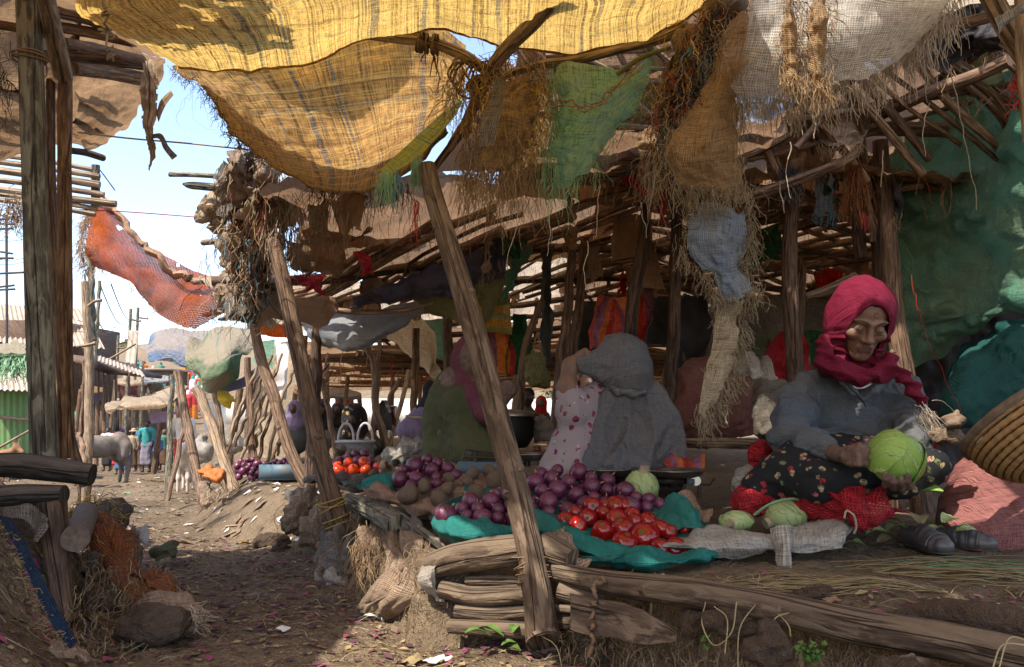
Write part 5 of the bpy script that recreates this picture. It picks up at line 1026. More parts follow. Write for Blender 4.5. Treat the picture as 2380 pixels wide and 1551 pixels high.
cloth_thing('green_net_rag', 'torn pale green sacking hanging in a long triangle in the middle', 'sacking', [[(1285, 150, 2.35), (1340, 145, 2.33), (1400, 160, 2.3), (1460, 165, 2.3), (1520, 120, 2.3)], [(1280, 215, 2.35), (1335, 235, 2.3), (1395, 245, 2.27), (1440, 235, 2.28), (1500, 190, 2.3)], [(1276, 290, 2.35), (1320, 305, 2.3), (1365, 305, 2.28), (1420, 290, 2.28), (1470, 255, 2.3)], [(1276, 360, 2.35), (1310, 365, 2.32), (1345, 370, 2.3), (1385, 350, 2.3), (1420, 325, 2.32)], [(1280, 440, 2.37), (1300, 450, 2.35), (1320, 448, 2.34), (1345, 425, 2.34), (1378, 392, 2.34)]],
            80, 90, M['greennet'], [('r', 110, .07, .0010, M['cordgreen'], dict(curl=.9)), ('l', 110, .16, .0012, M['cordgreen'], dict(curl=.4)), FB(50, .08, 'cordgreen'), ('L', 90, .12, .001, M['cordgreen'], dict(curl=1.))], amp=.03, sc=7, seed=7, fold=.014, fs=10, edge=.25, es=14, hole=.06, hs=9, sides='lb', w=.2)
cord('cord', 'brown cord looping across the green sacking', [(1270, 240, 2.26), (1320, 238, 2.24), (1355, 250, 2.22), (1400, 228, 2.22), (1440, 185, 2.22), (1480, 150, 2.22)], .0028, M['orangehem'], wob=.01)
cord('cord', 'second brown cord looping beside the first over the green sacking', [(1275, 250, 2.26), (1330, 244, 2.24), (1365, 254, 2.22), (1412, 224, 2.22), (1448, 188, 2.22), (1490, 150, 2.22)], .0024, M['orangehem'], wob=.01)
cloth_thing('red_rag', 'red cloth scrap hanging between the green and brown rags', 'rag', [[(1432, 385, 3.0), (1470, 360, 3.0), (1505, 350, 3.0)], [(1440, 420, 3.0), (1475, 415, 2.97), (1512, 410, 3.0)], [(1450, 428, 3.0), (1490, 450, 2.98), (1515, 462, 3.0)]], 30, 30, M['redrag'], amp=.03, sc=8, seed=3, edge=.4, fold=.02, fs=10)
cloth_thing('hanging_rag', 'brown net rag hanging behind the green sacking', 'rag', [[(1470, 290, 2.5), (1530, 270, 2.5)], [(1475, 340, 2.5), (1530, 330, 2.5)], [(1490, 395, 2.5), (1525, 385, 2.5)]], 26, 36, M['burlap'], [FB(80, .12)], amp=.03, sc=9, edge=.7, seed=9)
cloth_thing('burlap_curtain', 'large brown burlap hanging in a wide bell left of the white gauze', 'burlap', [[(1690, 40, 2.0), (1730, 10, 2.0), (1768, 0, 2.0)], [(1640, 190, 2.1), (1680, 180, 2.05), (1715, 190, 2.05)], [(1590, 265, 2.1), (1650, 265, 2.05), (1715, 250, 2.08)], [(1545, 345, 2.12), (1640, 350, 2.05), (1718, 335, 2.1)], [(1568, 420, 2.15), (1650, 420, 2.1), (1728, 400, 2.12)], [(1625, 452, 2.15), (1690, 460, 2.12), (1745, 450, 2.15)]],
            70, 110, M['burlap'], [FB(170, .06, 'beigeburlap'), ('l', 120, .08, .0012, M['beigeburlap'], dict(curl=.8)), ('r', 60, .10, .0012, M['beigeburlap'], dict(curl=.5))], amp=.02, sc=7, seed=12, edge=.25, es=16, hole=.05, hs=10, w=.08)
cloth_thing('hanging_rag', 'gold brown shred beside the top of the white gauze', 'burlap', [[(1690, 60, 1.98), (1770, 40, 1.98)], [(1675, 110, 1.98), (1755, 130, 1.98)], [(1680, 150, 1.98), (1720, 170, 1.98)]], 30, 30, M['burlap'], [FB(60, .04)], amp=.02, sc=10, edge=.7, seed=4)
cloth_thing('blue_sacking', 'worn blue sacking hanging below the burlap, widening to the right', 'sacking', [[(1605, 440, 2.25), (1680, 455, 2.22), (1745, 460, 2.25)], [(1592, 520, 2.25), (1665, 520, 2.22), (1750, 540, 2.25)], [(1590, 600, 2.25), (1670, 590, 2.22), (1748, 590, 2.25)], [(1650, 650, 2.25), (1700, 655, 2.22), (1740, 640, 2.25)], [(1672, 700, 2.25), (1710, 710, 2.23), (1745, 690, 2.25)]],
            50, 80, M['denim'], [('l', 150, .06, .0012, M['beigeburlap'], dict(curl=.7)), ('r', 200, .07, .0012, M['beigeburlap'], dict(curl=.9)), FB(60, .05, 'beigeburlap')], amp=.03, sc=7, seed=13, edge=.5, es=16, w=.14)
cloth_thing('beige_strip', 'long narrow beige strip ending in a ragged point above the red brown sack', 'sacking', [[(1668, 700, 2.27), (1705, 705, 2.25), (1745, 695, 2.27)], [(1655, 790, 2.27), (1690, 790, 2.25), (1720, 790, 2.27)], [(1640, 860, 2.27), (1668, 865, 2.25), (1702, 860, 2.27)], [(1628, 930, 2.27), (1648, 935, 2.26), (1672, 925, 2.27)], [(1622, 970, 2.27), (1638, 985, 2.26), (1650, 968, 2.27)]],
            36, 90, M['beigeburlap'], [('r', 300, .06, .0012, M['beigeburlap'], dict(curl=.8, dirv=(.4, 0, -1))), FB(40, .07, 'beigeburlap'), ('l', 40, .03, .001, M['beigeburlap'], dict(curl=.8))], amp=.02, sc=7, seed=14, edge=.45, es=18, w=.14, sides='rb')
cloth_thing('white_gauze', 'open weave white gauze sagging from the top edge of the picture', 'gauze', [[(1745, -120, 1.9), (1850, -120, 1.9), (1980, -110, 1.9), (2100, -90, 1.9), (2240, -80, 1.95)], [(1740, 20, 1.95), (1840, 10, 1.93), (1960, 20, 1.9), (2090, 30, 1.92), (2200, 20, 2.0)], [(1725, 120, 2.0), (1830, 130, 1.95), (1950, 120, 1.92), (2070, 100, 1.95), (2160, 80, 2.02)], [(1700, 190, 2.05), (1820, 195, 2.0), (1940, 190, 1.98), (2040, 165, 2.0), (2130, 120, 2.05)], [(1712, 215, 2.08), (1830, 222, 2.05), (1940, 212, 2.04), (2040, 180, 2.06), (2120, 135, 2.08)]],
            110, 90, M['gauze'], [('b', 300, .10, .0013, M['cord'], dict(curl=.45)), ('r', 140, .12, .0013, M['cord'], dict(curl=.4))], amp=.02, sc=5, seed=15, fold=.014, fs=5, edge=.15, w=.05)
for lb, u0, u1, v1 in (('left of the two rust brown bark strips hanging over the gauze', 1822, 1852, 205), ('right of the two rust brown bark strips hanging over the gauze', 1880, 1925, 215)):
    cloth_thing('bark_strip', lb, 'rag', [[(u0, -40, 1.85), ((u0 + u1) / 2, -40, 1.82), (u1, -40, 1.85)], [(u0 - 6, 80, 1.86), ((u0 + u1) / 2, 80, 1.83), (u1 + 4, 80, 1.86)], [(u0, v1 - 30, 1.88), ((u0 + u1) / 2, v1, 1.86), (u1 - 4, v1 - 10, 1.88)]], 26, 60, M['burlap'], [FB(80, .07), ('l', 60, .06, .0012, F_, dict(curl=.9)), ('r', 60, .06, .0012, F_, dict(curl=.9))], amp=.012, sc=12, seed=u0, fold=.008, fs=30, edge=.5)
cloth_thing('blue_cloth', 'dark blue sheeting with a pale corner showing below the gauze', 'sheeting', [[(1690, 225, 2.6), (1760, 220, 2.6), (1860, 225, 2.6)], [(1700, 280, 2.6), (1760, 280, 2.6), (1825, 270, 2.6)], [(1718, 335, 2.6), (1745, 325, 2.6), (1790, 300, 2.6)]], 40, 36, M['skytarp'], amp=.02, sc=7, seed=3)
# mass of rags where gauze, burlap and awning meet
nm = thing('rag_knot', 'knotted mass of dark rags and cords above the burlap curtain', 'rag bundle', P(1600, 250, 2.2))
part('ball_of_rags', blob(U([seg(P(1690, 20, 2.14), P(1600, 120, 2.24), .038, .034), seg(P(1600, 120, 2.24), P(1545, 210, 2.3), .034, .028), seg(P(1545, 210, 2.28), P(1540, 330, 2.35), .03, .015)], .03), .010, disp=lambda V: .03 * fbm(V * 13, 3, 4) + .014 * vn(V * 40, 4)), M['dustrag'], nm)
mb = MB()
for i in range(1000):
    t = rr.random(); u, v = (1690 - 140 * t + rr.normal(0, 26), 10 + 230 * t + rr.normal(0, 20)); strand(mb, P(u, v, 2.12 + .1 * rr.random()), .05 + .12 * rr.random(), .0012 + .0012 * rr.random(), 20000 + i, [0, 1, 1, 2, 3, 0, 4, 0, 1, 1, 2, 0, 1, 5][rr.randint(14)], curl=.95)
for i in range(160): strand(mb, P(1545 + rr.normal(0, 14), 330 + rr.normal(0, 30), 2.3), .08 + .16 * rr.random(), .0013, 22000 + i, [0, 6, 2][i % 3], curl=.6)
part('strings', mb, [M['cordtan'], M['cordbrown'], M['cordblack'], M['cordblue'], M['cordyellow'], M['cordred'], M['cord']], nm, kind='stuff')
pole('roof_pole_end', 'dark pole stub poking out of the rag knot', 'pole', [(1540, 205, 2.3), (1580, 128, 2.25), (1680, 140, 2.2)], [10, 18, 20], M['darkwood'])
for i, (u, v, v2) in enumerate(((1836, 330, 480), (1700, 230, 380), (1712, 235, 300), (2210, 150, 510), (1815, 420, 500), (2052, 350, 440), (2160, 240, 380), (1395, 430, 560), (1280, 480, 600), (1365, 560, 700), (1210, 470, 640), (1120, 430, 520), (1490, 470, 560))):
    mb = MB(); strand(mb, P(u, v, 2.35), px(v2 - v, 2.35), .0018, 500 + i, curl=.35, drift=.1, seg_n=14); single('hanging_thread', mb, M['cord'], 'single pale thread dangling from the roof edge', 'thread', 'single threads dangling from the roof edge')
# right side: beams and the green sheeting wall
pole('roof_beam', 'heavy dark beam with a broken end in front of the green sheeting', 'beam', [(1830, 292, 3.0), (1950, 300, 3.0), (2080, 300, 2.98), (2200, 303, 2.96)], [26, 30, 36, 32], M['midwood'], n=14, rough=.10, kn=30)
pole('roof_beam', 'sloping pole rising to the right over the heavy dark beam', 'beam', [(1900, 320, 3.1), (2040, 270, 2.9), (2160, 215, 2.7), (2260, 180, 2.6), (2345, 140, 2.5)], [20, 26, 32, 34, 30], M['midwood'], n=12, rough=.12, kn=30)
pole('roof_beam', 'upper sloping dark pole parallel to the one over the beam', 'beam', [(2050, 260, 3.0), (2180, 190, 2.8), (2300, 100, 2.6), (2400, 20, 2.5)], [20, 26, 26, 26], M['darkwood'], n=12, rough=.1, kn=30)
pole('roof_beam', 'reddish pole near the top right corner', 'beam', [(2140, 80, 2.3), (2240, 55, 2.25), (2380, 20, 2.2)], [30, 30, 28], M['midwood'], n=12, rough=.1)
pole('roof_beam', 'thin slanting pole from the black plastic up to the gauze', 'beam', [(1700, 470, 2.9), (1820, 430, 2.9), (1960, 375, 2.85), (2000, 340, 2.85)], [26, 26, 24, 18], M['midwood'], n=10, rough=.15)
pole('roof_beam', 'forked branch between the round post and the post cluster', 'branch', [(1872, 690, 3.2), (1930, 672, 3.2), (1990, 645, 3.2)], [16, 26, 30], M['midwood'], n=10, rough=.1)
pole('roof_beam', 'slanting lath rising from the gauze fringe', 'beam', [(1850, 345, 2.8), (1900, 290, 2.8), (1950, 240, 2.8)], [20, 18, 14], M['midwood'], n=8, rough=.1)
pole('corner_pole', 'cracked wide pole crossing the top right corner', 'pole', [(2290, -30, 1.6), (2340, 60, 1.62), (2400, 150, 1.65)], [50, 52, 52], M['palewood'], n=14, rough=.12)
pole('corner_pole', 'pale split pole at the right edge, tied with blue cloth', 'pole', [(2372, -20, 1.55), (2378, 140, 1.58), (2392, 330, 1.6)], [30, 32, 28], M['palewood'], n=12, rough=.12)
cloth_thing('blue_tie', 'blue cloth strip tied round the pale split pole at the right edge', 'rag', [[(2312, 45, 1.53), (2395, -5, 1.5)], [(2318, 62, 1.52), (2395, 15, 1.49)], [(2322, 80, 1.53), (2392, 22, 1.5)]], 20, 12, M['denim'], amp=.01, sc=14, fold=.006, fs=30)
mb = MB()
for i in range(26): strand(mb, P(2366 + rr.normal(0, 6), 165 + 8 * i % 80, 1.6), .05, .002, 300 + i, curl=1.2)
single('red_rope', mb, M['cordred'], 'red plastic cord wound on the pole at the right edge', 'cord')
rows = [[(2040, 330, 3.3), (2150, 260, 3.1), (2260, 185, 2.9), (2330, 165, 2.7), (2480, 150, 2.5)], [(2050, 460, 3.35), (2150, 430, 3.2), (2260, 400, 3.0), (2360, 360, 2.8), (2500, 350, 2.6)], [(2060, 620, 3.35), (2160, 600, 3.25), (2270, 590, 3.1), (2380, 570, 2.9), (2520, 560, 2.7)],
        [(2080, 760, 3.3), (2160, 750, 3.2), (2270, 730, 3.05), (2380, 700, 2.9), (2520, 700, 2.7)], [(2105, 870, 3.35), (2180, 850, 3.3), (2270, 805, 3.2), (2380, 745, 3.1), (2520, 740, 2.9)]]
cloth_thing('green_sheeting', 'large dusty green sheeting forming the right wall of the shed', 'tarpaulin', rows, 150, 150, M['greentarp'], [('t', 60, .06, .0012, M['cordgreen'], dict(curl=.9))], amp=.05, sc=3.2, seed=7, fold=.022, fs=5, fdir=0, cr=1.2, edge=.25, es=9, hole=.0, sides='t', w=.04)
cloth_thing('green_sheeting', 'lower slack fold of green cloth behind the teal sack', 'tarpaulin', [[(2230, 800, 3.3), (2300, 760, 3.1), (2400, 740, 2.9), (2500, 740, 2.8)], [(2220, 840, 3.3), (2300, 800, 3.1), (2400, 790, 2.9), (2500, 790, 2.8)], [(2180, 900, 3.4), (2300, 880, 3.2), (2400, 870, 3.1), (2500, 870, 3.0)]], 50, 30, M['darkteal'], amp=.03, sc=6, fold=.02, fs=6, seed=8)
# dark cloth closing the back right
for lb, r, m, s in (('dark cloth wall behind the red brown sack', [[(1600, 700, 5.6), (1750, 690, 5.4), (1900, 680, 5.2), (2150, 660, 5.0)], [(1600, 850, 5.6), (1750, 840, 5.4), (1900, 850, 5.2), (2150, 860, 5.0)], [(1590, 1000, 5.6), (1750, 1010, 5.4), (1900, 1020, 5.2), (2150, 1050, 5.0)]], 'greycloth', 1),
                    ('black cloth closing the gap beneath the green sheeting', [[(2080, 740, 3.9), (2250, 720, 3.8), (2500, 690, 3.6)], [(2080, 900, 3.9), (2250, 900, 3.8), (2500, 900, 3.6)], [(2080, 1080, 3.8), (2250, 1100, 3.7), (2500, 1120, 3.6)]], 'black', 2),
                    ('grey green cloth sagging at the back beside the beige strip', [[(1740, 790, 4.4), (1790, 770, 4.4), (1870, 770, 4.4)], [(1740, 830, 4.4), (1800, 830, 4.35), (1870, 830, 4.4)], [(1750, 850, 4.4), (1800, 865, 4.35), (1865, 850, 4.4)]], 'olivecloth', 3),
                    ('green cloth hanging behind the slim pole', [[(1870, 770, 4.2), (1900, 765, 4.2), (1935, 775, 4.2)], [(1875, 810, 4.2), (1900, 815, 4.2), (1930, 810, 4.2)], [(1880, 850, 4.2), (1900, 840, 4.2), (1915, 845, 4.2)]], 'greencloth', 4),
                    ('red net cloth spread behind the dark round post', [[(1780, 820, 3.6), (1820, 770, 3.6), (1870, 780, 3.6), (1900, 850, 3.6)], [(1775, 870, 3.6), (1820, 850, 3.6), (1860, 850, 3.6), (1900, 870, 3.6)], [(1770, 930, 3.6), (1820, 930, 3.6), (1860, 930, 3.6), (1905, 925, 3.6)]], 'redmesh', 5)):
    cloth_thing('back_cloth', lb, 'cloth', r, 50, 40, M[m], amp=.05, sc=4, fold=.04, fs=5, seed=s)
cord('string', 'thin red string trailing down from the post cluster to the teal sack', [(2115, 640, 2.95), (2135, 720, 2.85), (2160, 800, 2.75), (2190, 860, 2.7), (2230, 960, 2.62), (2222, 975, 2.6), (2250, 975, 2.58)], .0009, M['redrag'], wob=.006)

for i in range(60):
    x, y = rr.uniform(-1.0, 2.2), 2.9 + 2.6 * rr.random(); z = float(zroof(np.array([x]), np.array([y]))[0]) - .01; w, h = .04 + .09 * rr.random(), .06 + .16 * rr.random(); a = rr.random() * 3
    ctl = np.array([[[x + cos(a) * s_ * w * (1 - .3 * t_), y + sin(a) * s_ * w + .02 * rr.randn(), z - t_ * h + .02 * rr.randn()] for s_ in (-1, -.2, .5, 1)] for t_ in (0, .5, 1)])
    cloth_thing('roof_scrap', 'small torn scrap of cloth or plastic hanging among the roof sticks', 'rag', None, 20, 22, M[['palesheet', 'brownsheet', 'dustrag', 'tanrag', 'palesheet', 'redrag', 'greencloth', 'charcoal'][i % 8]], [('b', 14, .07, .0012, F_, dict(curl=.6))], group='torn scraps hanging among the roof sticks', ctl=ctl, amp=.02, sc=10, seed=i, fold=.015, fs=14, edge=.6, es=14)

for lb, r, m, s in (('black plastic sheet under the roof poles near the upper right corner', [[(2130, 60, 2.6), (2240, 10, 2.5), (2350, -30, 2.4)], [(2150, 130, 2.6), (2240, 90, 2.55), (2340, 60, 2.45)], [(2180, 180, 2.65), (2250, 150, 2.6), (2320, 120, 2.5)]], 'black', 3),
                    ('dull yellow green cloth showing between the roof poles at the upper right', [[(2180, 130, 2.75), (2330, 90, 2.65)], [(2190, 190, 2.75), (2340, 150, 2.65)], [(2200, 240, 2.8), (2345, 210, 2.7)]], 'olivetarp', 4),
                    ('brown sacking drooping from the roof poles above the post cluster', [[(1880, 250, 2.85), (1960, 235, 2.85), (2040, 240, 2.8)], [(1890, 300, 2.85), (1960, 300, 2.82), (2030, 290, 2.8)], [(1900, 330, 2.85), (1950, 345, 2.82), (2010, 325, 2.8)]], 'dustrag', 5),
                    ('crumpled brown plastic bulging under the roof right of the beige strip', [[(1770, 330, 3.0), (1860, 310, 3.0), (1960, 320, 3.0)], [(1770, 390, 3.0), (1860, 370, 2.95), (1950, 380, 3.0)], [(1780, 430, 3.0), (1850, 420, 2.95), (1920, 410, 3.0)]], 'palesheet', 6)):
    cloth_thing('roof_cloth', lb, 'cloth', r, 50, 40, M[m], [('b', 50, .07, .0013, F_, dict(curl=.7))], amp=.04, sc=7, fold=.03, fs=9, seed=s, edge=.35, es=12, cr=1.2)
# ---------------------------------------------------------------- produce
def lathe(prof, n=22, mb=None, mi=None, M3=None, c=(0, 0, 0), lob=0, nl=5, seed=0, noise=0):
    prof = np.array(prof, float); th = np.linspace(0, 2 * pi, n + 1)
    r = prof[:, 0][:, None] * (1 + lob * np.cos(nl * th + seed))[None] ; z = prof[:, 1][:, None] + 0 * th[None]
    G = np.stack([r * np.cos(th), r * np.sin(th), z], -1)
    if noise: G = G * (1 + noise * fbm(G * 22 + seed, seed, 3))[..., None]
    G[:, -1] = G[:, 0]
    if M3 is not None: G = G @ np.asarray(M3).T
    G = G + np.asarray(c); mb = mb or MB(); k = len(prof) - 1
    UV = np.stack(np.broadcast_arrays(th[None] * prof[:, 0].max(), prof[:, 1][:, None]), -1)
    mb.grid(G, UV, 0 if mi is None else [m for m in mi for _ in range(n)]); return mb
def ballprof(n, rx, rz, top=0, pin=0): 
    a = np.linspace(-pi / 2, pi / 2, n); return [(rx * cos(t) + 1e-5, rz * sin(t) - pin * rz * max(0, (abs(sin(t)) - .8) / .2) ** 2 * np.sign(sin(t))) for t in a]
def proto(mb, name, mats): return mesh_of(mb, name, mats, A(0, 0, 0))
ON = []
for s in range(4):
    p = ballprof(13, .5, .45 + .03 * s); p += [(.06, .50 + .02 * s), (.045, .58), (.02, .62 + .05 * s)]; p = [(.05, -.49)] + p
    ON.append(proto(lathe(p, 20, lob=.012, nl=9, seed=s, noise=.02, mi=[1] + [0] * 12 + [1, 1, 1]), 'red_onion', [M['onion'], M['oniontip']]))
def tom(s, m, rz): 
    p = ballprof(16, .5, rz, pin=.12); return proto(lathe(p, 22, lob=.012 + .01 * (s % 2), nl=5, seed=s, noise=.008, mi=[0] * 14 + [1]), 'tomato', [m, M['stemgreen']])
TO = [tom(0, M['tomato'], .45), tom(1, M['tomato'], .42), tom(2, M['tomato'], .66)]; TO2 = [tom(0, M['tomato2'], .42), tom(1, M['tomato2'], .5)]
def pot(s):
    mb = lathe(ballprof(14, .5, .5), 20); V = mb.v[0] * A(1, .8, .72) * (1 + .13 * fbm(mb.v[0] * 2.2 + s * 3, s, 3))[:, None]; mb.v[0] = V; return proto(mb, 'potato', [M['potato']])
PO_ = [pot(s) for s in range(4)]
def put(name, me, c, size, label, cat, group, R=None, rr=rs):
    o = bpy.data.objects.new(name, me); S.collection.objects.link(o); o.location = tuple(c); o.scale = (size,) * 3
    o.rotation_euler = R if R is not None else (rr.normal(0, .7), rr.normal(0, .7), rr.random() * 6.28); props(o, label, cat, group); return o
def inpoly(u, v, pl):
    ins = False; n = len(pl)
    for i in range(n):
        (a, b), (c, d) = pl[i], pl[(i + 1) % n]
        if (b > v) != (d > v) and u < (c - a) * (v - b) / (d - b) + a: ins = not ins
    return ins
def heap(name, protos, poly, Y0, Y1, d, label, cat, group, seed=1, fill=.56, maxn=200, tilt=.7, layers=2):
    """lay roundish produce closely over a sloping bed; Y0 = depth at the bed's upper edge, Y1 at its lower edge"""
    rr = np.random.RandomState(seed); us, vs = [a for a, _ in poly], [b for _, b in poly]; v0, v1 = min(vs), max(vs); got = []; Yf = lambda v: Y0 + (Y1 - Y0) * (v - v0) / (v1 - v0)
    for _ in range(6000):
        u, v = rr.uniform(min(us), max(us)), rr.uniform(v0, v1)
        if not inpoly(u, v, poly): continue
        s = d * rr.uniform(.68, 1.28); p = s * FOC / Yf(v)
        if all((u - a) ** 2 + ((v - b) / fill) ** 2 > (.46 * (p + q)) ** 2 for a, b, q in got): got.append((u, v, p)); c = P(u, v, Yf(v) + rr.normal(0, .008)); put(name, protos[rr.randint(len(protos))], c, s, label, cat, group, (rr.normal(0, tilt), rr.normal(0, tilt), rr.random() * 6.28))
        if len(got) >= maxn: break
    # the ones half hidden underneath
    for u, v, p in list(got):
        if rr.random() < .5 * layers: put(name, protos[rr.randint(len(protos))], P(u + rr.normal(0, p * .4), v + p * .25, Yf(v) + .03) - A(0, 0, d * .45), d, label, cat, group)
    return len(got)
heap('red_onion', ON, [(1205, 1105), (1250, 1092), (1310, 1085), (1380, 1098), (1440, 1120), (1490, 1150), (1570, 1168), (1575, 1180), (1450, 1182), (1390, 1180), (1330, 1205), (1290, 1208), (1215, 1182)], 2.72, 2.36, .056, 'purple red onion in the big heap right of the stout leaning post', 'onion', 'onions heaped on the teal sack', 3, fill=.58)
heap('red_onion', ON, [(1060, 1170), (1130, 1150), (1190, 1140), (1200, 1205), (1110, 1208), (1070, 1196)], 2.5, 2.3, .051, 'purple red onion left of the stout leaning post, in the fold of the teal sack', 'onion', 'onions in the left fold of the teal sack', 4)
put('red_onion', ON[0], P(1036, 1196, 2.30), .066, 'single red onion lying alone at the left lip of the teal sack', 'onion', None, (.6, .3, 1))
heap('red_onion', ON, [(925, 1095), (960, 1075), (1000, 1065), (1055, 1098), (1065, 1115), (1040, 1135), (960, 1138), (930, 1125)], 3.05, 2.85, .054, 'purple red onion in the middle heap behind the potatoes', 'onion', 'onions behind the potatoes', 5)
heap('potato', PO_, [(905, 1146), (960, 1130), (1030, 1112), (1100, 1098), (1150, 1095), (1180, 1140), (1175, 1160), (1120, 1168), (1040, 1172), (950, 1160)], 2.85, 2.55, .072, 'brown dusty potato in the heap beside the stout leaning post', 'potato', 'potatoes heaped by the leaning post', 6)
heap('potato', PO_, [(748, 1056), (800, 1042), (850, 1060), (880, 1078), (845, 1085), (790, 1070), (752, 1078)], 4.6, 4.4, .066, 'dark potato in the far heap behind the orange tomatoes', 'potato', 'potatoes behind the orange tomatoes', 7)
heap('potato', PO_, [(885, 1075), (950, 1068), (975, 1085), (950, 1110), (900, 1120), (880, 1095)], 3.9, 3.4, .070, 'potato in the small pale group between the tomatoes and the onions', 'potato', 'potatoes between the tomatoes and the onions', 8)
heap('red_onion', ON, [(765, 1088), (780, 1070), (840, 1050), (870, 1060), (860, 1072), (790, 1088)], 4.4, 4.3, .062, 'purple onion in the far heap just behind the orange tomatoes', 'onion', 'onions behind the orange tomatoes', 9)
heap('tomato', TO2, [(770, 1085), (800, 1072), (860, 1074), (895, 1090), (890, 1098), (780, 1096)], 4.25, 4.1, .062, 'orange red sunlit tomato in the far group', 'tomato', 'sunlit tomatoes in the far group', 10, tilt=.5)
heap('red_onion', ON, [(545, 1078), (580, 1066), (625, 1080), (640, 1100), (560, 1100)], 6.0, 5.8, .055, 'pink purple onion in the sunlit pile by the orange cloth', 'onion', 'onions piled by the orange cloth', 11)
heap('red_onion', ON, [(640, 1070), (690, 1066), (700, 1080), (640, 1082)], 5.6, 5.5, .05, 'small onion lying in the dark blue crate', 'onion', 'onions in the dark blue crate', 12, maxn=22)
TL = [(680, 465, 105, 0), (835, 460, 112, 0), (905, 460, 90, 0), (770, 450, 70, 1), (750, 515, 100, 2), (650, 545, 130, 2), (572, 515, 110, 2), (575, 600, 140, 2), (845, 560, 132, 0), (886, 618, 140, 0), (950, 525, 98, 0), (962, 566, 98, 1), (1060, 565, 108, 0), (750, 650, 155, 2), (1035, 672, 168, 1), (900, 712, 150, 1), (1150, 618, 118, 1), (1205, 640, 90, 1), (1140, 752, 115, 1), (1245, 752, 130, 1), (1305, 618, 60, 1), (500, 560, 100, 1), (690, 720, 90, 1), (820, 690, 110, 0), (960, 630, 110, 0), (1080, 640, 100, 1), (860, 500, 100, 0), (1000, 740, 100, 1)]
for i, (x, y, w, k) in enumerate(TL):
    u = 1142.4 + x * .3437; v = 1017.7 + y * .3437; Y = 2.46 - (v - 1165) / 115 * .28 + (.05 if i > 22 else 0)
    o = put('tomato', TO[k], P(u, v, Y), px(w * .3437, Y) * (1.0 if k == 2 else 1.22), 'glossy red tomato in the near heap on the teal sack', 'tomato', 'red tomatoes heaped on the teal sack', (.9 + rs.normal(0, .4), rs.normal(0, .4), rs.normal(0, .6)))

# ---------------------------------------------------------------- sacks spread under the produce
tl = thing('teal_sack', 'bright teal woven sack opened out and rolled at its rim under the onions and tomatoes', 'sack', P(1350, 1300, 2.1))
def tp(rows, nu=70, nv=26, seed=1, mat='teal', parent=tl, **kw): return part('fold', sheet(rows, nu, nv, seed=seed, **{**dict(amp=.012, sc=11, fold=.010, fs=10), **kw}), M[mat], parent)
tp([[(1085, 1150, 2.6), (1045, 1200, 2.38), (1085, 1210, 2.3), (1140, 1214, 2.25), (1200, 1208, 2.22)], [(1058, 1158, 2.5), (1016, 1192, 2.36), (1060, 1210, 2.22), (1130, 1216, 2.17), (1205, 1210, 2.16)], [(1022, 1175, 2.42), (1002, 1215, 2.32), (1055, 1240, 2.14), (1135, 1238, 2.10), (1208, 1232, 2.10)], [(1030, 1215, 2.42), (1018, 1246, 2.3), (1085, 1276, 2.14), (1140, 1262, 2.12), (1205, 1262, 2.12)]], seed=3)
tp([[(1210, 1180, 2.34), (1290, 1212, 2.26), (1330, 1236, 2.2), (1400, 1258, 2.14), (1500, 1282, 2.1), (1580, 1286, 2.12), (1660, 1262, 2.22)], [(1214, 1172, 2.26), (1288, 1206, 2.2), (1330, 1236, 2.13), (1400, 1260, 2.07), (1500, 1280, 2.03), (1590, 1284, 2.05), (1675, 1268, 2.17)], [(1212, 1212, 2.2), (1270, 1240, 2.14), (1345, 1274, 2.04), (1405, 1296, 2.0), (1490, 1308, 1.97), (1590, 1302, 1.99), (1675, 1284, 2.12)], [(1225, 1245, 2.2), (1300, 1272, 2.14), (1362, 1302, 2.06), (1420, 1320, 2.03), (1500, 1326, 2.0), (1590, 1318, 2.02), (1662, 1296, 2.14)]], 110, 30, seed=5)
tp([[(1465, 1186, 2.5), (1530, 1172, 2.46), (1590, 1158, 2.42), (1625, 1180, 2.38)], [(1500, 1192, 2.42), (1560, 1195, 2.36), (1612, 1188, 2.3), (1642, 1212, 2.3)], [(1560, 1222, 2.3), (1590, 1228, 2.28), (1630, 1228, 2.26), (1662, 1240, 2.26)]], 50, 30, seed=7, fold=.018)
tp([[(1080, 1130, 2.75), (1300, 1115, 2.85), (1500, 1165, 2.6), (1640, 1200, 2.5)], [(1050, 1220, 2.4), (1250, 1225, 2.32), (1450, 1270, 2.2), (1660, 1262, 2.25)]], 50, 20, seed=8)
tp([[(1345, 1300, 2.02), (1400, 1290, 1.99), (1445, 1272, 1.98)], [(1360, 1318, 2.02), (1410, 1310, 1.98), (1452, 1290, 1.97)], [(1370, 1330, 2.03), (1420, 1322, 2.0), (1450, 1312, 1.99)]], 24, 16, seed=9)
t2 = thing('teal_sack', 'small folded corner of a teal sack behind the peach sacking', 'sack', P(880, 1140, 2.9)); tp([[(812, 1128, 3.1), (850, 1122, 3.0), (905, 1098, 3.0), (930, 1140, 2.95)], [(815, 1138, 3.1), (860, 1142, 2.95), (905, 1130, 2.9), (930, 1145, 2.9)]], 30, 16, seed=9, parent=t2)
t3 = thing('teal_sack', 'teal scrap tucked between the white sack and the pale cabbage', 'sack', P(1680, 1210, 2.4)); tp([[(1690, 1190, 2.45), (1740, 1190, 2.45)], [(1672, 1212, 2.4), (1730, 1205, 2.42)]], 20, 12, seed=2, parent=t3)
pk = thing('peach_sacking', 'peach coloured woven sacking rolled under the front of the potatoes', 'sack', P(1000, 1190, 2.6))
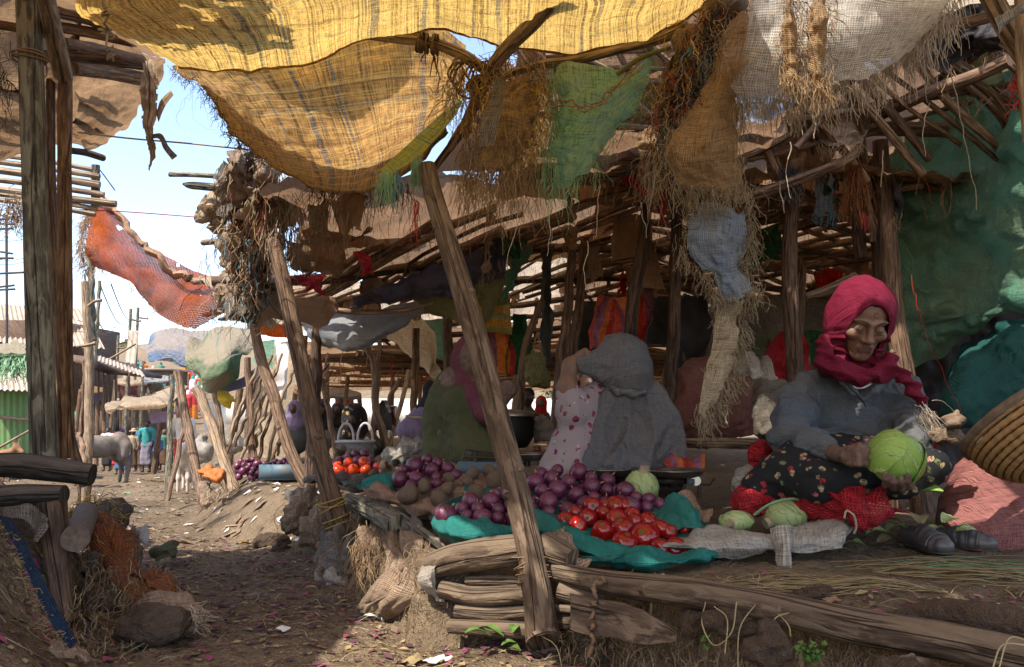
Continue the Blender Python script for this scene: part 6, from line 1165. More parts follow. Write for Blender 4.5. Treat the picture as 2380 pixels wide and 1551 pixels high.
tp([[(850, 1120, 3.0), (900, 1130, 2.9), (980, 1155, 2.75), (1080, 1165, 2.6), (1175, 1160, 2.5)], [(842, 1138, 2.95), (900, 1140, 2.8), (980, 1160, 2.65), (1050, 1172, 2.52), (1100, 1176, 2.46)], [(852, 1155, 2.95), (910, 1168, 2.75), (980, 1180, 2.6), (1040, 1190, 2.5), (1075, 1180, 2.46)], [(865, 1165, 2.95), (930, 1185, 2.75), (985, 1196, 2.62), (1030, 1200, 2.55), (1055, 1198, 2.5)]], 60, 24, seed=4, mat='peachsack', parent=pk)
tp([[(900, 1095, 3.2), (1000, 1075, 3.15), (1180, 1080, 3.0)], [(870, 1155, 2.85), (1000, 1165, 2.7), (1190, 1170, 2.55)]], 30, 20, seed=4, mat='peachsack', parent=pk)
ws = thing('white_sack', 'grimy white woven sack spread open at the front right of the tomatoes', 'sack', P(1760, 1290, 2.15))
for k, rows in enumerate(([[(1545, 1258, 2.22), (1600, 1236, 2.26), (1640, 1214, 2.32), (1700, 1238, 2.3), (1780, 1238, 2.28), (1830, 1222, 2.28)], [(1532, 1264, 2.16), (1595, 1248, 2.15), (1660, 1236, 2.16), (1720, 1246, 2.12), (1790, 1248, 2.12), (1838, 1240, 2.14)], [(1560, 1275, 2.14), (1620, 1278, 2.1), (1680, 1272, 2.08), (1740, 1272, 2.07), (1800, 1276, 2.08), (1840, 1276, 2.1)], [(1590, 1282, 2.14), (1640, 1292, 2.12), (1690, 1304, 2.1), (1750, 1296, 2.1), (1800, 1290, 2.1), (1840, 1285, 2.12)]],
                          [[(1800, 1228, 2.28), (1850, 1212, 2.3), (1900, 1222, 2.3), (1950, 1190, 2.36), (1985, 1200, 2.36)], [(1806, 1244, 2.14), (1850, 1250, 2.12), (1900, 1250, 2.12), (1950, 1235, 2.16), (1990, 1222, 2.22)], [(1812, 1272, 2.12), (1850, 1284, 2.1), (1900, 1282, 2.1), (1945, 1276, 2.12), (1962, 1262, 2.2)]],
                          [[(1852, 1188, 2.4), (1870, 1150, 2.38), (1905, 1150, 2.36), (1932, 1185, 2.38)], [(1856, 1205, 2.34), (1885, 1185, 2.38), (1910, 1190, 2.38), (1928, 1200, 2.34)]],
                          [[(1795, 1232, 2.12), (1822, 1222, 2.10), (1862, 1222, 2.12)], [(1812, 1268, 2.09), (1828, 1268, 2.06), (1852, 1256, 2.09)], [(1822, 1304, 2.07), (1829, 1304, 2.05), (1838, 1290, 2.07)], [(1826, 1326, 2.06), (1831, 1326, 2.05), (1834, 1324, 2.06)]])):
    tp(rows, 60 if k < 2 else 26, 30, seed=20 + k, mat='whitesack', parent=ws, amp=.008, fold=.014, cr=.5, edge=.15, w=.04)
part('fringe', fringe([P(1822, 1322, 2.06), P(1836, 1322, 2.06)], 16, .035, .0010, 5, dirv=(.3, 0, -1), curl=1), M['cord'], ws, kind='stuff')
def sack(name, label, cat, f, h, mat, amp=.015, fr=9, mb=None, extra=None, fa=.008, st=(1, 1, 1)):
    m = blob(f, h, disp=lambda V: amp * fbm(V * fr, len(label), 3) - amp * .6 * np.abs(vn(V * A(*st) * fr * 2.4, 7)) - amp * .6 * np.abs(vn(V @ rot(.5, .4, .3) * A(1, 1, .5) * fr * 4.2, 9)) + fa * vn(V * 40, 3)); return single(name, m, M[mat], label, cat)
E = lambda u, v, Y, a, b, c=None: ell(P(u, v, Y), (px(a, Y), px(c if c else (a + b) / 2, Y), px(b, Y)))
sack('mesh_sack', 'big dusty pink mesh sack standing behind the grey shoes', 'sack', U([E(2310, 1165, 2.5, 104, 104, 80), E(2250, 1215, 2.45, 60, 65), E(2370, 1210, 2.4, 85, 90), E(2330, 1090, 2.5, 66, 44), E(2290, 1240, 2.38, 80, 42)], .08), .010, 'pinksack', .010, 5)
sack('mesh_sack', 'huge red brown mesh sack slumped behind the grey shawl woman', 'sack', U([E(1640, 930, 3.6, 95, 85), E(1600, 950, 3.6, 65, 66), E(1690, 960, 3.55, 66, 66), E(1660, 870, 3.6, 55, 36), E(1640, 985, 3.5, 100, 34)], .10), .013, 'maroonsack', .03, 5)
sack('woven_sack', 'bulging teal sack tied at its neck at the right edge', 'sack', U([E(2280, 900, 2.95, 72, 90, 80), E(2370, 880, 2.9, 80, 100, 70), E(2235, 940, 2.9, 40, 55), E(2330, 820, 2.95, 60, 40), E(2380, 800, 2.85, 60, 36)], .07), .012, 'darkteal', .02, 7)
sack('jute_sack', 'small upright grey jute sack left of the seated woman', 'sack', U([rbox(P(1790, 950, 3.1), (px(36, 3.1), .05, px(68, 3.1)), .03), E(1790, 990, 3.1, 42, 30), E(1786, 960, 3.1, 38, 44, 24)], .03), .010, 'greysack', .010, 12)
wr_ = thing('white_rags', 'torn whitish rags with frayed ends thrown over the red brown sack', 'rag', P(1760, 900, 3.2))
for k, rows in enumerate(([[(1690, 835, 3.3), (1730, 815, 3.25), (1770, 830, 3.2)], [(1700, 862, 3.22), (1740, 850, 3.12), (1790, 868, 3.1)], [(1725, 875, 3.2), (1765, 885, 3.12), (1800, 900, 3.1)]], [[(1745, 820, 3.2), (1780, 835, 3.15)], [(1765, 868, 3.1), (1812, 880, 3.08)], [(1790, 912, 3.08), (1822, 915, 3.08)]])):
    m = sheet(rows, 44, 40, amp=.03, sc=9, seed=k + 3, fold=.03, fs=14, edge=.5, es=14); part('weave', m, M['whitesack'], wr_); part('fringe', fringe(m.G[-1], 60, .05, .0013, 7 + k, curl=.9), M['cord'], wr_, kind='stuff')
sack('grey_sack', 'crumpled grey white sack behind the middle onions', 'sack', U([E(960, 1050, 3.7, 60, 26, 40), E(1000, 1042, 3.7, 50, 22, 40), E(930, 1060, 3.68, 40, 20, 30), E(980, 1036, 3.72, 40, 18, 30)], .05), .010, 'whitesack', .035, 10)
sack('grey_sack', 'dark grey cloth ridge under the far tomatoes', 'sack', U([E(790, 1112, 3.75, 70, 16, 60), E(845, 1120, 3.6, 50, 16, 60), E(740, 1110, 3.9, 40, 16, 50)], .05), .012, 'greycloth', .03, 9)
sack('purple_rag', 'crumpled dark purple cloth beside the dark olive wrap', 'rag', U([E(1010, 1010, 3.9, 30, 18), E(1035, 1028, 3.8, 26, 14), E(990, 1025, 3.9, 24, 12)], .03), .009, 'maroon', .03, 12)
sack('red_net_sack', 'red pink net sack standing at the left elbow of the seated woman', 'sack', U([E(1775, 1055, 2.75, 26, 34), E(1760, 1075, 2.7, 20, 20), E(1795, 1035, 2.8, 18, 18)], .03), .008, 'redmesh', .02, 12)
sack('grey_sack', 'grey rag peak beside the floral skirt', 'rag', U([E(1725, 1125, 2.6, 26, 26), E(1745, 1100, 2.62, 16, 22)], .03), .008, 'whitesack', .02, 12)
rn = thing('red_net', 'red net sacking thrown in folds over the lap of the seated woman', 'net sack', P(1930, 1200, 2.35))
for k, rows in enumerate(([[(1700, 1150, 2.45), (1735, 1128, 2.42), (1780, 1122, 2.4), (1820, 1140, 2.42)], [(1700, 1180, 2.4), (1745, 1168, 2.33), (1790, 1165, 2.32), (1835, 1165, 2.38)], [(1705, 1200, 2.4), (1760, 1208, 2.36), (1800, 1200, 2.36), (1850, 1180, 2.4)]],
                          [[(1800, 1128, 2.4), (1880, 1112, 2.32), (1950, 1104, 2.26), (2030, 1116, 2.26), (2100, 1140, 2.3)], [(1820, 1165, 2.36), (1880, 1138, 2.27), (1950, 1135, 2.2), (2030, 1145, 2.2), (2080, 1165, 2.28)], [(1850, 1185, 2.34), (1900, 1165, 2.25), (1960, 1175, 2.18), (2030, 1185, 2.2), (2118, 1192, 2.26)], [(1900, 1195, 2.32), (1930, 1195, 2.24), (1980, 1222, 2.18), (2030, 1212, 2.2), (2070, 1195, 2.26)], [(1950, 1215, 2.26), (1965, 1228, 2.22), (1990, 1238, 2.2), (2010, 1228, 2.22), (2058, 1222, 2.26)]],
                          [[(1750, 1150, 2.36), (1790, 1160, 2.36), (1830, 1180, 2.36)], [(1755, 1190, 2.34), (1790, 1195, 2.34), (1830, 1200, 2.34)]])):
    tp(rows, 60, 40, seed=30 + k, mat='redmesh', parent=rn, amp=.02, sc=9, fold=.016, fs=14, edge=.12, w=.04)
cord('green_band', 'green plastic band arched over the red net', [(1752, 1198, 2.3), (1790, 1172, 2.28), (1840, 1160, 2.3), (1880, 1168, 2.34)], .004, M['cordgreen'], 'strap')
cord('cord', 'beige cord lying on the red net folds', [(1962, 1205, 2.17), (1968, 1188, 2.17), (1985, 1200, 2.16), (1990, 1225, 2.17), (1985, 1240, 2.18)], .003, M['cord'])
# cabbages
def cab(name, label, c, r, mat, stem=None, leafy=3, seed=0, sq=(1, 1, 1)):
    t = thing(name, label, 'cabbage', np.asarray(c) - A(0, 0, r)); M3 = rot(.3, .2, seed)
    V = lathe(ballprof(24, 1, 1), 36); p = V.v[0]; V.v[0] = (p * (1 + .035 * fbm(p * 1.7, seed, 3) - .03 * np.abs(vn(p * 3.1 + 4, seed)))[:, None] * r * A(*sq)) + c; part('head', V, M[mat], t)
    for k in range(leafy):
        a = seed + k * 2.1; th, ph = np.meshgrid(np.linspace(-.95, .95, 22), np.linspace(.15, 2.1, 22)); w = np.sqrt(np.clip(1 - ((ph - 1.1) / 1.1) ** 2, .05, 1))
        R = r * (1.02 + .02 * k + .07 * np.clip(np.abs(th) - .6, 0, 1) ** 1 + .02 * vn(np.stack([th * 4, ph * 4, 0 * th + a], -1), seed) + .10 * np.clip(.45 - ph, 0, 1))
        G = np.stack([R * np.sin(ph) * np.cos(th * w * 1.1 + a), R * np.sin(ph) * np.sin(th * w * 1.1 + a), R * np.cos(ph)], -1) @ rot(.9 * sin(a), .8 * cos(a), 0).T * A(*sq)
        part('leaf', MB().grid(G + c, flip=True), M[mat], t)
    if stem is not None:
        s = np.asarray(stem, float); s /= np.linalg.norm(s); mbs = MB(); mbs.tube([c + s * r * .85, c + s * r * 1.12, c + s * r * 1.28], [r * .38, r * .3, r * .28], 14, rough=.12, seed=3); part('stem', mbs, M['cabbagestem'], t)
    return t
cab('cabbage', 'fresh green cabbage held in the hands of the seated woman', P(2083, 1066, 2.16), px(60, 2.16), 'cabbage', leafy=5, seed=2)
cab('cabbage', 'pale cabbage lying on the white sack in front of the red net', P(1828, 1196, 2.36), px(46, 2.36), 'palecabbage', (-1, -.25, -.35), 2, 3, (1.15, 1, .8))
cab('cabbage', 'small trimmed cabbage with its stem towards the camera left of the pale one', P(1712, 1212, 2.33), px(30, 2.33), 'palecabbage', (-.7, -.8, 0), 3, 5, (1.3, 1, .8))
cab('cabbage', 'cabbage with its thick stem upwards among the onions by the scale', P(1492, 1132, 2.62), px(38, 2.62), 'palecabbage', (.1, -.3, 1), 3, 6)
cab('cabbage', 'leafy cauliflower like green head behind the middle onions', P(1048, 1072, 3.4), px(26, 3.4), 'cabbage', None, 5, 7, (1.3, 1, .8))
cab('cabbage', 'light green cabbage half hidden beside the dark olive wrap', P(1035, 1050, 3.7), px(20, 3.7), 'palecabbage', None, 3, 8)
def leaf(mb, c, L, w, a, tilt, seed, mi=0):
    t, s = np.meshgrid(np.linspace(0, 1, 9), np.linspace(-1, 1, 6)); ww = w * np.sin(np.clip(t * 2.9 + .15, 0, pi)) ** .8
    G = np.stack([t * L, s * ww, .22 * L * np.sin(t * 2.5) + .3 * np.abs(s) * ww + .15 * w * vn(np.stack([t * 4, s * 3, 0 * t + seed], -1), seed)], -1)
    mb.grid(G @ rot(tilt, 0, a).T + c, None, mi)
mb = MB()
for i, (u, v, L, a) in enumerate(((2150, 1240, .10, 0), (2110, 1225, .12, 2.9), (2190, 1215, .09, .5), (2060, 1235, .10, .2), (2140, 1215, .11, 1.3), (2220, 1235, .08, -.4), (2080, 1250, .12, 3.0), (2040, 1260, .10, .1), (2010, 1270, .09, 3.2), (2170, 1250, .07, .7))): leaf(mb, P(u, v, 2.32), L * .65, L * .26, a, .2 * (i % 3) - .1, i, i % 3)
single('cabbage_leaves', mb, [M['palecabbage'], M['dryleaf'], M['palecabbage']], 'stripped cabbage leaves strewn between the red net and the pink sack', 'leaves', kind='stuff')
mb = MB(); leaf(mb, P(2060, 1150, 2.4), .15, .045, -.5, .5, 3); single('cabbage_leaf', mb, M['cabbage'], 'one large loose cabbage leaf lying on the right end of the red net', 'leaf')
# shoes
for lb, u, v, Y, az in (('left shoe of the pair of grey rubber slip-ons, seen from the toe', 2162, 1256, 2.28, .12), ('right shoe of the pair of grey rubber slip-ons, turned slightly away', 2248, 1254, 2.34, .75)):
    c = P(u, v, Y); z0 = gnd(c[0], c[1]); c[2] = z0; R = rot(0, 0, az); t = thing('rubber_shoe', lb, 'shoe', c, 'pair of grey rubber shoes')
    pt = lambda x, y, z: c + R @ A(x, y, z) * .8
    f = U([ell(pt(0, -.03, .03), (.038, .056, .029), R), ell(pt(0, .04, .045), (.030, .056, .036), R), ell(pt(.0, .12, .045), (.027, .04, .036), R)], .025)
    cut = U([ell(pt(0, .10, .095), (.021, .06, .04), R)], .01)
    part('upper', blob(lambda p, f=f, cut=cut: smax(f(p), -cut(p), .008), .0045, f.lo, f.hi, disp=lambda V: .0012 * np.sin((V @ R[:, 1] - c @ R[:, 1]) * 260) * ((V @ R[:, 1] - c @ R[:, 1]) < .03)), M['rubber'], t)
    part('sole', blob(U([ell(pt(0, -.03, .008), (.039, .058, .010), R), ell(pt(0, .08, .008), (.030, .076, .010), R)], .016), .004), M['iron'], t)
    for k in range(3): part('strap', MB().tube([pt(.05 * cos(a_) * (1 - .1 * k), -.045 + .035 * k, .02 + .05 * sin(a_) * (1 + .12 * k)) for a_ in np.linspace(.15, pi - .15, 14)], .0028, 6), M['rubber'], t)
# basket
c = P(2420, 985, 2.05); R = rot(-.55, -.38, 0); bk = thing('straw_basket', 'shallow coiled straw basket tipped on its side at the right edge', 'basket', c - A(0, 0, .1)); mb = MB()
for k in range(13):
    t = k / 12; r = .043 + .137 * np.sin(t * pi / 2) ** .9; z = -.12 + .14 * t ** 1.6; th = np.linspace(0, 2 * pi, 150)
    q = np.stack([r * np.cos(th), r * np.sin(th), z + 0 * th], -1); rr_ = .0078 * (1 + .10 * np.sin(th * 110 + k))
    mb.tube(q @ R.T + c, rr_, 8, cap=False)
part('coils', mb, M['basket'], bk); part('bowl_lining', lathe([(.001, -.116), (.05, -.114), (.10, -.09), (.14, -.04), (.172, .01)], 40, M3=R, c=c), M['basketrim'], bk)
th = np.linspace(0, 2 * pi, 120); part('rim', MB().tube(np.stack([  .184 * np.cos(th), .184 * np.sin(th), .03 + 0 * th], -1) @ R.T + c, .013, 9, rough=.2, cap=False), M['basketrim'], bk)
sack('knotted_rag', 'ragged bark knot at the left tip of the basket', 'rag', U([E(2190, 1015, 2.35, 30, 22), E(2225, 975, 2.3, 14, 20), E(2165, 1000, 2.4, 20, 16)], .02), .007, 'dustrag', .03, 16)
mb = MB()
for i in range(70): strand(mb, P(2145 + rr.normal(0, 12), 960 + rr.normal(0, 12), 2.4), .08, .0012, 600 + i, dirv=(.5, 0, -.8), curl=.4)
single('white_fibres', mb, M['cord'], 'whitish frayed fibres sticking out behind the bark knot', 'fibre')
sack('tin_box', 'dull red box behind the elbow of the seated woman', 'box', rbox(P(2142, 1028, 2.45), (px(28, 2.45), .03, px(14, 2.45)), .006, rot(0, .06, .2)), .006, 'redrag', .002, 9)
bt = thing('plastic_tub', 'teal net bag with a white rim between the basket and the pink sack', 'bag', P(2278, 1080, 2.45)); part('body', lathe([(.001, 0), (.04, 0), (.046, .03), (.046, .06)], 24, c=P(2282, 1075, 2.5), noise=.02), M['teal'], bt); part('rim', lathe([(.046, .06), (.048, .075), (.044, .078)], 24, c=P(2282, 1075, 2.5)), M['white'], bt)
# scales
def pan(parent, c, r, h=.022, mat='steel'): part('pan', lathe([(.001, -h), (r * .7, -h), (r * .92, -h * .6), (r, 0), (r * 1.03, .003), (r * .99, .001), (r * .9, -h * .5), (r * .68, -h * .85), (.001, -h * .9)], 40, c=c), M[mat], parent)
sc1 = thing('balance_scale', 'old iron balance with two steel pans behind the onions', 'scale', P(1490, 1140, 2.8))
pan(sc1, P(1412, 1090, 2.8), px(70, 2.8)); pan(sc1, P(1566, 1093, 2.72), px(70, 2.72))
mb = MB(); mb.box(P(1490, 1135, 2.8), (.28, .06, .035)); mb.box(P(1490, 1112, 2.79), (.30, .02, .012)); mb.box(P(1560, 1118, 2.72), (.10, .03, .02)); mb.tube([P(1600, 1125, 2.7), P(1650, 1127, 2.7), P(1660, 1112, 2.7)], .004, 6)
mb.tube([P(1412, 1098, 2.8), P(1412, 1130, 2.8)], .014, 8); mb.tube([P(1566, 1100, 2.72), P(1566, 1130, 2.75)], .014, 8); mb.tube([P(1590, 1130, 2.7), P(1592, 1155, 2.7)], .006, 6); mb.tube([P(1625, 1130, 2.7), P(1625, 1158, 2.7)], .006, 6)
part('frame', mb, M['iron'], sc1); part('pivot', MB().tube([P(1618, 1118, 2.68), P(1618, 1118, 2.72)], .016, 14), M['steel'], sc1); part('label_plate', MB().box(P(1605, 1120, 2.68), (.025, .01, .018)), M['bluepaint'], sc1)
sc2 = thing('balance_scale', 'blue painted balance scale with a spoked arm beside the dark olive wrap', 'scale', P(1150, 1100, 3.0))
pan(sc2, P(1225, 1055, 3.0), px(52, 3.0)); pan(sc2, P(1092, 1048, 3.05), px(12, 3.0)); mb = MB(); mb.box(P(1140, 1088, 3.0), (.24, .10, .045)); part('base', mb, M['bluepaint'], sc2)
mb = MB(); mb.tube([P(1075, 1070, 2.95), P(1082, 1045, 2.95), P(1180, 1055, 2.95), P(1262, 1060, 2.95)], .005, 6); mb.tube([P(1078, 1062, 2.9), P(1175, 1066, 2.9)], .004, 6); mb.tube([P(1225, 1062, 3.0), P(1225, 1085, 3.0)], .012, 8); mb.tube([P(1105, 1050, 3.0), P(1105, 1085, 3.0)], .008, 8); part('frame', mb, M['iron'], sc2)
w1 = thing('scale_weight', 'small stack of weights with a red band on the pan of the blue scale', 'weight', P(1248, 1050, 3.0)); part('body', lathe([(.001, 0), (.014, 0), (.014, .010), (.012, .012), (.014, .014), (.014, .022), (.001, .022)], 14, c=P(1248, 1050, 3.0)), M['iron'], w1); part('band', lathe([(.0145, .003), (.0145, .008)], 14, c=P(1248, 1050, 3.0)), M['redrag'], w1)
cp = thing('cooking_pot', 'sooty black pot with a bright steel lid behind the leaning post', 'pot', P(1180, 1040, 3.3)); part('body', lathe([(.001, 0), (.08, 0), (.105, .04), (.11, .10), (.10, .14)], 30, c=P(1180, 1040, 3.3)), M['blackpot'], cp)
part('lid', lathe([(.125, 0), (.128, .006), (.12, .016), (.06, .026), (.001, .03)], 36, c=P(1185, 968, 3.3)), M['steel'], cp)
for lb, u, v, Y, sx in (('plaid woven bag with a grey edge right of the balance', 1590, 1075, 2.9, 1), ('brick red cloth heap in front of the balance', 1600, 1180, 2.5, 2), ('torn orange red net scrap by the balance', 1540, 1160, 2.6, 3)):
    w = (52, 60, 22)[sx - 1]; h = (26, 24, 12)[sx - 1]; cloth_thing('folded_cloth', lb, 'cloth', [[(u - w, v + h * .3, Y), (u - w * .2, v - h, Y + .06), (u + w * .9, v - h * .3, Y + .05)], [(u - w * .8, v + h * .6, Y - .05), (u, v, Y - .06), (u + w, v + h * .2, Y - .02)], [(u - w * .6, v + h, Y - .06), (u + .1 * w, v + h, Y - .10), (u + w, v + h, Y - .06)]], 36, 30, M[('stripe2', 'peachsack', 'redmesh')[sx - 1]], amp=.02, sc=9, fold=.02, fs=12, edge=.3, seed=sx)
sack('snack_packet', 'shiny orange and gold printed packet by the child', 'packet', U([E(1365, 940, 3.55, 44, 20, 12), E(1320, 938, 3.5, 20, 10, 8)], .02), .006, 'stripe3', .01, 14)
sack('plastic_bag', 'grey pink plastic bag standing in front of the printed packet', 'plastic bag', U([E(1260, 990, 3.4, 32, 34), E(1285, 1005, 3.4, 28, 34)], .03), .008, 'plasticbag', .03, 14)
# blue crate and basket bag further off
cr = thing('produce_crate', 'dark blue plastic crate of onions beyond the rag bundle', 'crate', P(665, 1100, 5.5)); mb = MB(); c = P(668, 1092, 5.5)
for dx in (-.14, .14): mb.box(c + A(dx, 0, 0), (.012, .3, .09))
for dy in (-.15, .15): mb.box(c + A(0, dy, 0), (.292, .012, .09))
mb.box(c - A(0, 0, .05), (.28, .3, .012)); part('body', mb, M['bluepaint'], cr)
bb = thing('shopping_basket', 'pale blue woven basket bag with white handles behind the far tomatoes', 'basket', P(825, 1060, 4.7)); mb = MB(); c = P(826, 1048, 4.7); mb.box(c, (.20, .12, .10)); part('body', mb, M['bluetarp'], bb)
mb = MB(); mb.box(c + A(0, 0, .055), (.21, .13, .012)); part('rim', mb, M['white'], bb)
for s in (-.05, .05): t = np.linspace(0, pi, 16); part('handle', MB().tube(np.stack([c[0] + s + .045 * np.cos(t), c[1] + s * .6 + 0 * t, c[2] + .06 + .10 * np.sin(t)], -1), .007, 6), M['white'], bb)
# ---------------------------------------------------------------- people and animals
def loc(f, c, R):        # f in local coordinates -> world
    g = lambda p: f((p - c) @ R); rr_ = max(np.abs(f.lo).max(), np.abs(f.hi).max()) * 1.3; g.lo = c - rr_; g.hi = c + rr_; return g
def head_f(eye=.0145, old=1.):
    base = [ell((0, .012, .035), (.072, .092, .085)), ell((0, -.022, -.045), (.052, .062, .068)), ell((0, -.062, -.092), (.022, .022, .018))]
    f0 = U(base, .035)
    cheek = U([ell((s * .040, -.060, -.018), (.022, .022, .018)) for s in (-1, 1)], .01)
    brow = U([seg((s * .012, -.082, .026), (s * .048, -.066, .028), 0.0065, .005) for s in (-1, 1)], .01)
    nose = U([seg((0, -.082, .018), (0, -.099, -.024), .0070, .0105), seg((-.012, -.089, -.029), (.012, -.089, -.029), .0078)], .008)
    lips = U([seg((-.018, -.079, -.057), (.018, -.079, -.057), .0060), seg((-.014, -.079, -.067), (.014, -.079, -.067), .0070)], .005)
    sock = [ell((s * .031, -.093, .006), (.019, .016, .012)) for s in (-1, 1)]
    lid = [ell((s * .031, -.071, .004), (eye, eye * .95, eye * .86)) for s in (-1, 1)]
    fold = [seg((s * .022, -.094, -.030), (s * .034, -.076, -.062), .0016, .001) for s in (-1, 1)]
    mouth = seg((-.017, -.0885, -.0625), (.017, -.0885, -.0625), .0012)
    ear = U([ell((s * .073, .014, .0), (.008, .018, .03)) for s in (-1, 1)], .01)
    def f(p):
        d = smin(f0(p), cheek(p), .02); d = smin(d, brow(p), .012)
        for s in sock: d = smax(d, -s(p), .012)
        for l_ in lid: d = smin(d, l_(p), .004)
        d = smin(d, nose(p), .010); d = smin(d, lips(p), .006); d = smax(d, -mouth(p), .003)
        if old > .5:
            for q in fold: d = smax(d, -q(p), .006 * old)
        return smin(d, ear(p), .008)
    f.lo = A(-.1, -.13, -.13); f.hi = A(.1, .12, .13); return f
def arm(pts, r): return [seg(pts[i], pts[i + 1], r[i], r[i + 1]) for i in range(len(pts) - 1)]
def person(label, base, group=None, name='person'): return thing(name, label, 'person', base, group)
def wr(a=.006, fr=14, st=(1, 1, .5), s=0): return lambda V: a * fbm(V * fr * A(*st), s, 3) - a * .9 * np.abs(vn(V * fr * 1.9 * A(*st), s + 3))

# --- the woman in the magenta headscarf
wc = P(2004, 744, 2.50); wR = rot(.58, 0, .0) @ rot(0, .07, 0) @ rot(0, 0, -.10)
wo = person('woman in a magenta headscarf and blue grey jacket sitting and trimming a cabbage, eyes lowered', A(*P(1985, 1100, 2.5)))
hd = loc(head_f(.0132, .2), wc, wR)
torso = [ell(P(1985, 985, 2.68), (.125, .085, .16)), seg(P(1900, 905, 2.66), P(2075, 912, 2.67), .045), seg(P(2003, 905, 2.62), P(2004, 795, 2.54), .05, .046)]
LA = [P(1885, 912, 2.64), P(1855, 1022, 2.5), P(1925, 1050, 2.34), P(1962, 1060, 2.22)]
RA = [P(2090, 918, 2.64), P(2118, 1022, 2.46), P(2118, 1072, 2.34), P(2104, 1120, 2.24)]
hl = [ell(P(1980, 1061, 2.19), (.032, .022, .030))]
for k, v in enumerate((1047, 1057, 1067, 1076)): hl += arm([P(1974, v, 2.175), P(1996, v + 1, 2.150), P(2014 - k, v + 3, 2.160), P(2008 - k, v + 5, 2.185)], [.0105, .0100, .0090, .0078])
hl += arm([P(1972, 1048, 2.19), P(1996, 1038, 2.165), P(2018, 1046, 2.158), P(2024, 1053, 2.160)], [.013, .0105, .0095, .008])
h2 = [ell(P(2092, 1128, 2.20), (.038, .028, .014))]
for k, (u, v) in enumerate(((2058, 1110), (2075, 1119), (2093, 1121), (2110, 1116))): h2 += arm([P(u + 4, v + 16, 2.20), P(u + 1, v + 14, 2.12), P(u, v + 1, 2.093), P(u, v - 9, 2.088)], [.0095, .0092, .0082, .0072])
h2 += arm([P(2122, 1118, 2.20), P(2146, 1098, 2.16), P(2148, 1080, 2.13)], [.013, .0105, .0085])
core = U([*torso, *arm(LA, [.045, .038, .026, .021]), *arm(RA, [.045, .038, .026, .021])], .03); hands = U(hl, .0045); hands2 = U(h2, .0045)
def wf(p): return smin(smin(smin(core(p), hd(p), .012), hands(p), .009), hands2(p), .009)
wf.lo = np.min([core.lo, hd.lo, hands.lo, hands2.lo], 0); wf.hi = np.max([core.hi, hd.hi, hands.hi, hands2.hi], 0)
def wmat(cn):
    q = (cn - wc) @ wR; lip = (np.abs(q[:, 0]) < .023) & (q[:, 2] < -.049) & (q[:, 2] > -.074) & (q[:, 1] < -.081); hnd = cn[:, 2] < wc[2] - .3
    hair = (q[:, 2] > .078 - 6. * (q[:, 1] + .09).clip(0) * 0) & (q[:, 2] > .080 - .9 * (q[:, 1] + .075)) & (np.abs(cn[:, 2] - wc[2]) < .2)
    return np.where(lip, 1, np.where(hair, 3, np.where(hnd, 2, 0)))
bd = blob(wf, .0034, matfn=wmat, disp=lambda V: .0007 * fbm(V * 70, 2, 3)); part('body', bd, [M['skin'], M['lips'], M['hand'], M['hair']], wo)
L2 = lambda x, y, z: wR @ A(x, y, z) + wc
for s in (-1, 1): mb = MB(); mb.tube([L2(s * (.031 + t), -.0855 + 5 * t * t + .0005, -.0065 - 6 * t * t + .0) for t in np.linspace(-.0135, .0135, 9)], .0011, 5); part('eyelash', mb, M['tattoo'], wo)
for s in (-1, 1): mb = MB(); mb.tube([L2(s * x, -.0925 + 1.0 * (x - .012) ** 1 * .42, .029 + .005 * sin((x - .012) * 80)) for x in np.linspace(.013, .047, 9)], [.001, .0018, .002, .002, .002, .0018, .0015, .001, .0006], 5); part('eyebrow', mb, M['tattoo'], wo)
part('forehead_mark', MB().tube([L2(.006 * cos(a), -.0915, .060 + .009 * sin(a)) for a in np.linspace(.3, 5.6, 14)], .0009, 4), M['tattoo'], wo)
# headscarf: a hood open at the face, wound round the neck
op = loc(U([ell((0, -.115, -.002), (.056, .095, .098)), ell((0, -.07, -.03), (.052, .05, .085))], .03), wc, wR); hood_o = loc(U([ell((0, .024, .020), (.097, .120, .117)), ell((0, .03, -.06), (.098, .10, .09))], .05), wc, wR); hood_i = loc(U([ell((0, .024, .020), (.085, .108, .104)), ell((0, .03, -.06), (.085, .088, .09))], .05), wc, wR)
wrap = U(arm([P(1914, 795, 2.50), P(1920, 838, 2.47), P(1960, 866, 2.44), P(2008, 874, 2.435), P(2052, 862, 2.46), P(2068, 840, 2.48)], [.026, .030, .029, .028, .030, .028]) + arm([P(1932, 830, 2.44), P(1970, 868, 2.42), P(2020, 876, 2.41), P(2058, 856, 2.43)], [.012, .016, .016, .013]) +
         arm([P(2068, 852, 2.44), P(2100, 872, 2.46), P(2125, 905, 2.46), P(2140, 935, 2.46)], [.026, .020, .020, .018]) + [ell(P(1985, 850, 2.56), (.115, .09, .05))], .016)
neckhole = seg(P(2004, 800, 2.50), P(2003, 850, 2.47), .050, .040)
fold_f = lambda V: .0065 * (1 - 2 * np.abs(np.sin(((V - wc) @ A(.35, .0, 1.)) * 75 + 3 * vn(V * 9, 1)))) * smooth(.0, -.09, (V - wc)[:, 2]) - .006 * np.abs(vn(V * A(26, 10, 9) @ rot(0, .4, 0), 6)) + .0045 * fbm(V * 11, 4, 3)
def sf(p): return smin(smax(smax(hood_o(p), -hood_i(p), .004), -op(p), .006), smax(wrap(p), -np.minimum(neckhole(p), hd(p) - .002), .004), .012)
sf.lo = np.minimum(hood_o.lo, wrap.lo); sf.hi = np.maximum(hood_o.hi, wrap.hi)
part('headscarf', blob(sf, .0040, disp=fold_f), M['magenta'], wo)
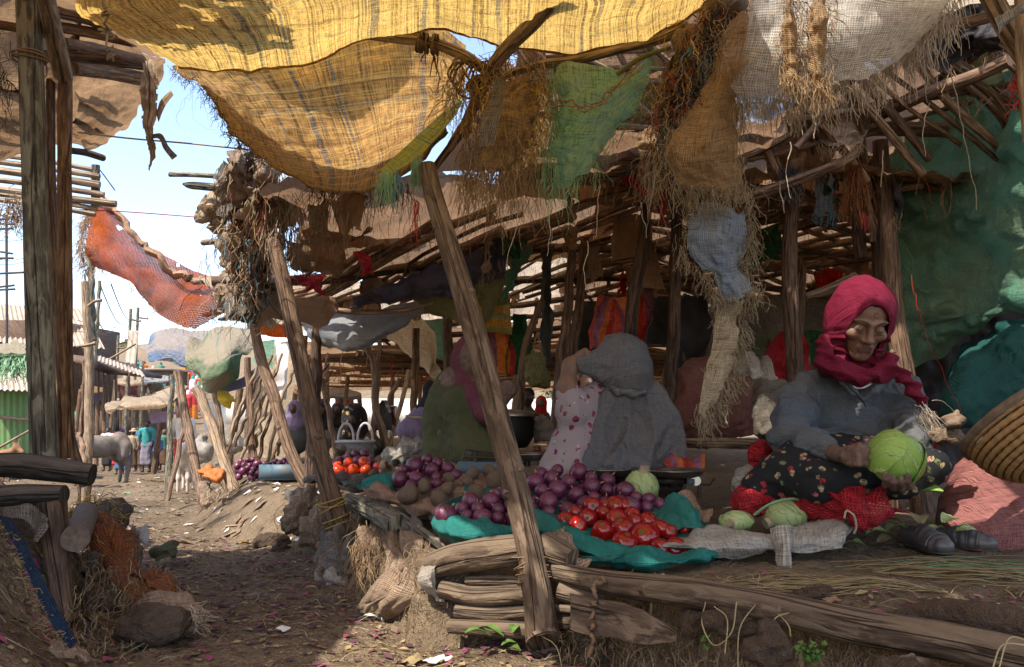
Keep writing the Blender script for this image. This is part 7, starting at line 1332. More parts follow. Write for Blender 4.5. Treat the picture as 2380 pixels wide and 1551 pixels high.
part('scarf_fringe', fringe([P(2134, 938, 2.45), P(2146, 934, 2.45)], 26, .02, .0009, 3), M['magenta'], wo, kind='stuff')
# jacket
jk = U([ell(P(1985, 985, 2.66), (.165, .115, .175)), ell(P(1960, 1040, 2.60), (.17, .12, .08)), seg(P(1885, 900, 2.65), P(2088, 908, 2.66), .060), *arm([P(1874, 905, 2.64), P(1850, 960, 2.58), P(1838, 1022, 2.5), P(1880, 1040, 2.40), P(1918, 1046, 2.335)], [.058, .060, .060, .050, .036]),
        *arm([P(2094, 912, 2.64), P(2108, 960, 2.56), P(2118, 1018, 2.46), P(2122, 1050, 2.38), P(2120, 1068, 2.335)], [.056, .056, .054, .046, .036])], .035)
vee = U([seg(P(2003, 868, 2.52), P(2008, 925, 2.545), .045, .016), seg(P(2003, 850, 2.56), P(2003, 880, 2.55), .058, .05)], .01)
def jd(V):
    rel = V - P(1985, 960, 2.6)
    return .010 * fbm(V * A(8, 8, 13), 5, 3) - .022 * np.abs(vn(V * A(10, 9, 17) @ rot(0, .5, 0) + 3, 8)) - .009 * np.abs(vn(V @ rot(0, -.6, 0) * A(14, 14, 38), 5)) + .007 + .005 * np.sin((V @ A(.5, 0, 1)) * 55 + 5 * vn(V * 8, 2)) * (np.abs(rel[:, 0]) > .13)
part('jacket', blob(lambda p: smax(jk(p), -vee(p), .006), .0055, jk.lo, jk.hi, disp=jd), M['jacket'], wo)
col = U(arm([P(1955, 858, 2.52), P(1962, 885, 2.47), P(1985, 912, 2.455), P(2006, 930, 2.475)], [.015, .014, .011, .006]) + arm([P(2052, 862, 2.52), P(2052, 885, 2.47), P(2032, 908, 2.455), P(2012, 928, 2.475)], [.015, .016, .012, .006]), .01)
part('collar', blob(col, .004, disp=wr(.002, 20)), M['greencloth' if 0 else 'jacket'], wo)
part('zip', MB().tube([P(1960, 885, 2.445), P(1980, 905, 2.435), P(2000, 925, 2.45), P(2012, 945, 2.50)], .0022, 6), M['iron'], wo)
mb = MB()
for k in range(27):
    t = (k + .5) / 27 * 2 - 1; c = P(1998 + t * 30, 902 - 14 * t * t, 2.448 + .025 * t * t); mb.add(*(lambda V, F: (V, F))(*[(lathe(ballprof(7, .0042, .0032), 8).arr() + c), lathe(ballprof(7, .0042, .0032), 8).f]))
part('bead_necklace', mb, M['bead'], wo)
cf = U(arm([P(1908, 1040, 2.345), P(1926, 1050, 2.325)], [.036, .033]), .01); part('cuff', blob(cf, .0045, disp=lambda V: .0022 * np.sin(V[:, 2] * 260 + V[:, 0] * 120)), M['jacket'], wo)
sk = U([*arm([P(1960, 1075, 2.55), P(1870, 1088, 2.42), P(1800, 1105, 2.40)], [.10, .085, .055]), *arm([P(1810, 1108, 2.38), P(1900, 1118, 2.28), P(2000, 1120, 2.25)], [.05, .055, .045]), *arm([P(1990, 1085, 2.55), P(2090, 1085, 2.42), P(2165, 1090, 2.36)], [.10, .08, .050]), *arm([P(2160, 1095, 2.36), P(2100, 1125, 2.30), P(2030, 1130, 2.28)], [.045, .04, .04]), ell(P(1985, 1110, 2.5), (.25, .13, .07)), ell(P(1765, 1125, 2.42), (.05, .05, .03))], .04)
part('skirt', blob(sk, .007, disp=wr(.010, 9, (1, 1, 1.4), 3)), M['skirt'], wo)

# --- the woman in the grey checked shawl, seen from behind
gs = person('woman in a grey checked shawl, back to the camera, lifting the cloth at her head', A(*P(1430, 1100, 3.0)))
hb = U([ell(P(1450, 852, 3.02), (.085, .10, .11)), seg(P(1455, 890, 3.05), P(1450, 960, 3.1), .05), ell(P(1440, 1010, 3.1), (.14, .11, .2))] + arm([P(1375, 930, 3.0), P(1325, 955, 2.92), P(1318, 900, 2.94), P(1326, 850, 2.96), P(1352, 828, 2.96)], [.05, .04, .034, .026, .020]), .03)
fg = []
for k in range(4): fg += arm([P(1345 + k * 2, 822 + k * 5, 2.955), P(1360 + k * 3, 815 + k * 6, 2.94), P(1372 + k * 1, 822 + k * 6, 2.945), P(1374, 832 + k * 4, 2.955)], [.0105, .010, .0088, .008])
fg += arm([P(1342, 835, 2.95), P(1358, 840, 2.935), P(1370, 842, 2.94)], [.012, .010, .0085]); hh = U(fg, .004)
fb = lambda p: smin(hb(p), hh(p), .008); part('body', blob(fb, .006, np.minimum(hb.lo, hh.lo), np.maximum(hb.hi, hh.hi)), M['skin'], gs)
part('dress', blob(U(arm([P(1378, 925, 3.02), P(1332, 958, 2.93), P(1320, 915, 2.94)], [.062, .060, .050]) + arm([P(1370, 960, 3.02), P(1335, 1030, 2.96), P(1318, 1095, 2.92)], [.07, .085, .10]) + [ell(P(1310, 1095, 2.95), (.07, .10, .08))], .03), .008, disp=wr(.012, 12, (1, 1, .5), 2)), M['pinkfloral'], gs)
hood = U([ell(P(1450, 850, 3.02), (.105, .12, .125)), ell(P(1442, 822, 3.0), (.075, .09, .075)), seg(P(1430, 830, 2.98), P(1354, 838, 2.94), .062, .020), seg(P(1440, 866, 3.0), P(1354, 856, 2.95), .055, .022), seg(P(1458, 880, 3.03), P(1462, 930, 3.06), .088, .112)], .045)
hin = U([ell(P(1440, 875, 3.16), (.10, .14, .10)), seg(P(1400, 862, 3.03), P(1372, 866, 3.0), .035, .02)], .02)
def sfold(V):
    a = np.arctan2(V[:, 0] - P(1460, 0, 3)[0], -(V[:, 1] - 3.25)); z = V[:, 2]
    return -.030 * np.abs(np.sin(a * 11 + 5 * vn(V * 3, 3) + z * 5)) ** .7 * (.4 + .6 * smooth(P(0, 890, 3)[2], P(0, 1010, 3)[2], z)) + .016 - .020 * np.abs(vn(V @ rot(0, .7, 0) * A(20, 9, 6), 2)) + .005 * fbm(V * 16, 4, 3)
part('headcloth', blob(lambda p: smax(hood(p), -hin(p), .01), .006, hood.lo, hood.hi, disp=lambda V: .005 * fbm(V * 10, 6, 3) - .010 * np.abs(vn(V * A(7, 7, 20) @ rot(0, .5, 0), 1))), M['shawl'], gs)
shw = U([ell(P(1452, 930, 3.08), (.115, .10, .10)), ell(P(1450, 1000, 3.08), (.175, .15, .17)), ell(P(1462, 1060, 3.05), (.20, .18, .13)), *arm([P(1500, 925, 3.05), P(1528, 985, 3.0), P(1555, 1045, 2.98)], [.075, .07, .06]), *arm([P(1410, 935, 2.98), P(1375, 1000, 2.96), P(1372, 1080, 2.92)], [.045, .05, .07]), ell(P(1440, 1080, 2.96), (.17, .13, .08))], .06)
part('shawl', blob(shw, .007, disp=sfold), M['shawl'], gs)
part('shawl_knot', blob(U(arm([P(1408, 896, 2.98), P(1440, 910, 2.93), P(1480, 916, 2.92), P(1515, 900, 2.98)], [.008, .012, .012, .008]), .02), .006, disp=lambda V: .006 * np.sin((V @ A(1, 0, .3)) * 110) + .004 * fbm(V * 18, 1, 3)), M['shawl'], gs)

# --- the child looking back
ch = person('small child in a red top peeping out beside the lifted grey headcloth', A(*P(1365, 990, 3.25))); cR = rot(.05, 0, .75); cc_ = P(1366, 884, 3.25)
cf_ = head_f(.016, .3)
hd2 = loc(lambda p: cf_(p / .82) * .82, cc_, cR) if False else None
g_ = lambda p: cf_(p / .80) * .80
g_.lo, g_.hi = cf_.lo * .8, cf_.hi * .8; hd2 = loc(g_, cc_, cR); nb = U([seg(P(1366, 905, 3.27), P(1362, 930, 3.28), .03), ell(P(1362, 960, 3.3), (.09, .07, .11))], .03)
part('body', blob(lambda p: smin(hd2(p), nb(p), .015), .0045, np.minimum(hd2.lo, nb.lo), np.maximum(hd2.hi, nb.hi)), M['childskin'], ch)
q_ = lambda x, y, z: cR @ (A(x, y, z) * .8) + cc_
hr = loc(U([ell((0, .028, .03), (.064, .076, .072))], .02), cc_, cR); part('hair', blob(hr, .005, disp=lambda V: .006 * fbm(V * 60, 2, 2)), M['hair'], ch)
mb = MB(); mb2 = MB()
for s in (-1, 1): c = q_(s * .031, -.0835, .004); b = lathe(ballprof(8, .0062, .0035), 12, M3=cR, c=c); mb.add(b.arr(), b.f); b = lathe(ballprof(8, .0032, .0032), 10, c=q_(s * .031 + .002, -.0895, .004)); mb2.add(b.arr(), b.f)
part('eye_whites', mb, M['eyewhite'], ch); part('irises', mb2, M['tattoo'], ch)
part('top', blob(U([ell(P(1360, 958, 3.28), (.10, .085, .10)), seg(P(1345, 925, 3.25), P(1380, 920, 3.27), .045)], .03), .008, disp=wr(.008, 14)), M['redrag'], ch)
part('collar', MB().tube([P(1346, 905, 3.18), P(1362, 916, 3.15), P(1385, 915, 3.2)], .009, 8), M['lavender'], ch)

# --- simple seated and standing figures further back
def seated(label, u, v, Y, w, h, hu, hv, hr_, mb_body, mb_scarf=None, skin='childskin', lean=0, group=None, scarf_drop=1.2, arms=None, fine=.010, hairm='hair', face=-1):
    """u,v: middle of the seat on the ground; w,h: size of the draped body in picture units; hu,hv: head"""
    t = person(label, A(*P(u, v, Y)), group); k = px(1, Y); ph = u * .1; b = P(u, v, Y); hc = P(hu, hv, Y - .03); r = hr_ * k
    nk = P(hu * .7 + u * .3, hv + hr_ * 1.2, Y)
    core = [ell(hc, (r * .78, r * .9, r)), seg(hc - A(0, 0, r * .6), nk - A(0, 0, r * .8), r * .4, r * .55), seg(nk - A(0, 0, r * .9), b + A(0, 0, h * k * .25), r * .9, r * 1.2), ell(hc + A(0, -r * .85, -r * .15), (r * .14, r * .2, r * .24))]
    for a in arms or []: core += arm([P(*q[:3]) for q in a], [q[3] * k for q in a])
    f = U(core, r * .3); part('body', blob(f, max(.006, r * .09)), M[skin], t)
    sh = h * k; wk = w * k / 2; top = nk - A(0, 0, r * .55)
    g = U([ell(b + A(0, 0, sh * .22), (wk, wk * .85, sh * .26)), ell(b * .55 + top * .45, (wk * .82, wk * .68, sh * .34)), ell(top - A(0, 0, r * .5), (wk * .66, wk * .5, sh * .2))], wk * .35)
    part('garment', blob(g, fine, disp=lambda V: .002 - .03 * wk * np.abs(np.sin(np.arctan2(V[:, 0] - b[0], b[1] - V[:, 1]) * 8 + ph + 5 * vn(V * 4, 2))) ** .7 * smooth(top[2], b[2] + sh * .3, V[:, 2]) - .12 * wk * np.abs(vn(V @ rot(0, .6, 0) * 1.4 / wk, 3))), M[mb_body], t)
    if mb_scarf:
        g = U([ell(hc + A(0, r * .18, r * .08), (r * 1.08, r * 1.12, r * 1.16)), seg(hc - A(0, -r * .3, r * .5), top - A(0, 0, r * scarf_drop * .3), r * .9, r * 1.15 * scarf_drop)], r * .5); cut = ell(hc + A(0, face * r * 1.15, -r * .05), (r * .66, r * .75, r * .84))
        part('headscarf', blob(lambda p: smax(g(p), -cut(p), r * .1), max(.006, r * .09), g.lo, g.hi, disp=wr(.006, 16, (1, 1, .6), int(v))), M[mb_scarf], t)
    else: part('hair', blob(ell(hc + A(0, r * .12, r * .22), (r * .84, r * .92, r * .86)), max(.005, r * .1), disp=lambda V: .05 * r * fbm(V * 50, 1, 2)), M[hairm], t)
    return t
ol = person('figure in a dark olive wrap and maroon scarf hunched behind the leaning post, fist raised', A(*P(1080, 1070, 3.35)))
c_ = P(1100, 838, 3.3); bo = U([ell(c_, (.075, .09, .105)), seg(c_, P(1072, 900, 3.38), .05, .07), seg(P(1070, 900, 3.4), P(1060, 1020, 3.4), .10, .12)] + arm([P(1100, 908, 3.28), P(1132, 955, 3.15), P(1160, 928, 3.1), P(1178, 906, 3.1)], [.05, .042, .032, .026]) + [ell(P(1182, 904, 3.08), (.034, .03, .034))], .03); part('body', blob(bo, .008), M['hand'], ol)
og = U(arm([P(1082, 888, 3.42), P(1058, 915, 3.42), P(1042, 975, 3.42), P(1052, 1040, 3.4)], [.07, .095, .105, .12]) + [seg(P(1060, 1045, 3.4), P(1128, 1052, 3.2), .13, .09), seg(P(1088, 905, 3.32), P(1122, 950, 3.2), .065, .055), seg(P(1075, 960, 3.3), P(1100, 1040, 3.2), .10, .09)], .05)
part('wrap', blob(og, .008, disp=lambda V: .006 - .022 * np.abs(vn(V @ rot(0, -.5, 0) * A(16, 10, 5), 4)) - .012 * np.abs(vn(V * 24 @ rot(0, .4, 0), 5))), M['olivecloth'], ol)
oh = U([ell(c_ + A(-.01, .02, .005), (.086, .10, .108)), seg(P(1092, 850, 3.36), P(1078, 872, 3.40), .07, .065), seg(P(1100, 868, 3.3), P(1085, 892, 3.28), .055, .05)], .04); oc = ell(c_ + A(.085, -.04, -.01), (.06, .07, .085))
part('headscarf', blob(lambda p: smax(oh(p), -oc(p), .01), .006, oh.lo, oh.hi, disp=lambda V: -.008 * np.abs(vn(V @ rot(0, .6, 0) * A(24, 10, 8), 6))), M['maroon'], ol)
part('sleeve', blob(U(arm([P(1100, 912, 3.27), P(1134, 958, 3.13), P(1150, 940, 3.1)], [.056, .050, .040]), .02), .007, disp=wr(.005, 16)), M['maroon'], ol)
seated('figure in a lavender wrap with a black and white scarf beyond the slim post', 972, 1030, 4.1, 110, 130, 1005, 908, 22, 'lavender', 'goldblack', face=1)
seated('woman with a black scarf patterned in gold sitting behind the pale blue basket', 850, 1062, 4.95, 90, 105, 822, 972, 28, 'black', 'goldblack', scarf_drop=1.2, face=1)
seated('figure in a bright pink top beside the black and gold scarf', 806, 1062, 4.9, 44, 70, 812, 985, 14, 'hotpink', 'goldblack')
seated('white veiled figure far off between the two slanting posts', 915, 1010, 7.4, 50, 50, 913, 958, 13, 'white', 'white')
seated('dark clad figure sitting at the foot of the bent post', 690, 1050, 5.6, 60, 110, 684, 950, 17, 'charcoal', 'lavender')
seated('figure in a grey dress with a dotted dark scarf beyond the dark post', 752, 1040, 5.7, 70, 80, 745, 955, 18, 'greycloth', 'goldblack')
seated('figure with a red scarf in the dimness beyond the dark leaning post', 728, 1035, 6.2, 60, 80, 752, 945, 15, 'lavender', 'maroon')
seated('woman with a dark scarf behind the slanting post', 780, 1035, 6.4, 50, 80, 785, 952, 14, 'charcoal', 'black')
seated('young man with a bowed head beyond the cooking pot', 1230, 1010, 4.4, 60, 90, 1226, 922, 20, 'charcoal', None, fine=.012)
seated('distant figure in a red knitted cap between the thin posts', 1258, 985, 6.0, 50, 46, 1258, 936, 13, 'charcoal', 'redrag')
seated('dim person in a purple cloth beside the pale blue basket bag', 770, 1010, 8, 40, 50, 770, 960, 9, 'lavender', 'maroon')

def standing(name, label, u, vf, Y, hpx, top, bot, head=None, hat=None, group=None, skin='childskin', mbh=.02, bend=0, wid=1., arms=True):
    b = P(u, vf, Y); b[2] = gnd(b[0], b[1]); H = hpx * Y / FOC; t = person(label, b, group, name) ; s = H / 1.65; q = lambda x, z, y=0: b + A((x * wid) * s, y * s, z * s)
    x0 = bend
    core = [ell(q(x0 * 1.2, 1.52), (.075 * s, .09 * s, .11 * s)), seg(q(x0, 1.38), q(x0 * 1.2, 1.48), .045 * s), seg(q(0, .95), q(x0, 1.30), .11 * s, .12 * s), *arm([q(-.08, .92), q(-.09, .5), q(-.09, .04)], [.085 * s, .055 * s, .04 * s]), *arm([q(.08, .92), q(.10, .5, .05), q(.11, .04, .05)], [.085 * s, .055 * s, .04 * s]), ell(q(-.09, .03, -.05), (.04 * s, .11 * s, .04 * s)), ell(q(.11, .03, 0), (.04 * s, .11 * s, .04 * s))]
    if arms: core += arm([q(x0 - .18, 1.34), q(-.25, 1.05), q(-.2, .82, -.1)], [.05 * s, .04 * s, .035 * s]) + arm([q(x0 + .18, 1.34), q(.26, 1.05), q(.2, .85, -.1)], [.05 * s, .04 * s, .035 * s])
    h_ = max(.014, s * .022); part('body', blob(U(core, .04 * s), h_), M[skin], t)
    part('upper_garment', blob(U([seg(q(0, .86), q(x0, 1.32), .15 * s, .135 * s), seg(q(x0 - .17, 1.34), q(x0 + .17, 1.34), .07 * s), *arm([q(x0 - .2, 1.34), q(-.26, 1.02)], [.075 * s, .065 * s]), *arm([q(x0 + .2, 1.34), q(.27, 1.02)], [.075 * s, .065 * s])], .05 * s), h_, disp=wr(.012 * s, 9)), M[top], t)
    part('lower_garment', blob(U([ell(q(0, .9), (.17 * s, .14 * s, .12 * s)), seg(q(-.05, .85), q(-.07, .3), .13 * s, .11 * s), seg(q(.05, .85), q(.08, .3), .13 * s, .11 * s)], .06 * s), h_, disp=wr(.014 * s, 9)), M[bot], t)
    if head: part('headscarf', blob(U([ell(q(x0 * 1.2, 1.54, .03), (.10 * s, .11 * s, .13 * s)), seg(q(x0 * 1.1, 1.42, .04), q(x0, 1.34, .03), .10 * s, .14 * s)], .04 * s), h_), M[head], t)
    else: part('hair', blob(ell(q(x0 * 1.2, 1.565, .025), (.08 * s, .09 * s, .085 * s)), h_ * .7), M['hair'], t)
    if hat: part('hat', blob(U([ell(q(x0 * 1.2, 1.60), (.19 * s, .19 * s, .02 * s)), ell(q(x0 * 1.2, 1.65), (.09 * s, .1 * s, .07 * s))], .02 * s), h_ * .7), M[hat], t)
    return t
for a in (('man in a white shirt seen from behind under the dark shed roof', 248, 1068, 17.5, 100, 'far_white', 'far_dark', None, None), ('figure in magenta behind the grey donkey', 265, 1064, 18.5, 86, 'far_purple', 'far_red', 'far_red', None), ('child wrapped in a teal shawl in front of the grey donkey', 276, 1098, 15.5, 88, 'far_teal', 'far_blue', 'far_teal', None),
          ('boy in a grey plaid shirt beside the teal child', 291, 1100, 15.5, 84, 'far_plaid', 'far_blue', None, None), ('man in a pale broad brimmed hat', 307, 1085, 17, 96, 'far_tan', 'far_brown', None, 'far_tan'), ('boy in dark clothes behind the man in the hat', 322, 1078, 18, 80, 'far_dark', 'far_brown', None, None),
          ('tall figure in pale teal robes near the middle of the crowd', 338, 1096, 16.5, 118, 'far_teal', 'far_plaid', None, None), ('man in blue bending forward at the right of the crowd', 360, 1090, 16.5, 84, 'far_blue', 'far_dark', None, None), ('figure in a green and brown wrap under the canopy', 378, 1090, 17.5, 92, 'far_green', 'far_brown', 'far_brown', None),
          ('person in brown stooping beside the canopy pole', 392, 1086, 18, 84, 'far_brown', 'far_dark', None, None), ('figure with a violet scarf under the dark shed roof', 281, 1066, 20, 84, 'far_dark', 'far_purple', 'far_purple', None), ('tall woman with a red scarf, white blouse and red skirt by the white calf', 421, 1096, 12.5, 170, 'far_white', 'far_red', 'far_red', None),
          ('young man in dark blue standing in the shade behind the hat', 318, 1066, 21, 80, 'far_blue', 'far_dark', None, None), ('woman in grey under the tan canopy', 348, 1066, 21, 80, 'far_plaid', 'far_brown', 'far_dark', None)):
    lb, u, v, Y, h, tp_, bt_, hd_, ht_ = a; standing('person', lb, u, v, Y, h, tp_, bt_, hd_, ht_, 'people standing in the sunlit market beyond the path', bend=.05 if 'bend' in lb or 'stoop' in lb else 0)
# the far crowd on the rising ground: small coloured figures
cols = ['far_red', 'far_yellow', 'far_white', 'far_green', 'far_blue', 'far_orange', 'far_teal', 'far_pink', 'far_dark', 'far_brown']; rr = np.random.RandomState(77)
protos_ = []
for i in range(6):
    f = U([seg((0, 0, .1), (0, 0, 1.25), .24, .20), seg((-.2, 0, 1.25), (.2, 0, 1.25), .10), ell((0, 0, 1.52), (.1, .11, .13)), seg((-.28, 0, .8), (-.24, 0, 1.2), .06), seg((.28, 0, .8), (.24, 0, 1.2), .06)], .06)
    mb = blob(f, .05, matfn=lambda c, i=i: np.where(c[:, 2] > 1.42, 2, np.where(c[:, 2] > .8, 0, 1))); protos_.append(mesh_of(mb, 'person', [M[cols[(i * 3) % 10]], M[cols[(i * 3 + 5) % 10]], M['childskin' if i % 2 else cols[(i + 2) % 10]]], A(0, 0, 0)))
for i in range(64):
    u = 262 + 200 * rr.random(); Y = 36 + 42 * rr.random(); x = P(u, 900, Y)[0]; o = bpy.data.objects.new('person', protos_[i % 6]); S.collection.objects.link(o); o.location = (x, Y, gnd(x, Y) - .05); o.rotation_euler = (0, 0, rr.random() * 6); o.scale = (1.1,) * 3
    props(o, 'tiny far figure in the crowd on the rising ground behind the canopy', 'person', 'far crowd on the rising ground')

# --- animals
def donkey(label, u, vf, Y, hpx, mat, az, cat='donkey', name='donkey', sc_=1.):
    b = P(u, vf, Y); b[2] = gnd(b[0], b[1]); s = hpx * Y / FOC / 1.15; R = rot(0, 0, az); t = thing(name, label, cat, b); q = lambda x, y, z: b + R @ (A(x, y, z) * s)
    body = [ell(q(0, -.05, .86), (.24 * s, .50 * s, .26 * s), R), ell(q(0, .42, .93), (.20 * s, .24 * s, .25 * s), R), ell(q(0, -.42, .90), (.22 * s, .26 * s, .26 * s), R), *arm([q(0, -.58, 1.0), q(0, -.86, 1.22)], [.16 * s, .11 * s]), *arm([q(0, -.84, 1.24), q(0, -1.12, 1.06)], [.11 * s, .06 * s]), ]
    for sx in (-1, 1):
        body += arm([q(sx * .13, .48, .85), q(sx * .14, .42, .62), q(sx * .13, .60, .42), q(sx * .13, .56, .05)], [.15 * s, .10 * s, .055 * s, .045 * s]) + arm([q(sx * .12, -.48, .8), q(sx * .12, -.50, .42), q(sx * .12, -.48, .05)], [.10 * s, .055 * s, .042 * s])
        body += arm([q(sx * .06, -.86, 1.30), q(sx * .11, -.84, 1.50)], [.035 * s, .02 * s])
    part('body', blob(U(body, .07 * s), .022 * s, disp=wr(.01 * s, 8)), M[mat], t)
    part('tail', MB().tube([q(0, .64, 1.02), q(0, .74, .85), q(.02, .74, .5), q(.02, .73, .35)], [.03 * s, .022 * s, .03 * s, .045 * s], 8), M[mat], t)
    return t
donkey('grey donkey seen from behind, its rump in the sun beside the pale pole', 232, 1108, 11.5, 118, 'donkeygrey', 2.2 - pi / 2 * 2 + .4)
donkey('reddish brown donkey standing left of the thick grey pole', 40, 1080, 13.5, 90, 'donkeybrown', -.9)
donkey('second brown donkey with lowered back at the left edge', -10, 1092, 12.5, 76, 'donkeybrown', 1.3)
donkey('white calf seen from behind near the leaning stake', 432, 1098, 9.5, 96, 'cowwhite', .25, 'calf', 'calf')
# ---------------------------------------------------------------- buildings and stalls beyond
def corr(name_mats, a, b, c, n, parent, amp=.012, pitch=.085, name='roof', th=.0):
    """corrugated sheet: a corner, b along the ridges' cross direction, c down the slope"""
    a, b, c = map(np.asarray, (a, b, c)); L = np.linalg.norm(b - a); k = int(L / pitch * 8); t, s = np.meshgrid(np.linspace(0, 1, k), np.linspace(0, 1, n)); nn = np.cross(b - a, c - a); nn /= np.linalg.norm(nn)
    G = a + t[..., None] * (b - a) + s[..., None] * (c - a) + nn * (amp * np.sin(t * L / pitch * 2 * pi))[..., None]
    return part(name, MB().grid(G, np.stack([t * L, s], -1)), name_mats, parent)
h1 = thing('iron_roofed_house', 'long low building with a pale corrugated roof behind the tall poles', 'building', P(90, 900, 26)); Y = 26
corr(M['galv'], P(-80, 703, 28), P(196, 718, 28), P(-80, 792, 24), 4, h1, pitch=.16, amp=.03)
mb = MB(); mb.box((P(60, 850, 26.5)), (4.2, 4, 2.6)); part('wall', mb, M['darkwood'], h1)
h2 = thing('green_stall', 'green painted iron stall with a rusty corrugated roof at the left edge', 'stall', P(30, 1040, 13))
corr(M['galv'], P(-60, 858, 13.6), P(72, 862, 13.6), P(-60, 905, 12.4), 4, h2, pitch=.09, amp=.015)
corr(M['greenwall'], P(-60, 908, 13), P(74, 912, 13), P(-60, 1062, 13), 4, h2, pitch=.10, amp=.014, name='front_wall'); mb = MB(); mb.box(P(5, 985, 13.8), (.9, 1.3, 1.0)); part('body', mb, M['greenwall'], h2)
part('rail', MB().tube([P(-10, 968, 12.8), P(74, 978, 12.8)], .03, 6), M['palewood'], h2); part('brace', MB().tube([P(0, 1040, 12.7), P(74, 998, 12.7)], .02, 6), M['palewood'], h2)
cloth_thing('green_awning', 'ragged green awning above the rusty roof at the left edge', 'awning', [[(-40, 800, 10), (66, 797, 10)], [(-40, 822, 9.6), (66, 822, 9.6)], [(-40, 832, 9.6), (62, 830, 9.6)]], 40, 16, M['greentarp2'], [('b', 160, .35, .008, M['cordgreen'], dict(curl=.8))], amp=.06, sc=2, edge=.3)
cloth_thing('green_netting', 'green netting hanging below the ragged green awning', 'netting', [[(-40, 828, 10.5), (64, 828, 10.5)], [(-40, 870, 10.5), (64, 868, 10.5)]], 30, 20, M['greennet'], amp=.08, sc=2, edge=.4, hole=.2)
# dark open shed
sh = thing('market_shed', 'dark open shed with a sloping iron roof beyond the pale pole', 'shed', P(260, 1000, 15))
corr(M['galv'], P(205, 818, 15), P(330, 862, 14), P(200, 828, 13.4), 3, sh, pitch=.12); mb = MB(); mb.box(P(262, 850, 15.2) + A(0, 0, -.02), (1.0, 2.2, .06), rot(0, .33, 0)); part('rafters', mb, M['darkwood'], sh)
for u in (228, 240, 252, 268, 300): part('post', pole_mb([(u, 846 + (u - 228) * .25, 14.8), (u + 2, 970, 14.8)], 5, n=6, seed=u), M['midwood'], sh)
corr(M['galv'], P(300, 767, 17), P(323, 770, 17), P(290, 842, 16.5), 3, sh, pitch=.1, name='loose_sheet')
part('plank', pole_mb([(250, 838, 15), (315, 800, 15)], 5, n=6), M['palewood'], sh)
for k, (u, v0, v1, Y, d) in enumerate(((304, 718, 1000, 22, 7), (321, 715, 1000, 24, 7), (275, 780, 1000, 20, 6), (333, 840, 1000, 20, 6))):
    t = thing('utility_pole', ['left one of two slim utility poles against the sky', 'right one of two slim utility poles with insulators', 'short pole with hooked irons on top', 'short bare pole in front of the rising ground'][k], 'pole', P(u, v1, Y)); a = P(u, v0, Y); g0 = A(a[0], a[1], gnd(a[0], a[1]))
    part('shaft', pole_mb([a, g0], px(d, Y), world=True, n=8, seed=k), M['greywood'], t)
    if k < 3: part('insulator', MB().tube([a + A(0, 0, -.3), a + A(.3, 0, -.35), a + A(.3, 0, -.2)], .03, 6).tube([a + A(.0, 0, -.9), a + A(-.35, 0, -1.0), a + A(-.35, 0, -.85)], .03, 6), M['ceramic'], t)
for i, (a, b, sg) in enumerate((((180, 745, 20), (345, 748, 30), .2), ((180, 760, 20), (400, 762, 30), .2), ((180, 770, 20), (420, 772, 30), .2), ((196, 640, 10), (268, 760, 20), .4), ((230, 655, 10), (300, 745, 22), .3), ((258, 660, 10), (310, 740, 22), .2), ((-20, 555, 20), (80, 548, 20), .1), ((-20, 600, 20), (80, 592, 20), .1), ((-20, 612, 20), (80, 600, 20), .1), ((180, 560, 12), (230, 610, 14), .1))):
    cord('wire', 'thin wire number strung'.replace(' number', '') + (' between the utility poles' if i < 6 else ' beside the antenna mast'), [a, b], .008, M['wire'], 'wire', sag=sg, group='overhead wires' if i < 6 else 'wires by the antenna')
an = thing('antenna_mast', 'thin antenna mast with crossbars at the left edge', 'antenna', P(15, 705, 20)); part('mast', MB().tube([P(15, 500, 20), P(16, 720, 20), P(16, 800, 20)], .035, 6), M['wire'], an)
for v, w in ((508, 18), (520, 20), (530, 16), (588, 14), (600, 16), (635, 40), (665, 18), (672, 20)): part('crossbar', MB().tube([P(15 - w, v + rr.uniform(-3, 3), 20), P(15 + w, v + rr.uniform(-3, 3), 20)], .03, 6), M['wire'], an)
for lb, pts, d, m in (('pale grey pole standing alone beyond the split brown pole', [(196, 655, 6.5), (205, 800, 6.5), (208, 960, 6.5), (203, 1100, 6.5)], [17, 19, 21, 21], 'palewood'), ('dark rough pole touching the pale grey one', [(208, 590, 6.6), (214, 700, 6.6), (216, 790, 6.6)], [14, 16, 15], 'greywood'), ('slightly tilted pole right of the pale grey one', [(232, 655, 8), (226, 760, 8), (220, 850, 8)], [8, 9, 10], 'greywood'),
                     ('thin brown pole left of the pale grey one', [(196, 840, 6.8), (190, 980, 6.8), (186, 1090, 6.8)], [8, 9, 9], 'midwood'), ('short bent stake by the sill log', [(182, 1010, 4), (192, 1060, 3.8), (200, 1100, 3.7)], [12, 14, 14], 'midwood')):
    pole('yard_pole', lb, 'pole', pts, d, M[m], toground='thin' in lb or 'alone' in lb, n=12, rough=.09, kn=30, wob=.008)
pole('lashed_stick', 'crooked stick lashed across the pale grey pole', 'stick', [(205, 712, 6.3), (222, 700, 6.3), (236, 698, 6.3)], [7, 8, 9], M['palewood'], n=7)
pole('lashed_stick', 'short rail lashed low on the pale grey pole', 'stick', [(178, 806, 6.3), (205, 802, 6.3), (222, 798, 6.3)], [7, 8, 8], M['palewood'], n=7)
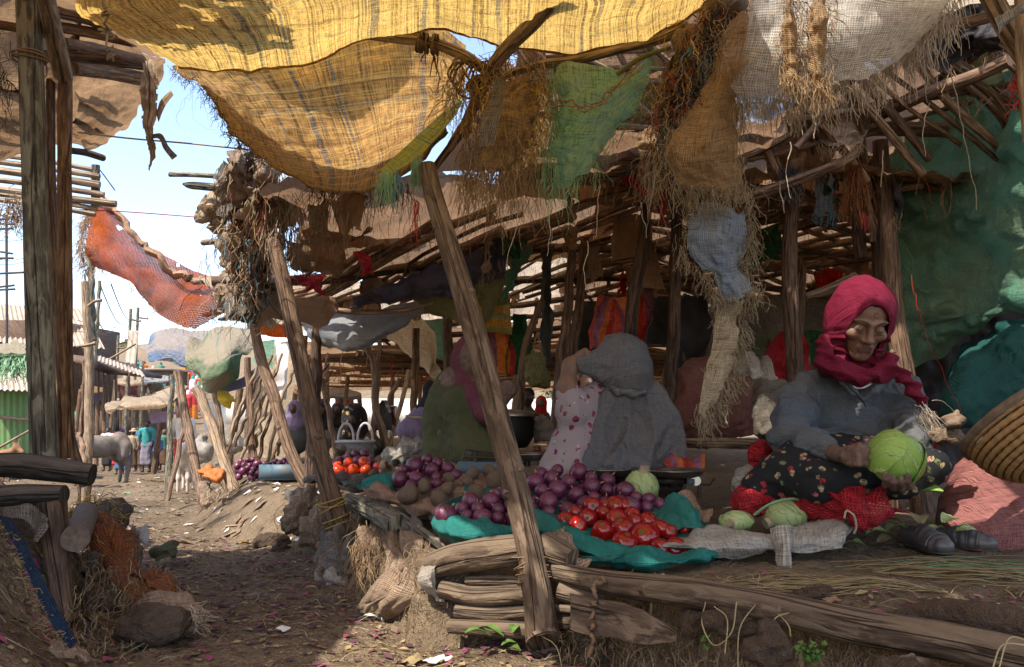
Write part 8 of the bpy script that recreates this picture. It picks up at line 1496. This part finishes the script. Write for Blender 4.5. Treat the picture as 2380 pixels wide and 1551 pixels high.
# stalls under tarpaulins
def bundle(name, label, rows, mat, **kw): return cloth_thing(name, label, 'tarpaulin', rows, 100, 80, M[mat], amp=.02, sc=2., fold=.055, fs=2.6, fdir=0, cr=.6, **kw)
bundle('blue_tarpaulin', 'dusty blue tarpaulin roof of the stall beyond the orange burlap', [[(320, 800, 10), (360, 775, 10.2), (440, 772, 10.2), (490, 770, 10)], [(335, 810, 9.4), (380, 790, 9.2), (440, 790, 9.2), (480, 790, 9.2)], [(345, 838, 9.2), (390, 840, 9), (430, 852, 9), (460, 850, 9)], [(350, 842, 9.3), (392, 848, 9.1), (428, 862, 9.1), (455, 858, 9.1)]], 'skytarp', seed=4)
bundle('green_tarpaulin', 'dusty green tarpaulin hanging in folds over the right hand stall', [[(440, 785, 7.6), (500, 770, 7.8), (560, 772, 7.8), (600, 780, 7.6)], [(424, 820, 7), (480, 810, 6.8), (540, 800, 6.8), (588, 810, 7)], [(428, 855, 6.9), (470, 870, 6.6), (530, 860, 6.6), (570, 840, 6.9)], [(455, 870, 6.9), (470, 905, 6.7), (500, 915, 6.7), (555, 880, 6.9)]], 'greentarp2', seed=6)
bundle('indigo_tarpaulin', 'slate blue lining showing under the green tarpaulin', [[(500, 900, 7.0), (560, 880, 7.0), (600, 850, 7.0)], [(520, 915, 7.0), (570, 900, 7.0), (600, 880, 7.0)]], 'indigo', seed=7)
bundle('yellow_tarpaulin', 'bright yellow scrap hanging under the green tarpaulin', [[(505, 910, 6.9), (528, 905, 6.9), (545, 912, 6.9)], [(508, 930, 6.85), (530, 930, 6.8), (553, 932, 6.85)], [(520, 944, 6.9), (535, 952, 6.88), (550, 940, 6.9)]], 'yellowtarp', seed=8)
bundle('tan_canopy', 'flat tan canopy over the crowd left of the stakes', [[(290, 918, 13), (340, 912, 13), (400, 905, 13), (440, 900, 13)], [(250, 935, 11.5), (300, 930, 11.5), (350, 926, 11.5), (400, 926, 11.5)], [(248, 952, 11.3), (300, 945, 11.2), (350, 942, 11.2), (402, 938, 11.2)], [(256, 958, 11.4), (300, 950, 11.3), (350, 946, 11.3), (400, 944, 11.3)]], 'canvas', seed=9)
bundle('purple_cloth', 'faded purple cloth hanging below the tan canopy', [[(345, 960, 11.5), (395, 955, 11.5)], [(350, 985, 11.5), (392, 980, 11.5)]], 'lavender', seed=10)
bundle('blue_cloth', 'light blue cloth hanging behind the stakes of the right hand stall', [[(470, 940, 8.5), (520, 920, 8.5)], [(475, 1000, 8.5), (520, 1010, 8.5)]], 'bluetarp', seed=11)
bundle('sacking_wall', 'pale sacking screen behind the fan of leaning sticks', [[(600, 860, 7.2), (640, 840, 7.2), (690, 830, 7.2)], [(575, 950, 7.0), (630, 960, 6.9), (680, 950, 7.0)], [(565, 1050, 6.8), (620, 1060, 6.7), (690, 1060, 6.8)]], 'canvas', seed=12)
bundle('white_fleece', 'white fleecy sheet hanging at the edge of the sacking screen', [[(636, 790, 6.2), (668, 785, 6.2)], [(640, 850, 6.1), (665, 850, 6.1)], [(632, 920, 6.1), (664, 930, 6.1)]], 'white', seed=13)
bundle('green_netting', 'green and white netting hung beside the white fleecy sheet', [[(590, 790, 6.6), (640, 785, 6.6)], [(585, 850, 6.6), (635, 860, 6.6)]], 'greennet', seed=14, edge=.6)
sack('orange_heap', 'orange cloth heaped at the foot of the thick leaning stake', 'cloth', U([E(478, 1094, 5.9, 24, 13), E(500, 1100, 5.85, 20, 11), E(488, 1108, 5.8, 26, 9)], .05), .012, 'orangeheap', .035, 9)
sack('white_sack', 'bulging white sack beside the white calf', 'sack', U([E(470, 1035, 8.6, 18, 30), E(485, 1050, 8.5, 16, 20), E(460, 1060, 8.5, 14, 14)], .1), .03, 'whitesack', .05, 5)
sack('white_sack', 'pile of white sacks behind the stakes', 'sack', U([E(530, 1020, 7.6, 30, 20), E(560, 1035, 7.5, 26, 18), E(515, 1040, 7.6, 22, 16)], .1), .03, 'whitesack', .06, 5)
for i, (u, v, Y, w, m) in enumerate(((215, 905, 19, 60, 'browntarp'), (300, 885, 24, 70, 'canvas'), (360, 880, 28, 70, 'bluetarp'), (255, 870, 30, 60, 'canvas'), (405, 905, 15, 50, 'browntarp'), (600, 890, 12, 90, 'canvas'), (700, 905, 15, 90, 'browntarp'), (800, 915, 17, 80, 'bluetarp'))):
    t = thing('market_stall', 'low far stall under a ' + ['patched brown', 'flat cream', 'grey blue', 'pale', 'narrow brown', 'wide cream', 'sagging brown', 'sloping grey blue'][i] + ' sheet' + ', beyond the rag bundle' * (i > 4) + ', left of the leaning stakes' * (i < 5), 'stall', P(u, v + 60, Y))
    part('canopy', sheet([[(u - w / 2, v - 8, Y + 1), (u, v - 12, Y + 1), (u + w / 2, v - 6, Y + 1)], [(u - w / 2, v, Y - 1), (u, v + 4, Y - 1), (u + w / 2, v + 2, Y - 1)], [(u - w / 2, v + 12, Y - 1), (u, v + 14, Y - 1), (u + w / 2, v + 10, Y - 1)]], 40, 24, amp=.08, sc=1.2, seed=i, edge=.3), M[m], t)
    for dx in (-.45, -.1, .2, .42): a = P(u + dx * w, v, Y - .5 + (dx > 0)); part('pole', MB().tube([a, a + A(.1 * dx, 0, 0) * 3 + A(0, 0, gnd(a[0], a[1]) - a[2])], .05, 6, rough=.1), M['midwood'], t)
    part('hanging_cloth', sheet([[(u - w * .3, v + 8, Y), (u + w * .3, v + 8, Y)], [(u - w * .3, v + 8 + w * .45, Y), (u + w * .3, v + 8 + w * .4, Y)]], 24, 14, amp=.1, sc=1.5, seed=i, edge=.4), M[['indigo', 'maroon', 'greycloth', 'stripe1'][i % 4]], t)
# what closes the view under the sheds: sunlit wall, bright ground, bushes
lw = thing('low_wall', 'long low sunlit wall far behind the shed', 'wall', P(1300, 930, 30)); X0, X1 = P(560, 0, 32)[0], P(2000, 0, 32)[0]
mb = MB(); mb.box(((X0 + X1) / 2, 32, CZ - .1), (X1 - X0, .3, 1.0)); part('masonry', mb, M['plaster'], lw)
wb = thing('whitewashed_house', 'whitewashed building with a shuttered window seen between the posts behind the grey shawl', 'building', P(1530, 930, 20)); mb = MB(); mb.box(P(1545, 880, 20), (1.6, 1.2, 1.9)); part('wall', mb, M['plaster'], wb)
mb = MB(); mb.box(P(1520, 870, 19.35), (.34, .04, .5)); f = part('window', mb, M['far_tan'], wb); 
rr = np.random.RandomState(9)
def tree(label, u, v, Y, w, h, seed, n=900):
    c = P(u, v, Y); g0 = gnd(c[0], c[1]); t = thing('tree', label, 'tree', A(c[0], c[1], g0)); q = np.random.RandomState(seed); W_, H_ = px(w, Y), px(h, Y)
    mt = MB(); mt.tube([A(c[0], Y, g0), A(c[0] + .1, Y, c[2])], [W_ * .08, W_ * .04], 8)
    for k in range(6): a = q.random() * 6.28; mt.tube([A(c[0], Y, g0 + (c[2] - g0) * .6), c + A(cos(a) * W_ * .4, sin(a) * W_ * .4, H_ * .3 * q.random())], [W_ * .03, W_ * .01], 6)
    part('trunk', mt, M['greywood'], t); cl = [q.normal(0, .42, 3) * A(W_, W_, H_) + c for _ in range(16)]; mc = MB()
    for i in range(n):
        p = cl[q.randint(16)] + q.normal(0, .16, 3) * A(W_, W_, H_); s = W_ * .07 * (.5 + q.random()); d1 = q.normal(0, 1, 3); d1 /= np.linalg.norm(d1); d2 = np.cross(d1, q.normal(0, 1, 3)); d2 /= np.linalg.norm(d2); mc.add([p - d1 * s, p + d2 * s * .5, p + d1 * s, p - d2 * s * .5], [(0, 1, 2, 3)])
    part('crown', mc, M['treeleaf'], t, smooth=False)
for a in (('low tree showing above the sheds left of the utility poles', 242, 805, 60, 50, 22, 1), ('small bush seen under the shed beyond the hanging bag', 1225, 905, 24, 40, 30, 2), ('bush beside the raised hand of the olive figure', 1170, 895, 26, 36, 30, 3), ('bush seen between the close posts and the child', 1285, 905, 25, 34, 30, 4)): tree(*a)
hz_ = ((280, 855, 34, 3.2, 1.6), (235, 850, 40, 3.6, 2.0), (300, 830, 55, 7, 2.2))
for i, (u, v, Y, w, h) in enumerate(hz_):
    c = P(u, v, Y); z0 = gnd(c[0], Y); t = thing('distant_house', ['low brown house behind the dark shed', 'small house with a flat roof behind the pale grey pole', 'long far house on the rising ground'][i], 'house', A(c[0], Y, z0)); mb = MB(); mb.box(A(c[0], Y, z0 + h / 2), (w, 3, h)); part('wall', mb, M['rock'], t)
    mb = MB(); mb.box(A(c[0], Y, z0 + h + .08), (w + .4, 3.4, .14)); part('roof', mb, M['galv'], t); mb = MB(); [mb.box(A(c[0] + dx * w, Y - 1.51, z0 + h * .6), (.4, .05, .5)) for dx in (-.3,)]; part('window', mb, M['far_teal'], t)
    mb = MB(); mb.box(A(c[0] + .15 * w, Y - 1.51, z0 + h * .4), (.6, .05, h * .8)); part('door', mb, M['far_dark'], t)
# ---------------------------------------------------------------- rocks, rags and rubble on the banks
def rock(label, u, v, Y, a, b, c, seed, mat='rock', name='rock', az=0, sink=0):
    q = P(u, v, Y); r = (px(a, Y), px(c, Y), px(b, Y)); f = ell(q, r, rot(0, .2 * (seed % 3 - 1), az))
    return single(name, blob(f, min(r) / 9, disp=lambda V: min(r) * (.34 * fbm((V - q) * .9 / min(r) * .9 + seed, seed, 4) - .45 * np.abs(vn((V - q) * 1.1 / min(r) + seed, seed)))), M[mat], label, 'rock')
for a in (('large angular boulder in the shade at the foot of the left bank', 345, 1450, 2.02, 84, 50, 60, 1), ('rounded stone behind the large angular boulder', 240, 1400, 2.15, 34, 26, 30, 2), ('small squarish stone under the round log end', 200, 1375, 2.25, 26, 30, 24, 3), ('dust covered boulder half in the sun on the path side', 628, 1262, 4.1, 46, 24, 40, 4), ('clod of earth beside the half sunlit boulder', 655, 1280, 3.85, 26, 20, 20, 5),
          ('reddish block wedged in the rag bank behind the yellow string', 842, 1235, 3.0, 28, 32, 30, 6), ('earthy boulder at the lower right under the long edge log', 1790, 1510, 1.45, 62, 60, 50, 7), ('flat stone under the right half of the long edge log', 1700, 1448, 1.62, 70, 34, 40, 8), ('squarish stone in the bank face under the long edge log', 1620, 1450, 1.72, 44, 40, 40, 9), ('low stone at the lower right corner', 2110, 1560, 1.35, 90, 34, 60, 10),
          ('round stone on the sunlit far bank', 640, 1180, 4.7, 44, 26, 34, 11), ('tilted slab of earth on the sunlit far bank', 575, 1215, 4.8, 34, 22, 24, 12), ('stone near the top of the sunlit bank', 545, 1175, 5.1, 30, 20, 24, 13), ('small stone on the floor between the straw and the long log', 1690, 1372, 1.86, 34, 12, 20, 14), ('pale earth lump on the floor near the long log', 1880, 1380, 1.72, 60, 12, 34, 15),
          ('low mound of earth below the leaning post', 1330, 1535, 1.9, 80, 26, 50, 16), ('mossy dark stone in front of the rag bank', 790, 1330, 3.0, 30, 18, 24, 17)): rock(*a)
# rags of the central bank
def rag(label, name, rows, mat, seed, nu=54, nv=40, fr=None, **kw): return cloth_thing(name, label, 'rag', rows, nu, nv, M[mat], fr, seed=seed, **{**dict(amp=.030, sc=8, fold=.022, fs=11, edge=.22, es=14, w=.06), **kw})
sack('rag_heap', 'matted heap of dark dusty rags banked up behind the dark leaning post', 'rag heap', U([E(720, 1180, 3.75, 50, 50), E(700, 1215, 3.7, 44, 40), E(750, 1230, 3.4, 54, 56), E(790, 1270, 3.15, 56, 44), E(770, 1330, 3.0, 40, 38), E(870, 1270, 2.75, 60, 60), E(900, 1330, 2.6, 50, 50), E(960, 1300, 2.45, 50, 60)], .10), .012, 'dustrag', .05, 9, fa=.012)
rag('grey ridged sack slumped in the middle of the rag bank', 'old_sack', [[(740, 1225, 3.15), (790, 1215, 3.05), (830, 1235, 3.0)], [(720, 1275, 3.1), (770, 1262, 2.95), (825, 1290, 2.9)], [(722, 1320, 3.05), (770, 1330, 2.9), (820, 1335, 2.85)]], 'greycloth', 3, fold=.035)
rag('pale torn plastic bag lying at the foot of the rag bank', 'plastic_bag', [[(735, 1320, 3.0), (780, 1312, 2.95), (805, 1320, 2.95)], [(725, 1350, 2.95), (770, 1345, 2.85), (812, 1355, 2.85)], [(728, 1385, 2.9), (775, 1370, 2.85), (800, 1385, 2.85)]], 'whitesack', 4, fold=.03)
rag('large knotted tan sacking in the middle of the rag bank', 'old_sack', [[(870, 1235, 2.6), (930, 1225, 2.5), (985, 1240, 2.42)], [(880, 1275, 2.45), (925, 1272, 2.35), (980, 1280, 2.32)], [(872, 1318, 2.42), (915, 1330, 2.32), (975, 1318, 2.3)], [(890, 1340, 2.42), (920, 1350, 2.36), (960, 1336, 2.34)]], 'tanrag', 5, fold=.03, nu=70, nv=60, sc=4, amp=.02, cr=.3, fs=16)
rag('tan ribbed sack end drooping to the path below the thick log', 'old_sack', [[(905, 1340, 2.4), (950, 1335, 2.28), (985, 1345, 2.22)], [(860, 1375, 2.4), (925, 1372, 2.24), (990, 1390, 2.18)], [(820, 1410, 2.42), (885, 1400, 2.3), (960, 1408, 2.2)], [(812, 1418, 2.44), (880, 1414, 2.36), (950, 1415, 2.26)]], 'tanrag', 6, fold=.02, nu=70, sc=4, amp=.015, cr=.3, fs=20)
rag('pale brown sack corner hanging over the top of the rag bank', 'old_sack', [[(880, 1165, 2.9), (930, 1190, 2.7), (985, 1215, 2.5)], [(870, 1215, 2.75), (920, 1235, 2.55), (975, 1250, 2.42)]], 'greycloth', 7)
rag('clear yellowish plastic strip hanging over the log wall', 'plastic_strip', [[(985, 1300, 2.15), (1010, 1290, 2.1), (1035, 1282, 2.08)], [(975, 1330, 2.12), (995, 1325, 2.07), (1010, 1318, 2.06)], [(985, 1370, 2.1), (1000, 1365, 2.06), (1012, 1360, 2.06)], [(1008, 1405, 2.08), (1016, 1408, 2.06), (1022, 1395, 2.06)]], 'plasticbag', 8, fold=.016)
rag('flat torn sack hanging at the left end of the log wall', 'old_sack', [[(960, 1345, 2.18), (1000, 1340, 2.14)], [(965, 1385, 2.16), (1005, 1385, 2.12)], [(985, 1402, 2.16), (1010, 1405, 2.12)]], 'dustrag', 9)
rag('knotted beige cloth with a printed corner on the log stub behind the leaning post', 'knotted_cloth', [[(1238, 1240, 2.14), (1275, 1222, 2.08), (1310, 1232, 2.06)], [(1262, 1250, 2.06), (1290, 1240, 2.02), (1322, 1262, 2.0)], [(1300, 1262, 2.03), (1315, 1272, 2.0), (1345, 1300, 1.98)], [(1325, 1285, 2.0), (1340, 1300, 1.98), (1355, 1318, 1.98)]], 'tanrag', 10, nu=30)
rag('grey white plastic sheet over the sunlit far bank', 'plastic_sheet', [[(620, 1150, 5.2), (660, 1130, 5.2), (700, 1140, 5.1)], [(605, 1180, 5.0), (650, 1160, 4.9), (700, 1160, 4.9)], [(598, 1215, 4.9), (620, 1195, 4.85), (660, 1180, 4.85)]], 'whitesack', 11)
rag('tangled net hanging off the edge of the sunlit bank', 'old_net', [[(462, 1110, 5.9), (490, 1105, 5.9)], [(462, 1150, 5.75), (485, 1150, 5.75)], [(470, 1190, 5.7), (480, 1185, 5.7)]], 'dustrag', 12, edge=.7)
rag('brown tarpaulin strip half buried along the shaded side of the rag bank', 'old_sack', [[(680, 1150, 4.2), (720, 1130, 4.0)], [(676, 1200, 4.1), (715, 1200, 3.85)], [(690, 1260, 3.9), (730, 1270, 3.6)]], 'greycloth', 13, fold=.03)
mb = MB(); rr = np.random.RandomState(3)
for i in range(360):
    t = rr.random(); u = 690 + 300 * t + rr.normal(0, 14); v = 1150 + 130 * t + rr.uniform(-20, 90); Y = 3.7 - 1.35 * t + rr.normal(0, .05) - .12; strand(mb, P(u, v, Y), .05 + .14 * rr.random(), .0012 + .0008 * rr.random(), 40000 + i, [0, 1, 1, 1][rr.randint(4)], curl=.8)
for i in range(90): strand(mb, P(850 + rr.normal(0, 16), 1255 + rr.uniform(-30, 60), 2.55), .08 + .12 * rr.random(), .0012, 42000 + i, [0, 1][i % 2], curl=.9)
structure('bank_fibre', mb, [M['cordtan'], M['cordbrown'], M['cord']], 'stuff')
mb = MB()
for i in range(260):
    t = rr.random(); strand(mb, P(470 + 220 * t, 1120 + rr.uniform(0, 90) + 20 * t, 5.9 - 1.5 * t), .08 + .2 * rr.random(), .0028, 43000 + i, [0, 1, 1, 2][rr.randint(4)], curl=.8)
structure('far_bank_fibre', mb, [M['cordtan'], M['cordbrown'], M['cord']], 'stuff')
# left bank: rust blanket, blue strap, sack bottom, tangled stuff
cloth_thing('rust_blanket', 'rust brown blanket trailing down the left bank on to the path', 'blanket', [[(160, 1175, 3.1), (200, 1165, 3.15), (250, 1185, 3.2)], [(215, 1225, 2.75), (245, 1215, 2.75), (275, 1235, 2.8)], [(235, 1290, 2.6), (265, 1275, 2.55), (305, 1290, 2.6)], [(270, 1345, 2.45), (310, 1325, 2.4), (350, 1335, 2.45)], [(340, 1385, 2.35), (370, 1365, 2.3), (400, 1370, 2.35)], [(360, 1400, 2.32), (400, 1390, 2.28), (425, 1392, 2.3)]],
            60, 110, M['rust'], [('t', 90, .08, .0018, M['cordyellow'], dict(curl=1.1)), ('l', 160, .06, .0016, M['cordtan'], dict(curl=1.1)), ('r', 120, .04, .0014, M['cordtan'], dict(curl=1.1))], amp=.03, sc=6, fold=.035, fs=13, seed=3)
single('sack_of_earth', blob(U([*arm([P(365, 1415, 2.2), P(410, 1425, 2.12), P(450, 1440, 2.08)], [.05, .045, .03])], .03), .007, disp=lambda V: .008 * fbm(V * 20, 2, 3)), M['tanrag'], 'frayed dusty sack end poking on to the path below the rust blanket', 'sack')
single('sack_fray', fringe([P(440, 1420, 2.05), P(462, 1450, 2.05)], 60, .05, .0012, 3, dirv=(.9, 0, -.3), curl=.8), M['cord'], 'frayed straw coloured threads at the mouth of the dusty sack end', 'fringe')
cloth_thing('blue_strap', 'broad blue woven strap slanting down the dark left bank', 'strap', [[(-6, 1195, 1.95), (22, 1200, 1.95)], [(32, 1268, 1.9), (58, 1262, 1.9)], [(80, 1366, 1.84), (106, 1354, 1.84)], [(122, 1456, 1.78), (146, 1436, 1.78)], [(160, 1508, 1.75), (178, 1490, 1.75)]], 16, 90, M['strapblue'], [('l', 160, .018, .0012, M['cordtan'], dict(curl=1, dirv=(-1, 0, -.3)))], amp=.006, sc=9, seed=2)
sack('rag_heap', 'dark rubble and rags packed under the sill logs', 'rag heap', U([E(60, 1260, 2.35, 90, 80), E(30, 1350, 2.2, 90, 80), E(110, 1400, 2.25, 70, 70), E(230, 1230, 2.9, 50, 60), E(270, 1290, 2.8, 30, 60), E(210, 1310, 2.6, 36, 60), E(260, 1200, 3.1, 40, 30)], .10), .012, 'deck_earth' if 0 else 'greycloth', .05, 8, fa=.012)
rag('crumpled light plastic under the lower sill log', 'plastic_bag', [[(20, 1195, 2.1), (70, 1185, 2.1), (105, 1210, 2.12)], [(25, 1215, 2.08), (70, 1215, 2.05), (110, 1245, 2.08)]], 'greycloth', 15, nu=30, nv=20)
rag('white sheet corner at the bend of the left bank', 'plastic_sheet', [[(300, 1215, 3.4), (340, 1225, 3.4)], [(318, 1250, 3.2), (358, 1262, 3.2)]], 'whitesack', 16, nu=24, nv=20)
rag('olive cloth crumpled on the path in the shade', 'rag', [[(370, 1265, 3.5), (395, 1255, 3.5), (412, 1265, 3.5)], [(350, 1282, 3.4), (385, 1275, 3.35), (412, 1285, 3.35)], [(380, 1296, 3.35), (400, 1292, 3.3), (410, 1292, 3.3)]], 'olivecloth', 17, nu=24, nv=20)
rag('dusty sack mouth in the lower left corner', 'old_sack', [[(125, 1500, 1.8), (175, 1500, 1.78), (215, 1525, 1.75)], [(150, 1530, 1.76), (190, 1535, 1.72), (228, 1555, 1.72)]], 'tanrag', 18, nu=24, nv=20)
mb = MB()
for i in range(480):
    t = rr.random(); u = rr.uniform(-20, 330); v = 1190 + 330 * rr.random(); Y = 2.5 - .45 * (v - 1190) / 330 + (.35 if v < 1280 and u > 180 else 0) - .12; strand(mb, P(u, v, Y), .03 + .10 * rr.random(), .0012, 50000 + i, [0, 1, 1, 2][rr.randint(4)], curl=1., drift=.8)
for i in range(220): strand(mb, P(175 + 80 * rr.random(), 1165 + 40 * rr.random(), 2.95), .05 + .07 * rr.random(), .0018, 52000 + i, [0, 3, 3, 4][rr.randint(4)], curl=1., drift=.9, dirv=(.5, 0, -.3))
structure('left_bank_fibre', mb, [M['cordtan'], M['cordbrown'], M['straw'], M['cordyellow'], M['orangehem']], 'stuff')
# weeds and roots below the long log, plants, scraps on the path
mb = MB()
for i in range(420):
    t = rr.random(); u = 1300 + 1080 * t; p = P(u, 1440 + 90 * rr.random() + 60 * t, 1.86 - .5 * t); strand(mb, p, .02 + .07 * rr.random(), .0009, 60000 + i, [0, 1, 2][rr.randint(3)], curl=1., drift=.8)
structure('bank_roots', mb, [M['cordtan'], M['cordbrown'], M['straw']], 'stuff')
mb = MB()
for k, (u, v, a, L) in enumerate(((1170, 1480, 2.8, .07), (1165, 1500, .2, .035), (1190, 1470, 1.4, .04), (1140, 1478, 3.2, .06), (1176, 1510, -.6, .04))): leaf(mb, P(u, v, 1.93), L, L * .3, a, .1, k)
single('uprooted_weed', mb, M['leaf'], 'broad leafed green weed lying at the foot of the log wall', 'plant')
mb = MB(); mb2 = MB()
for k in range(60): c = P(1885 + rr.normal(0, 16), 1520 + rr.normal(0, 12), 1.42); leaf(mb, c, .012, .005, rr.random() * 6, rr.normal(0, .6), k)
single('small_weed', mb, M['leaf'], 'small bright green weed growing from the bank below the long log', 'plant')
mb = MB()
for k, (u, v) in enumerate(((1630, 1490), (1640, 1510), (1655, 1492), (1645, 1480))): leaf(mb, P(u, v, 1.62), .018, .010, k * 1.5, .3, k)
single('seedling', mb, M['leaf'], 'round leafed seedling in the bank left of the earthy boulder', 'plant')
for lb, u, v, w, a, m in (('white paper scrap lying in the sun in the middle of the path', 655, 1472, .030, .3, 'paper'), ('small white paper scrap near the log wall', 1092, 1448, .028, .9, 'paper'), ('yellow dry leaf beside the small paper scrap', 1110, 1470, .034, .4, 'dryleaf'), ('pale torn paper near the bottom edge of the picture', 960, 1546, .035, 1.2, 'dryleaf'), ('thin white strip on the path below the rag bank', 860, 1443, .045, .05, 'paper'), ('crumpled bright leaf at the bottom edge of the picture', 1005, 1545, .04, .6, 'paper'),
                          ('blue grey paper lying on the floor by the left shoe', 2110, 1275, .04, .1, 'skytarp'), ('orange dry leaf on the floor above the long log', 1935, 1408, .022, .3, 'orangehem'), ('yellow wrapper on the far path by the bank', 568, 1266, .04, .8, 'cordyellow'), ('green plastic scrap on the far path', 290, 1148, .08, .2, 'greennet'), ('blue scrap on the far path', 330, 1135, .07, .2, 'skytarp'), ('white rubbish on the far path', 365, 1112, .08, .2, 'paper'), ('dark plastic on the far path', 425, 1115, .10, .9, 'black'), ('grey plastic bag blown against the left bank', 310, 1190, .10, .3, 'plasticbag')):
    Y0 = {True: 1.9}.get(False, 0)
    lo_, hi_ = 1.2, 20.
    for _ in range(40):
        mid = (lo_ + hi_) / 2; q = P(u, v, mid); 
        if q[2] > gnd(q[0], q[1]): lo_ = mid
        else: hi_ = mid
    c = P(u, v, lo_); t_, s_ = np.meshgrid(np.linspace(-1, 1, 9), np.linspace(-1, 1, 9)); G = np.stack([t_ * w, s_ * w * .6, .012 + .25 * w * fbm(np.stack([t_, s_, 0 * t_ + u], -1) * 1.5, 3, 2)], -1) @ rot(0, 0, a).T + c
    single('scrap', MB().grid(G, None, 0, ragmask(G, .8, 30, 0, 8, int(u), 'lrtb', .2)), M[m], lb, 'litter')
for i, pts in enumerate(([(1640, 1400, 1.66), (1632, 1450, 1.6), (1660, 1500, 1.55), (1700, 1470, 1.55), (1712, 1400, 1.6)], [(1660, 1410, 1.62), (1690, 1440, 1.58), (1685, 1520, 1.5)], [(1760, 1400, 1.6), (1720, 1460, 1.55), (1715, 1560, 1.45)], [(1850, 1420, 1.56), (1800, 1440, 1.53), (1812, 1490, 1.5)], [(1790, 1410, 1.6), (1830, 1450, 1.52), (1838, 1480, 1.5)], [(2390, 1500, 1.25), (2330, 1500, 1.25), (2305, 1560, 1.2)], [(2390, 1490, 1.25), (2345, 1485, 1.26), (2320, 1560, 1.2)], [(1235, 1470, 1.9), (1290, 1500, 1.84), (1310, 1570, 1.8)])):
    cord('grass_stem', 'loose green and straw coloured stem trailing over the edge log', pts, .0012, M['straw'], 'grass stem', group='stems trailing over the edge log')
cord('bark_tie', 'brown bark strip hanging from the edge log beside the leaning post', [(1405, 1345, 1.83), (1385, 1380, 1.8), (1378, 1450, 1.78), (1376, 1520, 1.76)], .005, M['cordbrown'], 'tie', wob=.01)
